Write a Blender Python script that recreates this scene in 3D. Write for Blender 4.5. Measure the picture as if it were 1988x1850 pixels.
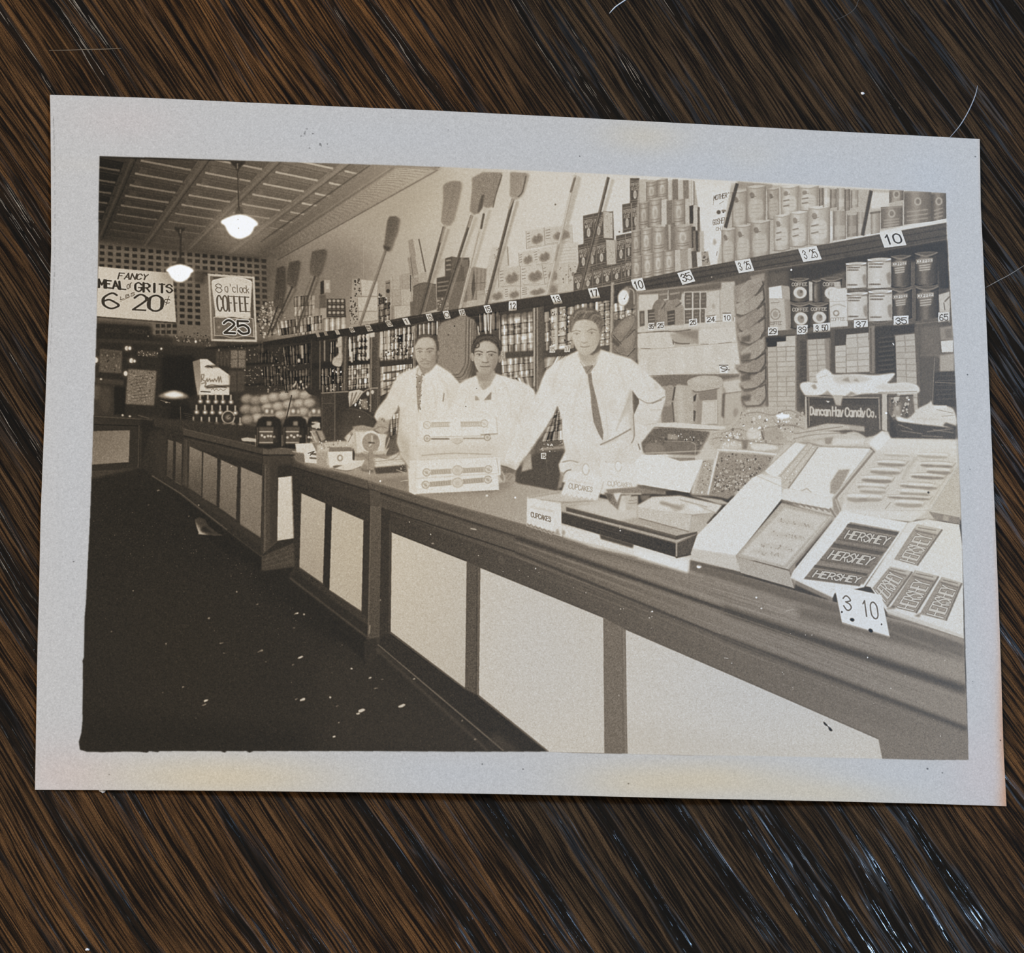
import bpy, bmesh, math
import numpy as np
from mathutils import Matrix, Vector

for o in list(bpy.data.objects):
    bpy.data.objects.remove(o, do_unlink=True)
scene = bpy.context.scene
col = scene.collection

# ----------------------------------------------------------------------------
# camera: a phone held over the table, a little to the lower left of the print
# [CAMCONST]
FPX = 7000.0                                              # focal length in pixels of the 1988 x 1850 frame
_r = np.array([-0.21423223, 0.18400486, -0.01126475]); _t = np.array([0.00223165, 0.00331649, -0.4661573])
_th = np.linalg.norm(_r); _k = _r / _th
_K = np.array([[0, -_k[2], _k[1]], [_k[2], 0, -_k[0]], [-_k[1], _k[0], 0]])
CAM_R = np.eye(3) + math.sin(_th) * _K + (1 - math.cos(_th)) * _K @ _K     # world -> camera
CAM_C = -CAM_R.T @ _t
CURL = 0.0019
def curl(x):
    """height of the old print's middle over the table: it bows up along its length"""
    return CURL * np.clip(1.0 - (np.asarray(x) / 0.0632) ** 2, 0, 1)
# [/CAMCONST]
cam = bpy.data.cameras.new('camera')
cam.sensor_fit = 'HORIZONTAL'; cam.sensor_width = 36.0; cam.lens = FPX * 36.0 / 1988.0
cam.clip_start = 0.15; cam.clip_end = 10.0
cam_ob = bpy.data.objects.new('camera', cam); col.objects.link(cam_ob)
M4 = np.eye(4); M4[:3, :3] = CAM_R.T; M4[:3, 3] = CAM_C
cam_ob.matrix_world = Matrix([list(r) for r in M4])
scene.camera = cam_ob

# view, room light
scene.view_settings.view_transform = 'Standard'; scene.view_settings.look = 'None'
scene.view_settings.gamma = 1.0; scene.view_settings.exposure = 0.0; scene.view_settings.use_curve_mapping = False
world = bpy.data.worlds.new('room'); scene.world = world; world.use_nodes = True
bg = world.node_tree.nodes['Background']
bg.inputs['Color'].default_value = (1.0, 0.93, 0.84, 1); bg.inputs['Strength'].default_value = 0.08

def area(name, loc, target, sx, sy, power, color):
    l = bpy.data.lights.new(name, 'AREA'); l.shape = 'RECTANGLE'; l.size = sx; l.size_y = sy
    l.energy = power; l.color = color
    o = bpy.data.objects.new(name, l); col.objects.link(o)
    o.location = loc
    o.rotation_euler = (Vector(target) - Vector(loc)).to_track_quat('-Z', 'Y').to_euler()
    return o
# a tall window on the right of the table, and an added warm fill from the left, no visible source
area('window_light', (1.40, 0.46, 1.62), (0, 0, 0), 0.30, 0.40, 34.0, (0.46, 0.69, 1.0))
area('warm_fill', (-1.7, 0.10, 1.15), (0, 0, 0), 1.5, 1.5, 53.0, (1.0, 0.86, 0.70))
# ----------------------------------------------------------------------------
# materials
def mat(name):
    m = bpy.data.materials.new(name); m.use_nodes = True
    nt = m.node_tree; b = nt.nodes['Principled BSDF']
    return m, nt, b

def N(nt, typ, **kw):
    n = nt.nodes.new(typ)
    for k, v in kw.items():
        if k in n.inputs: n.inputs[k].default_value = v
        else: setattr(n, k, v)
    return n

def math_(nt, op, a, b=None, c=None, clamp=False):
    n = nt.nodes.new('ShaderNodeMath'); n.operation = op; n.use_clamp = clamp
    for i, s in enumerate((a, b, c)):
        if s is None: continue
        if isinstance(s, (int, float)): n.inputs[i].default_value = s
        else: nt.links.new(s, n.inputs[i])
    return n.outputs[0]

def ramp(nt, fac, stops, interp='LINEAR'):
    n = nt.nodes.new('ShaderNodeValToRGB'); n.color_ramp.interpolation = interp
    el = n.color_ramp.elements
    while len(el) < len(stops): el.new(.5)
    for e, (p, c) in zip(el, stops):
        e.position = p; e.color = (c, c, c, 1) if isinstance(c, (int, float)) else (*c, 1)
    nt.links.new(fac, n.inputs[0]); return n.outputs[0]

def mixc(nt, fac, a, b, mode='MIX'):
    n = nt.nodes.new('ShaderNodeMix'); n.data_type = 'RGBA'; n.blend_type = mode
    for sock, s in ((n.inputs[0], fac), (n.inputs[6], a), (n.inputs[7], b)):
        if isinstance(s, (int, float)): sock.default_value = s
        elif isinstance(s, tuple): sock.default_value = (*s, 1)
        else: nt.links.new(s, sock)
    return n.outputs[2]

def wood_material():
    """dark open-pored wood: broad dark growth bands, fine streaks and short pores, all along the grain"""
    m, nt, b = mat('dark_wood')
    co = N(nt, 'ShaderNodeTexCoord').outputs['Object']
    mp = N(nt, 'ShaderNodeMapping'); mp.inputs['Rotation'].default_value = (0, 0, math.radians(56)); mp.inputs['Scale'].default_value = (1000, 1000, 1000)
    nt.links.new(co, mp.inputs[0])
    sep = N(nt, 'ShaderNodeSeparateXYZ'); nt.links.new(mp.outputs[0], sep.inputs[0])
    u, v = sep.outputs[0], sep.outputs[1]                       # millimetres along and across the grain
    def noise(su, sv, off, detail=2.0, rough=.5, vv=None):
        c = N(nt, 'ShaderNodeCombineXYZ')
        nt.links.new(math_(nt, 'MULTIPLY', u, su), c.inputs[0]); nt.links.new(math_(nt, 'MULTIPLY', vv if vv is not None else v, sv), c.inputs[1]); c.inputs[2].default_value = off
        n = N(nt, 'ShaderNodeTexNoise'); n.inputs['Scale'].default_value = 1.0; n.inputs['Detail'].default_value = detail; n.inputs['Roughness'].default_value = rough
        nt.links.new(c.outputs[0], n.inputs['Vector']); return n.outputs['Fac']
    warp = math_(nt, 'MULTIPLY', math_(nt, 'SUBTRACT', noise(.014, .035, 3.1, 2), .5), 5.0)
    warp2 = math_(nt, 'MULTIPLY', math_(nt, 'SUBTRACT', noise(.06, .3, 8.7, 2), .5), .8)
    vw = math_(nt, 'ADD', math_(nt, 'ADD', v, warp), warp2)
    broad = noise(.018, .36, 1.7, 3.5, .6, vw)
    streak = noise(.038, 1.7, 5.3, 4.0, .68, vw)
    fine = noise(.080, 3.4, 9.9, 3.0, .7, vw)
    patch = noise(.008, .016, 14.5, 2.0)
    grit = N(nt, 'ShaderNodeTexNoise'); grit.inputs['Scale'].default_value = 13.0; grit.inputs['Detail'].default_value = 0.0; nt.links.new(mp.outputs[0], grit.inputs['Vector'])
    band = ramp(nt, broad, [(.405, 1), (.455, 0)])                # 1 inside the dark growth bands
    sfac = ramp(nt, streak, [(.36, 0), (.62, 1)])
    ffac = ramp(nt, fine, [(.44, 0), (.54, 1)])
    pf = ramp(nt, patch, [(.38, 0), (.62, 1)])
    lo = mixc(nt, pf, (.010, .0080, .0055), (.021, .0110, .0050))
    hi = mixc(nt, pf, (.080, .048, .024), (.172, .076, .024))
    c = mixc(nt, sfac, lo, hi)
    c = mixc(nt, math_(nt, 'MULTIPLY', math_(nt, 'SUBTRACT', 1.0, ffac), .93), c, (.006, .0048, .004))
    c = mixc(nt, math_(nt, 'MULTIPLY', band, .86), c, (.0045, .0044, .0042))
    g = ramp(nt, grit.outputs['Fac'], [(.25, .3), (.75, 1.7)])
    c = mixc(nt, 1.0, c, g, 'MULTIPLY')
    nt.links.new(c, b.inputs['Base Color'])
    pore = noise(.07, 2.8, 21.0, 2.0, .55, vw)
    ph = math_(nt, 'MULTIPLY', ramp(nt, pore, [(.57, 0), (.67, 1)]), math_(nt, 'ADD', math_(nt, 'MULTIPLY', band, .85), .10))
    h = math_(nt, 'ADD', math_(nt, 'MULTIPLY', ph, 1.0), math_(nt, 'MULTIPLY', ffac, .05))
    bp = N(nt, 'ShaderNodeBump'); bp.inputs['Strength'].default_value = 1.0; bp.inputs['Distance'].default_value = BUMP
    nt.links.new(h, bp.inputs['Height']); nt.links.new(bp.outputs[0], b.inputs['Normal'])
    r = math_(nt, 'SUBTRACT', .56, math_(nt, 'MULTIPLY', band, .47))
    nt.links.new(r, b.inputs['Roughness'])
    nt.links.new(math_(nt, 'ADD', .05, math_(nt, 'MULTIPLY', band, .7)), b.inputs['Specular IOR Level'])
    return m
BUMP = 0.00006
WOOD = wood_material()

# ----------------------------------------------------------------------------
# the table the print lies on
TABLE_Z = -0.0003
bm = bmesh.new()
bmesh.ops.create_cube(bm, size=1.0, matrix=Matrix.Translation((0.06, 0.02, TABLE_Z - 0.014)) @ Matrix.Diagonal((1.3, 0.85, 0.028, 1)))
bmesh.ops.bevel(bm, geom=bm.edges[:], offset=0.004, segments=3, affect='EDGES', profile=.5)
me = bpy.data.meshes.new('wooden_tabletop'); bm.to_mesh(me); bm.free()
table = bpy.data.objects.new('wooden_tabletop', me); col.objects.link(table); me.materials.append(WOOD)
table['label'] = 'dark brown tabletop of open-pored wood with diagonal grain under the old photograph'
table['category'] = 'table'
# ============================================================================
# THE PRINT'S PICTURE.  It is flat ink on paper, so it is drawn as a flat print:
# shapes measured on the photograph are carried onto the sheet (a real plane in
# the scene, in metres) and rasterised into one tone map in the sheet's own frame.
# ============================================================================
SX0, SX1, SY0, SY1 = -0.0650, 0.0652, -0.0474, 0.0474      # extent of the sheet's tone map, metres
DPM = 28800.0                                             # tone map pixels per metre
CW, CH = int((SX1 - SX0) * DPM), int((SY1 - SY0) * DPM)
RNG = np.random.default_rng(7)
CAN = np.full((CH, CW), 120.0, np.float32)                # tone (0..255), row 0 = top of the sheet
KPX = 2.0                                                 # tone map pixels per unit of the measured drawing
PIECES = []                                               # (name, label, outline on the sheet, parent name, depth)
CLIP = None

def to_sheet(p):
    """points measured on the photograph -> metres on the (gently curled) sheet"""
    p = np.asarray(p, float).reshape(-1, 2)
    d = np.stack([(p[:, 0] - 994.0) / FPX, -(p[:, 1] - 925.0) / FPX, -np.ones(len(p))], 1) @ CAM_R
    z = np.zeros(len(p))
    for _ in range(6):
        t = (z - CAM_C[2]) / d[:, 2]
        x = CAM_C[0] + t * d[:, 0]; y = CAM_C[1] + t * d[:, 1]
        z = curl(x)
    return np.stack([x, y], 1)

def F(p):
    s = to_sheet(p)
    return np.stack([(s[:, 0] - SX0) * DPM, (SY1 - s[:, 1]) * DPM], 1)

def pt(s):
    if isinstance(s, str):
        return np.array([[float(c) for c in q.split(',')] for q in s.split()])
    return np.asarray(s, float).reshape(-1, 2)

def sp(s, n=6, closed=True):
    p = pt(s); m = len(p); out = []
    rng = range(m) if closed else range(m - 1)
    for i in rng:
        if closed:
            a, b, c, d = p[i - 1], p[i], p[(i + 1) % m], p[(i + 2) % m]
        else:
            a, b, c, d = p[max(i - 1, 0)], p[i], p[i + 1], p[min(i + 2, m - 1)]
        for k in range(n):
            t = k / n
            out.append(.5 * (2 * b + (c - a) * t + (2 * a - 5 * b + 4 * c - d) * t * t + (3 * b - a - 3 * c + d) * t ** 3))
    if not closed:
        out.append(p[-1])
    return np.array(out)

def ell(cx, cy, rx, ry, rot=0, n=28):
    t = np.linspace(0, 2 * np.pi, n, endpoint=False); r = math.radians(rot)
    x, y = rx * np.cos(t), ry * np.sin(t)
    return np.stack([cx + x * math.cos(r) - y * math.sin(r), cy + x * math.sin(r) + y * math.cos(r)], 1)

def box1(m, r, ax):
    r = int(r)
    if r < 1: return m
    pad = [(0, 0), (0, 0)]; pad[ax] = (r + 1, r)
    c = np.cumsum(np.pad(m, pad, mode='edge'), axis=ax, dtype=np.float32 if m.size < 2e5 else np.float64)
    n = m.shape[ax]; k = 2 * r + 1
    return ((c[k:k + n] - c[:n]) if ax == 0 else (c[:, k:k + n] - c[:, :n])).astype(np.float32) / k

def gblur(m, s):
    r = max(1, int(round(s * 0.95)))
    for _ in range(3):
        m = box1(box1(m, r, 0), r, 1)
    return m

def polymask(q, x0, y0, w, h):
    m = np.zeros((h, w), bool); xs = np.arange(w) + x0 + .5
    n = len(q)
    for i in range(n):
        ax, ay = q[i]; bx, by = q[(i + 1) % n]
        if ay == by: continue
        if ay > by: ax, ay, bx, by = bx, by, ax, ay
        r0 = max(0, int(math.ceil(ay - y0 - .5))); r1 = min(h, int(math.ceil(by - y0 - .5)))
        if r1 <= r0: continue
        yy = np.arange(r0, r1) + y0 + .5
        xc = ax + (yy - ay) * (bx - ax) / (by - ay)
        m[r0:r1] ^= xs[None, :] > xc[:, None]
    return m

def bbox(q, mg):
    x0 = max(0, int(q[:, 0].min() - mg)); y0 = max(0, int(q[:, 1].min() - mg))
    x1 = min(CW, int(q[:, 0].max() + mg) + 2); y1 = min(CH, int(q[:, 1].max() + mg) + 2)
    return x0, y0, x1 - x0, y1 - y0

def blend(x0, y0, w, h, m, v, a):
    if CLIP is not None: m = m * CLIP[y0:y0 + h, x0:x0 + w]
    c = CAN[y0:y0 + h, x0:x0 + w]
    c += (v - c) * (m * a)

def tone(v, x0, y0, w, h, nz):
    if isinstance(v, tuple):
        g = F([v[0:2], v[3:5]]); dx, dy = g[1] - g[0]; L2 = dx * dx + dy * dy
        X = (np.arange(w) + x0)[None, :] - g[0, 0]; Y = (np.arange(h) + y0)[:, None] - g[0, 1]
        v = v[2] + (v[5] - v[2]) * np.clip((X * dx + Y * dy) / L2, 0, 1)
    if nz:
        n = RNG.standard_normal((h // 3 + 1, w // 3 + 1)).repeat(3, 0).repeat(3, 1)[:h, :w]
        v = v + nz * n
    return v

def R(name, label, pts, par=None):
    """the thing drawn here becomes a flat piece of the print, cut along this outline"""
    PIECES.append((name, label, to_sheet(pt(pts)), par))

def P(pts, v, a=1.0, bl=0, nz=0, n=None, l=None, par=None):
    p = pt(pts); q = F(p)
    x0, y0, w, h = bbox(q, bl * KPX * 3 + 1)
    if w < 1 or h < 1: return
    m = polymask(q, x0, y0, w, h).astype(np.float32)
    if bl: m = gblur(m, bl * KPX)
    blend(x0, y0, w, h, m, tone(v, x0, y0, w, h, nz), a)
    if n: R(n, l, p, par)

def S(pts, v, a=1.0, bl=0, nz=0, n=None, l=None, par=None):
    P(sp(pts), v, a, bl, nz, n, l, par)

def L(pts, wd, v, a=1.0, bl=0, smooth=False):
    p = sp(pts, 5, False) if smooth else pt(pts)
    q = F(p); r = wd * KPX / 2
    if len(q) == 2 and np.abs(q[1] - q[0]).max() > 120:
        t = (q[1] - q[0]) / np.linalg.norm(q[1] - q[0]); nrm = np.array([-t[1], t[0]]) * max(r, .55)
        poly = np.array([q[0] + nrm, q[1] + nrm, q[1] - nrm, q[0] - nrm])
        x0, y0, w, h = bbox(poly, bl * KPX * 3 + 1)
        if w < 1 or h < 1: return
        m = polymask(poly, x0, y0, w, h).astype(np.float32)
        if bl: m = gblur(m, bl * KPX)
        blend(x0, y0, w, h, m, tone(v, x0, y0, w, h, 0), a); return
    x0, y0, w, h = bbox(q, r + 2 + bl * KPX * 3)
    if w < 1 or h < 1: return
    m = np.zeros((h, w), np.float32)
    for i in range(max(1, len(q) - 1)):
        A = q[i]; B = q[min(i + 1, len(q) - 1)]
        bx0 = max(0, int(min(A[0], B[0]) - r - 2) - x0); bx1 = min(w, int(max(A[0], B[0]) + r + 3) - x0)
        by0 = max(0, int(min(A[1], B[1]) - r - 2) - y0); by1 = min(h, int(max(A[1], B[1]) + r + 3) - y0)
        if bx1 <= bx0 or by1 <= by0: continue
        X = (np.arange(bx0, bx1) + x0 + .5)[None, :] - A[0]; Y = (np.arange(by0, by1) + y0 + .5)[:, None] - A[1]
        d = B - A; t = np.clip((X * d[0] + Y * d[1]) / max(d @ d, 1e-6), 0, 1)
        D = np.hypot(X - t * d[0], Y - t * d[1])
        s = m[by0:by1, bx0:bx1]; np.maximum(s, np.clip(r + .5 - D, 0, 1), out=s)
    if bl: m = gblur(m, bl * KPX)
    blend(x0, y0, w, h, m, tone(v, x0, y0, w, h, 0), a)

def hom(src, dst):
    A = []
    for (X, Y), (x, y) in zip(src, dst):
        A += [[X, Y, 1, 0, 0, 0, -x * X, -x * Y, -x], [0, 0, 0, X, Y, 1, -y * X, -y * Y, -y]]
    return np.linalg.svd(np.array(A, float))[2][-1].reshape(3, 3)

def happ(H, p):
    p = np.asarray(p, float).reshape(-1, 2); o = np.c_[p, np.ones(len(p))] @ H.T
    return o[:, :2] / o[:, 2:]

UNIT = [(0, 0), (1, 0), (1, 1), (0, 1)]
def qmap(quad):
    H = hom(UNIT, pt(quad))
    return lambda uv: happ(H, uv)

def Q(quad, fn, a=1.0, bl=0, n=None, l=None, par=None):
    """fill a quad (TL TR BR BL) with tones fn(U, V)"""
    p = pt(quad); q = F(p); H = hom(q, UNIT)
    x0, y0, w, h = bbox(q, 1 + bl * KPX * 3)
    if w < 1 or h < 1: return
    X, Y = np.meshgrid(np.arange(w) + x0 + .5, np.arange(h) + y0 + .5)
    D = H[2, 0] * X + H[2, 1] * Y + H[2, 2]
    U = (H[0, 0] * X + H[0, 1] * Y + H[0, 2]) / D; V = (H[1, 0] * X + H[1, 1] * Y + H[1, 2]) / D
    m = ((U >= 0) & (U < 1) & (V >= 0) & (V < 1)).astype(np.float32)
    if bl: m = gblur(m, bl * KPX)
    v = fn(np.clip(U, 0, .99999), np.clip(V, 0, .99999))
    blend(x0, y0, w, h, m, v, a)
    if n: R(n, l, p, par)

FONT = dict(A="00 39 60;13 53", B="00 09 39 58 56 35 05;35 55 63 61 40 00", C="~62 40 20 02 07 29 49 67",
    D="00 09 39 67 62 30 00", E="60 00 09 69;05 45", F="00 09 69;05 45", G="~67 49 29 07 02 20 40 62 64;64 34",
    H="00 09;60 69;05 65", I="30 39", J="~59 52 30 10 02", K="00 09;69 04;24 60", L="09 00 60", M="00 09 33 69 60",
    N="00 09 60 69", O="~20 02 07 29 49 67 62 40 20", P="00 09 49 67 66 44 04", Q="~20 02 07 29 49 67 62 40 20;42 60",
    R="00 09 49 67 66 44 04;34 60", S="~67 49 29 07 16 45 63 62 40 20 02", T="09 69;39 30", U="~09 02 20 40 62 69",
    V="09 30 69", W="09 10 36 50 69", X="00 69;09 60", Y="09 35 69;35 30", Z="09 69 00 60",
    o="~30 11 02 05 26 46 55 52 40 30", c="~55 46 26 05 02 11 30 51", l="29 20", k="09 00;55 03;23 50",
    a="~55 46 26 05 02 20 40 53;56 50", e="03 53 55 46 26 05 02 20 40 51", n="00 06;~04 26 46 54 50", y="06 20;56 20 00",
    t="39 32 50;16 56", h="00 09;~04 26 46 54 50", r="00 06;~04 26 46", s="~55 36 06 04 42 40 10 01", i="20 26;28 29",
    d="59 50;~55 36 06 02 20 42 53", u="06 02 20 42 56;56 50", b="09 00;~03 25 46 53 40 20 01", m="00 06;04 25 30;34 56 60")
FONT.update({'0': "~20 02 07 29 49 67 62 40 20", '1': "17 39 30", '2': "~07 29 49 67 55 00;00 60",
    '3': "~07 29 49 67 56 25;~25 54 62 40 20 02", '4': "40 49 03 63", '5': "69 09 05;~05 26 46 64 61 40 20 02",
    '6': "~58 39 06 02 20 40 62 44 25 04", '7': "09 69 20", '8': "~25 07 29 49 67 45 25 03 02 20 40 62 63 45",
    '9': "~10 30 63 67 49 29 07 15 34 64", '.': "20 21", "'": "39 37", '-': "15 55", '&': "60 17 39 47 02 20 63",
    ',': "21 10", '$': "~67 49 29 07 45 62 40 20 02;39 30", '|': "30 39"})
def T(txt, quad, wd, v, a=1.0, gap=.28, fat=None, bl=0):
    """lettering: strokes of each letter laid into the quad; fat = extra width of upright strokes"""
    f = qmap(quad); n = len(txt); cw = 1.0 / (n + (n - 1) * gap) if n > 1 else 1.0
    for i, ch in enumerate(txt):
        if ch == ' ' or ch not in FONT: continue
        u0 = i * cw * (1 + gap)
        for st in FONT[ch].split(';'):
            sm = st[0] == '~'; st = st.lstrip('~')
            g = np.array([[int(c[0]), int(c[1])] for c in st.split()], float)
            if sm: g = sp(g, 4, False)
            uv = np.stack([u0 + cw * g[:, 0] / 6, 1 - g[:, 1] / 9], 1)
            p = f(uv)
            if fat:
                for A, B in zip(p[:-1], p[1:]):
                    d = np.abs(B - A) + 1e-6; k = d[1] / (d[0] + d[1])
                    L([A, B], wd + (fat - wd) * k * k, v, a, bl)
            else:
                L(p, wd, v, a, bl)

def lerp2(quad, u, v):
    q = pt(quad)
    return (q[0] * (1 - u) + q[1] * u) * (1 - v) + (q[3] * (1 - u) + q[2] * u) * v

def cell(quad, u0, v0, u1, v1):
    return np.array([lerp2(quad, u0, v0), lerp2(quad, u1, v0), lerp2(quad, u1, v1), lerp2(quad, u0, v1)])

def cyl(base, hi=40, lo=45, at=.38):
    """tone across a round can: highlight, then falling off to both edges"""
    def fn(U, V):
        return base + hi * np.exp(-((U - at) / .16) ** 2) - lo * np.clip(np.abs(U - .47) * 2 - .35, 0, 1) ** 1.6
    return fn

def goods(quad, nc, nr, base, var, dark=40, hi=70, n=None, l=None, lab=.5, pr=1.0, tilt=0.0):
    """rows of small tins and bottles on a shelf seen from afar"""
    b = base + var * RNG.standard_normal((nr, nc)); ha = RNG.uniform(.25, .6, (nr, nc)); st = RNG.uniform(.3, .7, (nr, nc))
    lv = RNG.uniform(-1, 1, (nr, nc)); hs = RNG.uniform(.3, 1.2, (nr, nc)) * hi
    def fn(U, V):
        i = np.minimum((U * nc).astype(int), nc - 1); j = np.minimum((V * nr).astype(int), nr - 1)
        u = U * nc - i; v = V * nr - j
        t = b[j, i] + hs[j, i] * np.exp(-((u - ha[j, i]) / .13) ** 2) - dark * np.clip(np.abs(u - .5) * 2 - .5, 0, 1) * 2
        t = t + lab * 40 * lv[j, i] * (np.abs(v - st[j, i]) < .16) - dark * 1.1 * np.clip((np.abs(v - .5) - .38) * 8, 0, 1)
        return np.clip(t, 25, 215)
    Q(quad, fn)
    if n:
        for j in range(nr):
            for i in range(nc):
                if RNG.uniform() <= pr:
                    R(n, l, cell(quad, i / nc + .04 / nc, j / nr + .04 / nr, (i + .96) / nc, (j + .96) / nr))

def specks(quad, k, v0, v1, s0=.6, s1=1.6, el=1.6):
    f = qmap(quad)
    pts = f(RNG.uniform(0, 1, (k, 2)))
    for p in pts:
        r = RNG.uniform(s0, s1)
        P(ell(p[0], p[1], r, r * RNG.uniform(.6, el), RNG.uniform(-20, 20), 7), RNG.uniform(v0, v1))

def tag(cx, cy, w, h, txt, sk=0.0, up=-.12, v=205, ink=55, wd=1.3, l=None, fat=None):
    """a small white price ticket on a shelf edge"""
    c = np.array([cx, cy]); ux = np.array([w / 2, up * w / 2]); uy = np.array([sk * h / 2, h / 2])
    q = [c - ux - uy, c + ux - uy, c + ux + uy, c - ux + uy]
    P(q, v, n='printed_price_ticket', l=l or f'white price ticket with the number {txt}')
    if txt:
        m = [c - ux * .7 - uy * .58, c + ux * .7 - uy * .58, c + ux * .7 + uy * .58, c - ux * .7 + uy * .58]
        T(txt, m, wd, ink, fat=fat)
# ---- ground tones ----------------------------------------------------------
FRAME = "193,303 300,306 450,311 600,316 800,322 1000,330 1200,339 1400,350 1620,361 1836,375 1838,440 1843,520 1850,650 1857,800 1864,960 1871,1150 1876,1330 1880,1475 1800,1475 1713,1473 1600,1470 1450,1467 1330,1466 1215,1463 1130,1462 1060,1459 900,1459 700,1458 560,1458 492,1458 484,1461 478,1458 440,1458 436,1461 428,1458 310,1458 306,1460 290,1458 285,1461 268,1459 240,1459 200,1460 168,1459 155,1455 153,1440 158,1422 160,1400 161,1290 160,1283 163,1276 164,1200 167,1168 170,1100 175,1000 180,860 184,740 187,650 190,520"
P(FRAME, 60)
P("480,512 860,322 1850,370 1850,700 480,700", (520, 560, 118, 930, 420, 192), n='printed_wall', l='pale plaster wall of the shop in the print')
P("930,320 1850,370 1850,620 930,620", (930, 450, 190, 1300, 450, 203), bl=20)
S("800,322 900,322 870,360 800,420 700,470 640,440", 150, .6, 22)
S("860,325 1000,330 960,420 860,470 830,400", 172, .5, 22)
S("500,520 640,470 720,520 640,640 500,640", 112, .75, 22)
L("706,445 706,540", 1, 160, .5)

# pressed tin ceiling
CEIL = "193,303 800,322 852,326 520,500 330,492 189,470"
P(CEIL, (200, 420, 44, 640, 340, 118), n='printed_ceiling', l='pressed tin ceiling with square coffers in the print')
P("193,303 300,306 225,420 200,470 189,470", 40, .6, 14)
P("600,318 855,322 530,495 430,480", (560, 460, 92, 800, 330, 150), .8, 6)
CH_ = hom([(1, 0), (3, 0), (1, 3), (3, 3)], [(378, 339), (593, 379), (335, 400), (527, 430)])
_m = np.zeros((CH, CW), np.float32)
_q = F(pt(CEIL)); _m[:] = polymask(_q, 0, 0, CW, CH); CLIP = _m
for r in range(-4, 10):
    for c in range(-2, 4):
        c1 = c + .92 if c < 3 else c + .42
        q = happ(CH_, [(c + .06, r + .06), (c1, r + .06), (c1, r + .84), (c + .06, r + .84)]); m = q.mean(0)
        if m[0] < 150 or m[1] > 492 or m[1] < 290: continue
        lit = float(np.clip((m[0] - 190) / 420, 0, 1)) * .8 + .2 * float(np.clip((m[0] - 190) / 150, 0, 1))
        fade = float(np.clip((484 - m[1]) / 90, .2, 1))
        base = 34 + 74 * lit; hl = 78 + 92 * lit
        P(q, base - 12, .8 * fade, .7)
        i2 = happ(CH_, [(c + .18, r + .3), (c1 - .1, r + .3), (c1 - .1, r + .62), (c + .18, r + .62)])
        P(i2, base - 6, .8 * fade, .9)
        e = happ(CH_, [(c + .13, r + .72), (c1 - .02, r + .72), (c + .06, r + .92), (c1 + .03, r + .92), (c + .14, r + .2), (c1 - .06, r + .2), (c + .18, r + .62), (c1 - .1, r + .62)])
        L([e[0], e[1]], 3.6 * fade + .6, hl, .95 * fade, .6)
        L([e[2], e[3]], 2.2 * fade, base - 22, .75 * fade, .5)
        L([e[6], e[7]], 1.4, base - 20, .6 * fade, .4)
        L([e[4], e[5]], 1.6, hl - 34, .5 * fade, .5)
        L([e[2], e[3]], 1.2, hl - 22, .5 * fade, .4); L([q[1], q[2]], 2.0, hl - 26, .6 * fade, .6); L([q[0], q[3]], 1.6, base - 20, .6 * fade, .5); P(happ(CH_, [(c + .18, r + .22), (c + .3, r + .34), (c + .3, r + .6), (c + .18, r + .7)]), base + 12, .4 * fade, .7)
for c in range(0, 4):
    b = happ(CH_, [(c - .07, -4), (c - .07, 9), (c + .06, -4), (c + .06, 9), (c, -4), (c, 9)])
    g = (54, 72, 92, 106)[c]
    L([b[2], b[3]], 2.4, g - 22, .8, .6); L([b[0], b[1]], 1.6, g - 6, .6, .6); L([b[4], b[5]], 3.0, g + 26, .5, .8)
CLIP = None
P("193,303 450,310 448,313 193,307", 34, .7, .6)
# cornice with its ribbed cove
P("712,320 860,325 536,502 500,490", (540, 480, 84, 790, 330, 136), .9, 2)
L("718,321 505,470", 2.6, (505, 470, 56, 718, 321, 82), .8, .7); L("735,322 515,474", 1.4, (515, 474, 92, 735, 322, 140), .5, .5)
P("770,326 832,327 845,331 540,500 522,487 545,474", (545, 488, 100, 800, 335, 160), .95, .8, 4, n='printed_cornice', l='ribbed cove moulding between ceiling and wall in the print')
for k in range(70):
    t = k / 69; ax, ay = 772 - 228 * t, 328 + 147 * t; bx, by = 838 - 290 * t, 332 + 165 * t
    L([(ax + 4, ay + 2), ((ax + bx) / 2 + 2, (ay + by) / 2 - 3 + 2 * t), (bx - 4, by - 2)], 1.0, 178 - 62 * t if k % 2 else 128 - 36 * t, .5, 0)
L("765,325 528,484", 1.8, (528, 484, 70, 765, 325, 112), .7, .5); L("756,327 528,478", 1.6, (528, 478, 100, 756, 327, 158), .6, .5); L("850,330 538,505", 2.0, (538, 505, 62, 850, 330, 108), .8, .5)
P("470,470 560,470 560,530 500,560 480,520", 70, .5, 14)

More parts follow.
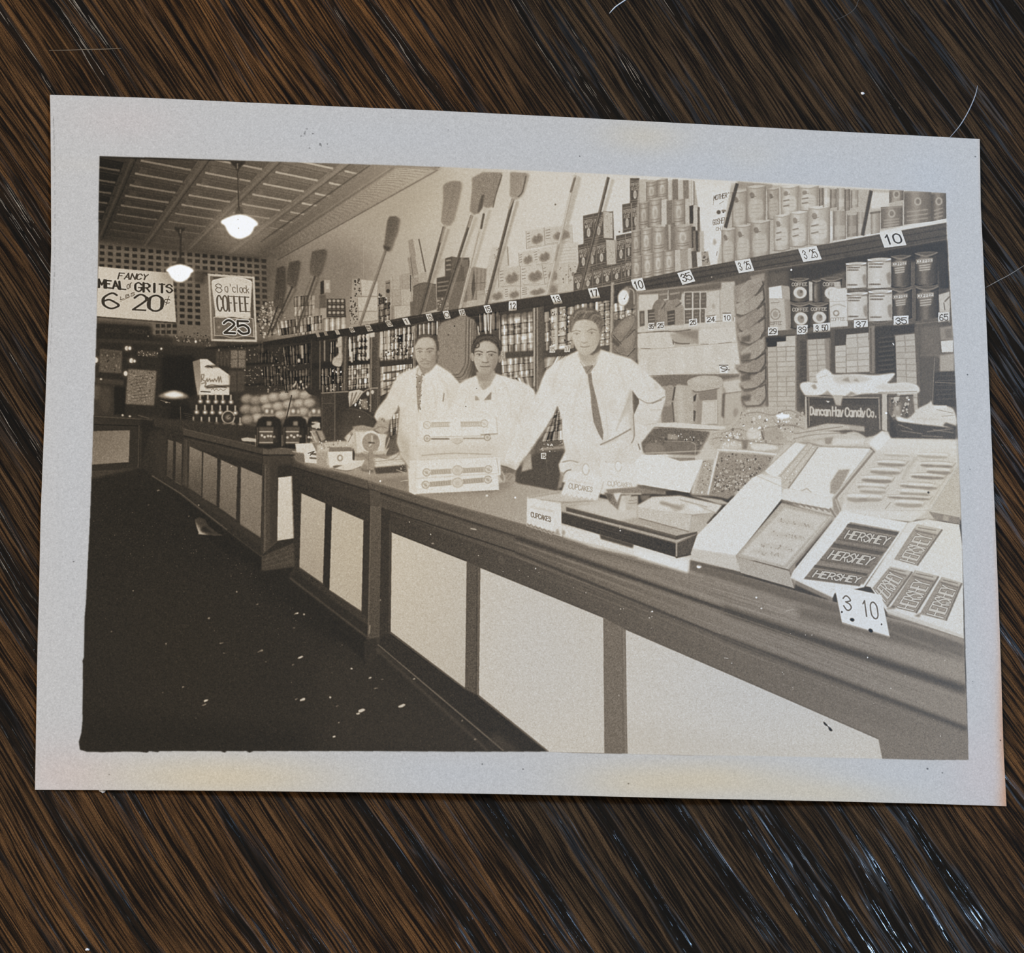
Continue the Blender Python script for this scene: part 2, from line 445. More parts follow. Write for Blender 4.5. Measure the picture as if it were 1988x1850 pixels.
# lattice screen at the back of the shop
LAT = "190,468 330,484 420,494 516,508 520,560 513,670 340,655 188,640"
P(LAT, (200, 500, 92, 500, 560, 104), .95, 2, n='printed_lattice', l='pale lattice screen with square holes across the back of the shop')
P("190,462 516,500 516,512 190,476", 58, .7, 4)
lat = hom(UNIT, [(194, 474), (508, 502), (512, 657), (190, 640)])
for i in range(22):
    for j in range(14):
        p = happ(lat, [((i + .3) / 21.0, (j + .35) / 13.2)])[0]
        x, y = p
        ok = (y < 518 + .09 * (x - 190)) or (338 < x < 398) or (x > 498 and y < 640) or (298 < x < 345 and 622 < y < 652)
        if not ok: continue
        if x > 338 and 536 < y and y > 632: continue
        P([(x - 5, y - 3.4), (x + 4.2, y - 2.8), (x + 4.6, y + 4), (x - 4.6, y + 3.6)], 34, .95, .7)
P("376,524 404,527 404,546 390,552 376,546", 52, .95, 3)
P("498,505 530,500 545,600 512,690 500,690", 66, .45, 10)
P("342,546 345,690 338,690 336,600", 45, .6, 1)
# dark back wall of shelves
P("187,624 296,632 300,652 420,664 640,662 650,830 560,870 430,830 300,812 270,812 182,806", (250, 700, 38, 560, 700, 52), .97, 4)
P("187,628 290,634 292,662 187,656", 36, .9, 1)
T("EGGS", [(205, 637), (233, 639), (233, 646), (205, 644)], 1.0, 62, .6, bl=.5); T("BACON", [(251, 639), (284, 641), (284, 648), (251, 646)], 1.0, 72, .6, bl=.5)
P("296,622 345,626 345,652 297,650", 98, .8, 1)
for i in range(4):
    for j in range(2):
        x, y = 306 + 11 * i, 632 + 12 * j; P([(x - 4, y - 3), (x + 4, y - 3), (x + 4, y + 4), (x - 4, y + 4)], 36, .9, .6)
P("190,657 420,668 420,674 190,664", 56, .6, 1)
P("336,652 420,664 420,676 336,668", 80, .5, 2); specks([(340, 640), (410, 650), (410, 672), (340, 662)], 60, 40, 130, .8, 2.2)
# things on the dark far wall
for x, y, r in ((246, 676, 3.6), (252, 676, 3), (255, 700, 4), (261, 701, 2.4), (244, 725, 4), (186, 699, 4.5), (380, 663, 2.2), (313, 677, 2)):
    P(ell(x, y, r * 1.9, r * 1.9), 90, .5, 1.5); P(ell(x, y, r, r * 1.2), 198, 1, .7, n='printed_bulb', l='small bright bulb on the dark far wall of the shop')
P("194,677 237,681 236,725 192,722", 84, .9, 1.2, 6, 'printed_poster', 'faint poster high on the far left wall of the print')
P("196,680 235,684 235,695 195,692", 62, .8, 1); specks([(196, 682), (235, 686), (234, 720), (194, 718)], 50, 50, 118, .8, 2)
P("267,680 307,682 306,694 267,690", 60, .9, 1); specks([(268, 681), (306, 683), (305, 693), (268, 690)], 40, 60, 140, .7, 1.6)
P("249,716 304,720 299,787 243,784", 108, .95, .8, 8, 'printed_poster', 'larger mottled poster above the far left counter in the print')
specks([(252, 720), (302, 724), (297, 782), (247, 780)], 90, 70, 140, .8, 2.4)
for k in range(9):
    L([(254 + RNG.uniform(0, 8), 732 + 6 * k), (270 + RNG.uniform(0, 26), 728 + 6 * k)], 1.4, 72, .7)
P("183,748 196,750 194,775 183,775", 128, .5, 2); P("184,733 240,738 240,748 184,744", 68, .6, 1); P("184,745 222,748 222,806 183,804", 62, .5, 2)
P("222,750 243,752 243,805 222,804", 26, .8, 1); S("198,756 212,754 216,780 206,800 194,786", 74, .5, 2)
P("314,690 378,690 378,770 314,770", 26, .85, 3)
# far left counter
P("181,806 300,814 296,838 181,833", (185, 820, 48, 300, 822, 40))
P("181,822 272,826 272,912 178,914", 44, n='printed_counter', l='far left counter with one pale panel in the print')
L("182,808 296,815", 2, 70, .8); L("182,824 270,827", 2, 30, .9); L("270,826 268,908", 2.5, 72, .5)
P("180,837 252,835 250,897 178,902", (185, 840, 104, 250, 895, 122), 1, .6, 3, 'printed_panel', 'pale panel of the far left counter', 'printed_counter')
specks([(182, 866), (248, 866), (248, 896), (182, 898)], 30, 120, 150, .5, 1.1)
P("177,916 272,908 271,924 176,930", 58, .9, 1.5); L("268,806 290,812", 2, 90, .5)
P("274,812 330,830 320,935 272,925", 34, .9, 2)
for x, y in ((238, 806), (252, 808), (196, 736)): P(ell(x, y, 2.4, 2), 170, 1, .6)
# domed lid on the far counter
P("310,768 362,768 372,800 340,850 312,812", 36, .9, 3)
P("305,785 340,790 340,850 320,840 306,812", 40, .8, 2); S("328,790 352,785 372,800 360,850 336,850", 30, .8, 3)
S("308,769 322,761 338,758 352,761 366,770 350,774 326,774", 122, 1, 1.4, 0, 'printed_dome', 'shining domed lid on the far counter of the print')
S("318,767 334,760 348,762 356,768 338,772", 212, 1, 1.4); L("312,777 330,782", 1.6, 120, .6); L("350,790 352,840", 1.6, 84, .7); P(ell(323, 781, 3, 1.4), 130)
# big white bag with a crown of lettering
P("374,702 392,696 396,770 384,772 378,735", (376, 710, 118, 396, 760, 150), 1, .6)
P("388,697 402,697 447,729 446,752 445,767 386,767 390,740", 192, 1, .6, 4, 'printed_carton', 'white slant-topped carton with script lettering on a pyramid of jars')
L("398,712 404,710 412,714", 2, 80, .8, 0, True); L("391,741 391,727 396,727 395,734 392,736 399,741 402,735 403,741 407,735 409,741 412,737 414,741 417,735 420,741 424,731 425,742 428,731 430,742", 1.4, 70, .85, .2)
L("391,745 400,743 398,751 412,747 440,753", 1.5, 70, .9, .3, True);
L("410,757 414,754 416,758 420,755 424,758 428,755 433,758 438,756", 1.1, 100, .8); L("390,760 408,761", 2, 60, .9)
# pyramid of small jars
for y, xs in ((776, range(388, 456, 15)), (797, range(382, 462, 15)), (820, range(376, 472, 15))):
    for x in xs:
        xx = x + RNG.uniform(-1, 1); y2 = y + (x - 380) * .02
        P([(xx - 7, y2 - 9), (xx + 7, y2 - 9), (xx + 7, y2 + 11), (xx - 7, y2 + 11)], 42, .9, .8)
        L([(xx, y2 - 10), (xx, y2 - 2)], 3, 165, .95, .5); P(ell(xx + .5, y2 + 3, 4.6, 4.2), 150, .95, .8); P(ell(xx, y2 + 3, 2, 2), 206, 1, .7)
        R('printed_jar', 'small jar with a bright highlight in the far pyramid of jars', [(xx - 6.5, y2 - 10), (xx + 6.5, y2 - 10), (xx + 6.5, y2 + 10), (xx - 6.5, y2 + 10)])
P("352,800 372,800 376,846 356,836", 34, .9, 2)
for k in range(7): L([(356 + 2 * k, 802 + 4 * k), (376 + 1 * k, 806 + 4 * k)], 1, 70, .5)
P(ell(443, 810, 13, 13), 50); L(ell(443, 810, 12, 12, 0, 20), 2.2, 175, .9, .4); P(ell(443, 810, 5, 5), 140, .8, 1.5); L("443,810 450,806", 1.5, 60)
for x in range(392, 470, 15): L([(x, 836), (x + 1, 848)], 2.4, 120, .8, .6)
# back shelves right of the sign
for y in (676, 712, 752):
    L([(400, y), (640, y - 14)], 4, 30, .8, 1)
specks([(422, 672), (640, 658), (640, 690), (422, 712)], 150, 40, 125, .8, 2.2)
specks([(470, 712), (640, 695), (640, 735), (470, 748)], 120, 40, 140, .8, 2.2)
specks([(500, 735), (600, 725), (600, 770), (500, 775)], 60, 60, 150, .8, 2)
P("448,680 477,680 476,714 448,714", 106, 1, .8, 8); L("462,680 462,714", 1.6, 60); L("448,697 477,697", 1.4, 70)
for k in range(4): P([(420 + 7 * k, 682), (425 + 7 * k, 682), (425 + 7 * k, 712), (420 + 7 * k, 712)], 72, .8, .8)
P("444,720 476,720 474,760 446,760", 76, .7, 1.5); L("460,722 460,760", 1.5, 50)
goods([(500, 668), (640, 664), (640, 702), (500, 704)], 22, 2, 44, 10, 12, 34); goods([(510, 712), (640, 706), (640, 745), (512, 750)], 20, 2, 44, 10, 14, 40)
P("569,666 579,666 579,674 569,674", 170, 1, .6); L("574,674 574,702", 2, 150); L("585,668 586,692", 4.5, 178, 1, .7); P(ell(580, 697, 3, 4.5), 200, 1, .6)
L("596,684 597,692", 4, 150, 1, .6); L("621,660 621,703", 4, 185, .9, .7); L("630,660 630,692", 3, 150, .9, .8); L("626,696 626,702", 4, 190, 1, .6)
for k in range(14): P(ell(575 + RNG.uniform(0, 28), 748 + RNG.uniform(-8, 8), 1.6, 2.6), 190, .9, .6)
# white sacks heaped on the far counter
P("470,775 500,765 560,758 610,760 622,790 622,850 480,850", 74, .9, 3)
for (x, y) in ((480, 775), (497, 778), (478, 795), (496, 797), (515, 776), (532, 772), (552, 769), (572, 766), (592, 768), (520, 792), (540, 790), (560, 786), (581, 784), (600, 783), (500, 812), (520, 810), (545, 806), (566, 803), (588, 800), (480, 815), (610, 805), (590, 818), (562, 820)):
    dim = 26 if x < 500 else 0
    S(ell(x, y, 13, 9.5, -6, 9), 92 - dim * .5, .7, 1.2); S(ell(x - .5, y - 1.5, 11.5, 8, -8, 9), 150 - dim, .95, 1.8, 5, 'printed_sack', 'small white sack in the heap on the far counter'); S(ell(x - 2, y - 3, 6, 3.5, -8, 9), 176 - dim, .8, 1.8)
L("566,768 556,812", 2.2, 50, .9)

# ---- hanging signs ---------------------------------------------------------
SG = "191,517 250,523 335,530 338,570 342,626 260,621 187,614"
P(SG, (190, 520, 186, 340, 620, 178), 1, .5, 3, 'printed_sign', 'white sign hung at far left with meal and grits prices')
L("187,615 342,627", 2.4, 42, .8, .6)
T("FANCY", [(232, 530), (288, 533), (284, 543), (229, 541)], 1.6, 58, 1, .3, 3.4)
T("MEAL", [(192, 543), (242, 548), (244, 562), (192, 557)], 2.4, 44, 1, .24, 4.8)
T("or", [(246, 549), (257, 544), (257, 556), (247, 562)], 1.3, 66)
T("GRITS", [(263, 549), (334, 553), (334, 568), (263, 565)], 2.2, 46, 1, .32, 4.6)
T("6", [(202, 568), (232, 570), (230, 599), (201, 597)], 3, 48, 1, .2, 6.4)
T("LBS", [(234, 576), (261, 567), (261, 573), (234, 582)], 1.2, 70, .9, .5); L("234,585 262,572", 1, 90, .6)
T("20", [(262, 572), (315, 575), (313, 604), (258, 601)], 2.8, 48, 1, .24, 7.6)
T("c", [(321, 577), (333, 578), (331, 589), (319, 588)], 1.3, 60); L("328,575 322,592", 1.1, 60)
P("403,531 494,537 499,664 410,662", 178, 1, .5, 0, 'printed_sign', 'framed coffee sign hanging in the back of the shop')
P("404,533 396,534 403,650 411,662", 100, .5, 1.5)
P("408,536 490,541 495,659 413,658", 74, 1, .5)
P("409,537 413,537 417,658 412,658", 120, .7, .8)
S("411,546 425,541 445,538 465,539 480,542 489,548 488,570 486,600 483,619 450,615 421,618 417,600 413,570", 188, 1, .6, 3)
L("412,546 430,540 450,538 475,541 489,548", 1.2, 205, .8, 0, True)
T("8", [(418, 551), (430, 552), (431, 568), (419, 567)], 1.5, 92)
T("o'clock", [(436, 551), (483, 555), (484, 569), (437, 567)], 1.4, 96, 1, .15)
T("COFFEE", [(421, 574), (483, 577), (485, 605), (423, 603)], 1.8, 80, 1, .34, 3.6)
P("415,616 490,620 493,653 470,655 452,658 430,653 417,652", 96, 1, .5, 5)
L("415,616 430,614 452,619 475,615 491,619", 1.8, 170, .9, 0, True); L("416,651 435,652 452,656 475,652 493,654", 1.6, 150, .9, 0, True)
L("491,619 493,654", 1.6, 170); L("415,616 417,652", 1.6, 150); P(ell(425, 635, 2.2, 2.2), 160, .9, .8)
for wd, v in ((7.5, 206), (4.2, 48)):
    T("25", [(434, 622), (481, 624), (483, 648), (436, 646)], wd, v, 1, .35)

# ---- lamps -----------------------------------------------------------------
P(ell(465, 440, 58, 40), 138, .55, 14)
P("447,312 477,313 474,319 466,325 463,331 459,331 457,325 449,319", 46, 1, .8, 0, 'printed_lamp_canopy', 'dark ceiling cup of the nearer lamp'); L("461,318 461,327", 2, 130, .8, .5)
L("462,330 464,410", 3.4, 58, .95, .6); L("463,334 465,400", 1, 104, .7); P("459,402 470,402 474,420 455,420", 70, .8, 1.2)
LAMP1 = "465,416 480,419 492,425 500,432 500,437 494,441 490,450 482,458 465,464 449,458 441,448 436,438 430,434 429,429 437,424 450,419"
S(LAMP1, 240, 1, 1.2, 0, 'printed_lamp', 'nearer lit lamp globe hanging from the ceiling in the print')
P(ell(462, 426, 1, 1), 150); P(ell(463, 443, 1, 1), 150)
P(ell(349, 530, 40, 26), 112, .5, 10)
P("339,440 360,442 357,448 352,452 352,458 347,458 346,452 340,447", 44, 1, .8); L("350,446 350,452", 2, 110, .8, .5)
L("351,456 350,508", 4, 46, .9, .7); P("345,500 356,500 360,514 341,514", 50, .9, 1.2)
S("350,513 362,516 371,520 376,526 371,531 366,540 357,546 349,548 339,545 332,538 327,530 322,525 328,519 338,515", 238, 1, 1.1, 0, 'printed_lamp', 'farther lit lamp globe above the meal and grits sign')
# ---- brooms leaning on the wall over the long shelf ------------------------
def broom(head, hv, a, b, w, v, lab, hl=True, sh=8, dark=None):
    (ax, ay), (bx, by) = a, b
    if sh: L([(ax + sh + 1, ay + 4), (bx + sh * .5, by)], w * 1.1, hv - 18 if head else 138, .42, 1.2)
    if head:
        h = pt(head); P(h + [4, 2], hv - 34, .55, 1.6)
        P(h, (float(h[:, 0].min()), float(h[:, 1].min()), hv - 6, float(h[:, 0].max()), float(h[:, 1].max()), hv + 8), 1, 1.0, 5)
        for k in range(5):
            t = .2 + .15 * k; m = h.mean(0); top = h[h[:, 1].argsort()[:2]]
            q = top[0] * (1 - t) + top[1] * t; L([q + (m - q) * .15, q + (np.array(a) - q) * .85], .8, hv - 10, .4)
        R('printed_broom', lab, np.r_[h], None)
    L([a, b], w, v, .97, .5)
    if hl: L([(ax - w * .22, ay), (bx - w * .22, by)], w * .28, v + 62, .6, .3)
    d = np.array([by - ay, ax - bx]); d = d / np.linalg.norm(d) * (w * .6 + .6)
    R('printed_broom_handle', 'handle of the ' + lab if head else lab, [np.array(a) + d, np.array(a) - d, np.array(b) - d, np.array(b) + d])

# ---- goods standing on the long shelf, far end first -----------------------
specks([(500, 600), (552, 585), (556, 652), (505, 655)], 150, 50, 165, 1, 3)
specks([(505, 590), (540, 580), (545, 650), (510, 655)], 60, 120, 175, 1.2, 3)
P("568,575 600,572 602,652 570,654", 122, .75, 1.2); goods([(570, 576), (612, 572), (612, 648), (572, 652)], 6, 4, 124, 20, 30, 35, 'printed_packet', 'faint small packet near the far end of the long shelf', .4)
P("606,600 618,598 618,650 606,650", 142, .85, .8)
P("622,547 629,544 629,570 622,572", 46, .95, .7); P("629,543 641,544 641,568 630,568", 150, 1, .6, 0, 'printed_box', 'small box with a pale face on top of a far stack'); P("633,549 638,549 638,561 633,561", 178, .8, .6)
P("620,573 632,571 634,598 620,600", 82, .9, .8); P("622,598 634,598 634,618 622,620", 150, .9, .7)
goods([(536, 625), (625, 612), (625, 640), (540, 652)], 12, 2, 96, 30, 35, 60)
P("634,580 670,580 672,616 634,616", 62, 1, .7, 0, 'printed_crate', 'dark crate of round-topped bottles on the long shelf')
for i in range(4):
    for j in range(3):
        x, y = 640 + 8.2 * i, 584 + 11.5 * j
        P(ell(x, y, 3, 2.8), 165, .9, .6); L([(x - 2, y + 5), (x + 3, y + 5)], 1.4, 105, .7)
goods([(628, 618), (672, 615), (672, 642), (628, 646)], 4, 1, 148, 12, 50, 50, 'printed_jar', 'pale jar below the dark crate of bottles')
# pale cartons
P("684,541 735,545 736,630 680,632", 148, 1, .6, 4)
for q, v, sp_n in ((((686, 542), (700, 541), (702, 575), (688, 576)), 150, 16), (((700, 543), (733, 546), (733, 575), (702, 575)), 172, 0), (((678, 577), (694, 577), (694, 628), (680, 630)), 150, 34),
                   (((694, 577), (733, 577), (733, 604), (695, 604)), 174, 0), (((696, 606), (733, 605), (733, 622), (697, 626)), 168, 0), (((733, 562), (745, 562), (746, 626), (734, 626)), 150, 14)):
    P(q, v, 1, .5, 4, 'printed_carton', 'pale carton in the stack left of the leaning boxes')
    L([q[0], q[3]], 1, 110, .5); L([q[3], q[2]], 1.2, 110, .6)
    if sp_n: specks(list(q), sp_n, 60, 100, 1, 2.4)
goods([(735, 578), (756, 576), (757, 622), (735, 628)], 2, 4, 112, 24, 40, 60); specks([(736, 580), (756, 578), (756, 620), (737, 626)], 16, 50, 80, 1, 2.5)
P("748,546 757,543 758,575 749,577", 120, .9, .6); P(ell(753, 565, 3.5, 4), 50, .95, .7); L("750,550 756,549", 2, 60, .8)
for q, v in ((((758, 535), (776, 534), (777, 562), (759, 563)), 158), (((776, 533), (796, 530), (797, 560), (777, 562)), 150), (((757, 564), (778, 562), (779, 592), (758, 594)), 150), (((778, 562), (798, 560), (799, 592), (779, 593)), 164),
             (((757, 594), (777, 593), (777, 618), (758, 621)), 132), (((765, 595), (797, 592), (797, 613), (766, 619)), 168)):
    P(q, v, 1, .5, 4, 'printed_carton', 'pale carton in the block of cartons behind the first man'); L([q[1], q[2]], 1.2, v - 40, .7); L([q[3], q[2]], 1, v - 40, .6)
    L([(q[0][0] + 4, q[0][1] + 2), (q[3][0] + 4, q[3][1] - 2)], 1, v - 26, .6)
# tall leaning cartons
for q, v in (("792,466 802,464 808,498 796,501", 138), ("802,464 813,463 820,497 808,498", 170), ("791,500 806,498 813,535 797,540", 138), ("806,498 821,496 827,532 813,535", 166), ("797,538 820,530 828,528 832,548 806,555", 158), ("798,540 812,538 814,562 800,565", 140)):
    P(q, v, 1, .5, 4, 'printed_carton', 'tall narrow carton in the leaning column of cartons')
L("813,464 826,528", 1.8, 58, .9, .3); L("797,500 802,540", 1.4, 96, .8); L("797,535 797,565", 2, 60, .8)
# dark round-topped carton and its neighbours
P("802,556 812,551 826,549 846,552 848,600 800,614", 98, 1, .6, 4, 'printed_carton', 'dark carton with a curved top behind the first man'); L("803,557 814,551 828,549 846,553", 1.6, 66, .8, .3, True); L("814,556 812,610", 1, 84, .6); L("830,552 828,606", 1, 84, .6)
P("796,586 806,584 804,612 797,614", 92, .9, .6)
P("864,502 878,498 887,500 911,500 912,530 905,600 848,604 848,540 864,536", 96, 1, .6, 3)
P("864,502 877,498 878,540 865,540", 78, 1, .5); P("877,498 888,500 890,520 878,522", 92); P("888,500 910,502 911,520 890,520", 84, 1, .5); P("896,504 909,504 910,560 898,560", 108, 1, .6)
P("848,540 874,537 876,575 848,578", 74, 1, .5, 0, 'printed_carton', 'dark lettered carton leaning beside a broom'); P("876,520 900,518 902,545 876,550", 92); P("874,550 898,546 896,600 868,604", 104, 1, .6, 4, 'printed_carton', 'grey carton low on the long shelf between two broom handles')
for k in range(3): L([(867, 506 + 9 * k), (874, 505 + 9 * k)], 3.2, 150, .7, .5)
for k in range(3): L([(850, 549 + 8 * k), (870, 546 + 8 * k)], 2.6, 140, .7, .6)
specks([(848, 580), (872, 578), (870, 602), (848, 604)], 22, 120, 160, 1, 2)
P("858,502 864,502 848,538 840,540", 150, .6, 1)
P("906,532 913,520 920,518 948,522 950,555 947,580 906,585", 128, .9, .7, 4)
for k in range(9): L([(914 + 4 * k, 522), (912 + 4 * k, 582)], 1.2, 96 if k % 2 else 150, .6, .3)
L("906,551 948,548", 1.4, 100, .7); P("920,518 923,560 918,582 915,560", 70, .8, .6)
P("895,587 945,580 945,594 900,602", 162, .9, .8, 4); P("926,565 945,562 945,585 926,588", 160, .9, .6); L("928,572 942,570", 1.4, 130, .6)
# boxes printed with a house
def house(q, v, n, lab='white carton with a dark picture of a house'):
    P(q, v, 1, .5, 3, 'printed_carton', lab)
    f = qmap(q); L(f([(0, 0), (0, 1)]), 1.2, v - 56, .6); L(f([(0, 1), (1, 1)]), 1, v - 44, .6); L(f([(1, 0), (1, 1)]), 1, v - 24, .6)
    for k in range(n):
        o = k / n; w = 1.0 / n
        hs = f([(o + w * .3, .52), (o + w * .48, .3), (o + w * .58, .42), (o + w * .7, .22), (o + w * .92, .45), (o + w * .9, .72), (o + w * .55, .86), (o + w * .34, .74)])
        P(hs, 128, .85, .8, 8); P(hs * .75 + hs.mean(0) * .25, 104, .55, 1.2)
        for j in range(4): L(f([(o + w * .06, .16 + .16 * j), (o + w * .2, .14 + .16 * j)]), 1.3, v - 70, .7)
        L(f([(o + w * .1, .93), (o + w * .8, .93)]), 1.2, v - 45, .6)
P("945,520 955,480 985,478 988,520 1010,516 1120,516 1118,580 940,590", 178, 1, .8, 3)
P("960,481 985,478 987,520 958,522", 180, 1, .5, 0, 'printed_carton', 'plain white carton behind a broom handle'); L("985,479 987,515", 1.6, 110, .8, .3); specks([(960, 484), (968, 482), (966, 500), (960, 502)], 8, 120, 150)
house("1021,449 1056,442 1058,477 1022,483", 182, 1); house("1056,442 1110,436 1112,470 1058,476", 180, 1)
P("1098,470 1122,470 1124,520 1098,520", 182, .9, .6, 3, 'printed_carton', 'tall white carton right of the house cartons')
house("1007,491 1069,478 1072,512 1008,520", 182, 2); P("1069,476 1122,470 1124,520 1072,514", 184, 1, .5, 3, 'printed_carton', 'white carton with rows of fine print above the dark cartons')
for k in range(6): L([(1088, 482 + 6 * k), (1118, 479 + 6 * k)], .9, 150, .6)
house("968,521 1010,517 1010,555 968,560", 176, 1); house("1010,517 1056,514 1058,552 1011,556", 182, 1); house("1052,514 1084,512 1085,552 1058,552", 178, 1)
P("1084,512 1122,510 1122,552 1085,552", 176, 1, .5, 3, 'printed_carton', 'white lettered carton beside the dark cartons'); specks([(1086, 516), (1120, 514), (1120, 548), (1088, 548)], 26, 110, 150, .8, 2); L("1104,513 1104,566", 1.2, 130, .6)
house("940,560 1010,556 1010,582 945,590", 178, 2, 'low white carton on the shelf edge by the price ticket 12'); house("1010,556 1062,553 1062,574 1011,581", 182, 1, 'low white carton between the tickets 12 and 13'); P("1062,553 1084,552 1083,570 1062,573", 160, .95, .6, 3, 'printed_carton', 'shaded low carton under a broom handle'); P(ell(1073, 562, 8, 8), 104, .7, 1.5); P("1084,552 1122,550 1122,565 1084,570", 176, .95, .6)
# dark cereal cartons with a white figure on each
def cereal(q, lab='dark cereal carton with a small white figure', v=82, words=('PUFFED', 'RICE')):
    f = qmap(q)
    P(q, v, 1, .4, 4, 'printed_carton', lab)
    L(f([(0, 0), (1, 0), (1, 1), (0, 1), (0, 0)]), 1.0, 128, .6)
    P(f(ell(.5, .68, .17, .17)), 188, .95, .5); P(f(ell(.5, .68, .08, .11)), 120, .6, .5)
    L(f([(.1, .13), (.9, .13)]), 1.8, 130, .8, .3)
    w = np.linalg.norm(f([(1, 0)])[0] - f([(0, 0)])[0])
    T(words[0], f([(.1, .2), (.9, .2), (.9, .34), (.1, .34)]), .9, 168, .85); T(words[1], f([(.16, .38), (.84, .38), (.84, .5), (.16, .5)]), .9, 168, .85)
    L(f([(.1, .9), (.9, .9)]), 1.4, 136, .6)
P("1118,532 1133,470 1133,420 1190,410 1192,465 1198,508 1226,505 1226,545 1115,566", 80, 1, .6, 4)
WH = ('PUFFED', 'WHEAT')
cereal("1132,419 1151,415 1153,466 1133,470", words=WH); cereal("1151,415 1171,411 1172,462 1153,466", words=WH)
P("1171,411 1189,413 1190,463 1172,462", 172, 1, .5, 3, 'printed_carton', 'side face of a cereal carton, pale with fine print'); L("1171,410 1189,412 1190,463", 1.2, 110, .8); specks([(1174, 418), (1187, 420), (1187, 458), (1175, 456)], 12, 130, 150, .6, 1.2)
cereal("1122,476 1140,472 1142,522 1124,525", words=WH); cereal("1140,472 1157,469 1158,518 1142,522", words=WH); cereal("1157,469 1176,465 1178,514 1158,518")
P("1176,465 1194,466 1196,514 1178,514", 170, 1, .5, 3, 'printed_carton', 'pale side face of a cereal carton lower in the stack'); specks([(1179, 470), (1192, 471), (1193, 510), (1181, 508)], 12, 130, 150, .6, 1.2); L("1194,466 1196,514 1178,515", 1.2, 104, .8)
for i in range(6):
    x0 = 1113 + 18.6 * i; y0 = 531 - 4.2 * i; cereal([(x0, y0), (x0 + 18.4, y0 - 4), (x0 + 18.6, y0 + 33 - .6 * i), (x0 + .6, y0 + 38 - .6 * i)], words=WH if i < 4 else ('PUFFED', 'RICE'))
cereal("1196,458 1214,454 1214,508 1197,512"); cereal("1208,397 1225,394 1226,448 1209,452"); cereal("1223,346 1241,346 1242,392 1223,395"); cereal("1214,454 1226,452 1226,502 1215,506"); cereal("1226,394 1240,391 1241,445 1227,448"); cereal("1214,504 1226,502 1226,540 1214,544")
# canisters in the middle pyramid
def canister(x0, y0, x1, y1, v, lab, tl=-3, win=True, dk=40, band=True, par=None):
    q = [(x0, y0), (x1, y0 + tl), (x1, y1 + tl), (x0, y1)]
    v += 8; dk += 14; Q(q, cyl(v, 24, dk, .42))
    cx = (x0 + x1) / 2; w = (x1 - x0) / 2
    S([(x0, y0), (cx, y0 + tl / 2 - w * .22), (x1, y0 + tl), (cx, y0 + tl / 2 + w * .26)], v + 16, .9, .5)
    L(sp([(x0, y0), (cx, y0 + tl / 2 + w * .26), (x1, y0 + tl)], 5, False), 1.2, v - 46, .7, .3)
    L(sp([(x0, y1), (cx, y1 + tl / 2 + w * .2), (x1, y1 + tl)], 5, False), 1.4, v - 60, .7, .3)
    hgt = y1 - y0
    if win:
        S(ell(cx - w * .05, y0 + hgt * .45, w * .42, hgt * .24, 0, 10), v + 32, .9, .6); S(ell(cx, y0 + hgt * .5, w * .22, hgt * .15, 0, 8), v - 18, .5, .8)
    if band:
        for k, (a, b) in enumerate(((.2, 1.1), (.74, 1.3), (.84, 1.8))): L(sp([(x0 + w * .3, y0 + hgt * a), (cx, y0 + hgt * a + w * .12 + tl / 2), (x1 - w * .3, y0 + hgt * a + tl * .8)], 4, False), b, v - 52, .65, .3)
    R('printed_canister', lab, [(x0, y0), (cx, y0 - w * .2), (x1, y0 + tl), (x1, y1 + tl), (cx, y1 + w * .16), (x0, y1)])
P("1240,350 1348,352 1370,520 1226,548", 150, 1, 1, 5)
la = 'round tan canister with a pale oval in the tall pyramid'
P("1241,348 1256,348 1256,392 1242,394", 172, 1, .6)
for (x0, y0, x1, y1, v) in ((1254, 354, 1276, 391, 138), (1276, 350, 1296, 388, 140), (1240, 395, 1260, 444, 134), (1260, 388, 1284, 440, 142), (1306, 388, 1330, 438, 140), (1226, 450, 1244, 498, 132), (1244, 446, 1266, 494, 144), (1266, 440, 1292, 490, 144),
                            (1310, 440, 1342, 484, 142), (1226, 500, 1246, 546, 136), (1247, 495, 1268, 542, 146), (1268, 490, 1288, 537, 146), (1288, 487, 1310, 533, 144)):
    canister(x0, y0, x1, y1, v, la)
for q, v in (("1297,350 1304,350 1304,390 1298,390", 178), ("1305,348 1316,348 1316,388 1306,388", 116), ("1316,350 1326,350 1326,386 1317,386", 178), ("1326,350 1337,350 1337,386 1327,386", 120), ("1337,352 1347,352 1347,400 1338,400", 180), ("1284,388 1294,386 1294,440 1284,440", 182), ("1294,390 1305,388 1305,438 1295,440", 118), ("1330,386 1337,386 1338,436 1331,438", 176), ("1338,400 1346,398 1346,434 1339,434", 62), ("1346,398 1354,398 1354,446 1346,446", 178), ("1354,402 1358,402 1358,450 1354,450", 90),
             ("1292,436 1310,432 1310,486 1293,488", 116), ("1297,436 1302,436 1302,484 1298,486", 160), ("1342,440 1350,440 1350,480 1343,482", 74), ("1345,448 1358,448 1359,490 1346,490", 118), ("1350,448 1355,448 1355,488 1351,488", 70), ("1358,450 1366,448 1367,492 1359,492", 170), ("1310,486 1320,484 1322,526 1311,528", 176), ("1320,486 1335,484 1336,522 1322,526", 150), ("1335,482 1342,482 1343,520 1336,522", 176), ("1342,488 1352,486 1354,518 1344,520", 84), ("1352,490 1362,488 1363,516 1354,518", 192), ("1361,489 1374,488 1379,514 1364,516", 148)):
    P(q, v, 1, .4, 4, 'printed_packet', 'narrow upright packet in the gaps of the tall canister pyramid')
L("1347,352 1347,398", 1.4, 90, .8); L("1342,350 1342,398", 1, 150, .6); specks([(1362, 490), (1374, 489), (1377, 512), (1365, 514)], 16, 70, 120, .8, 1.8)
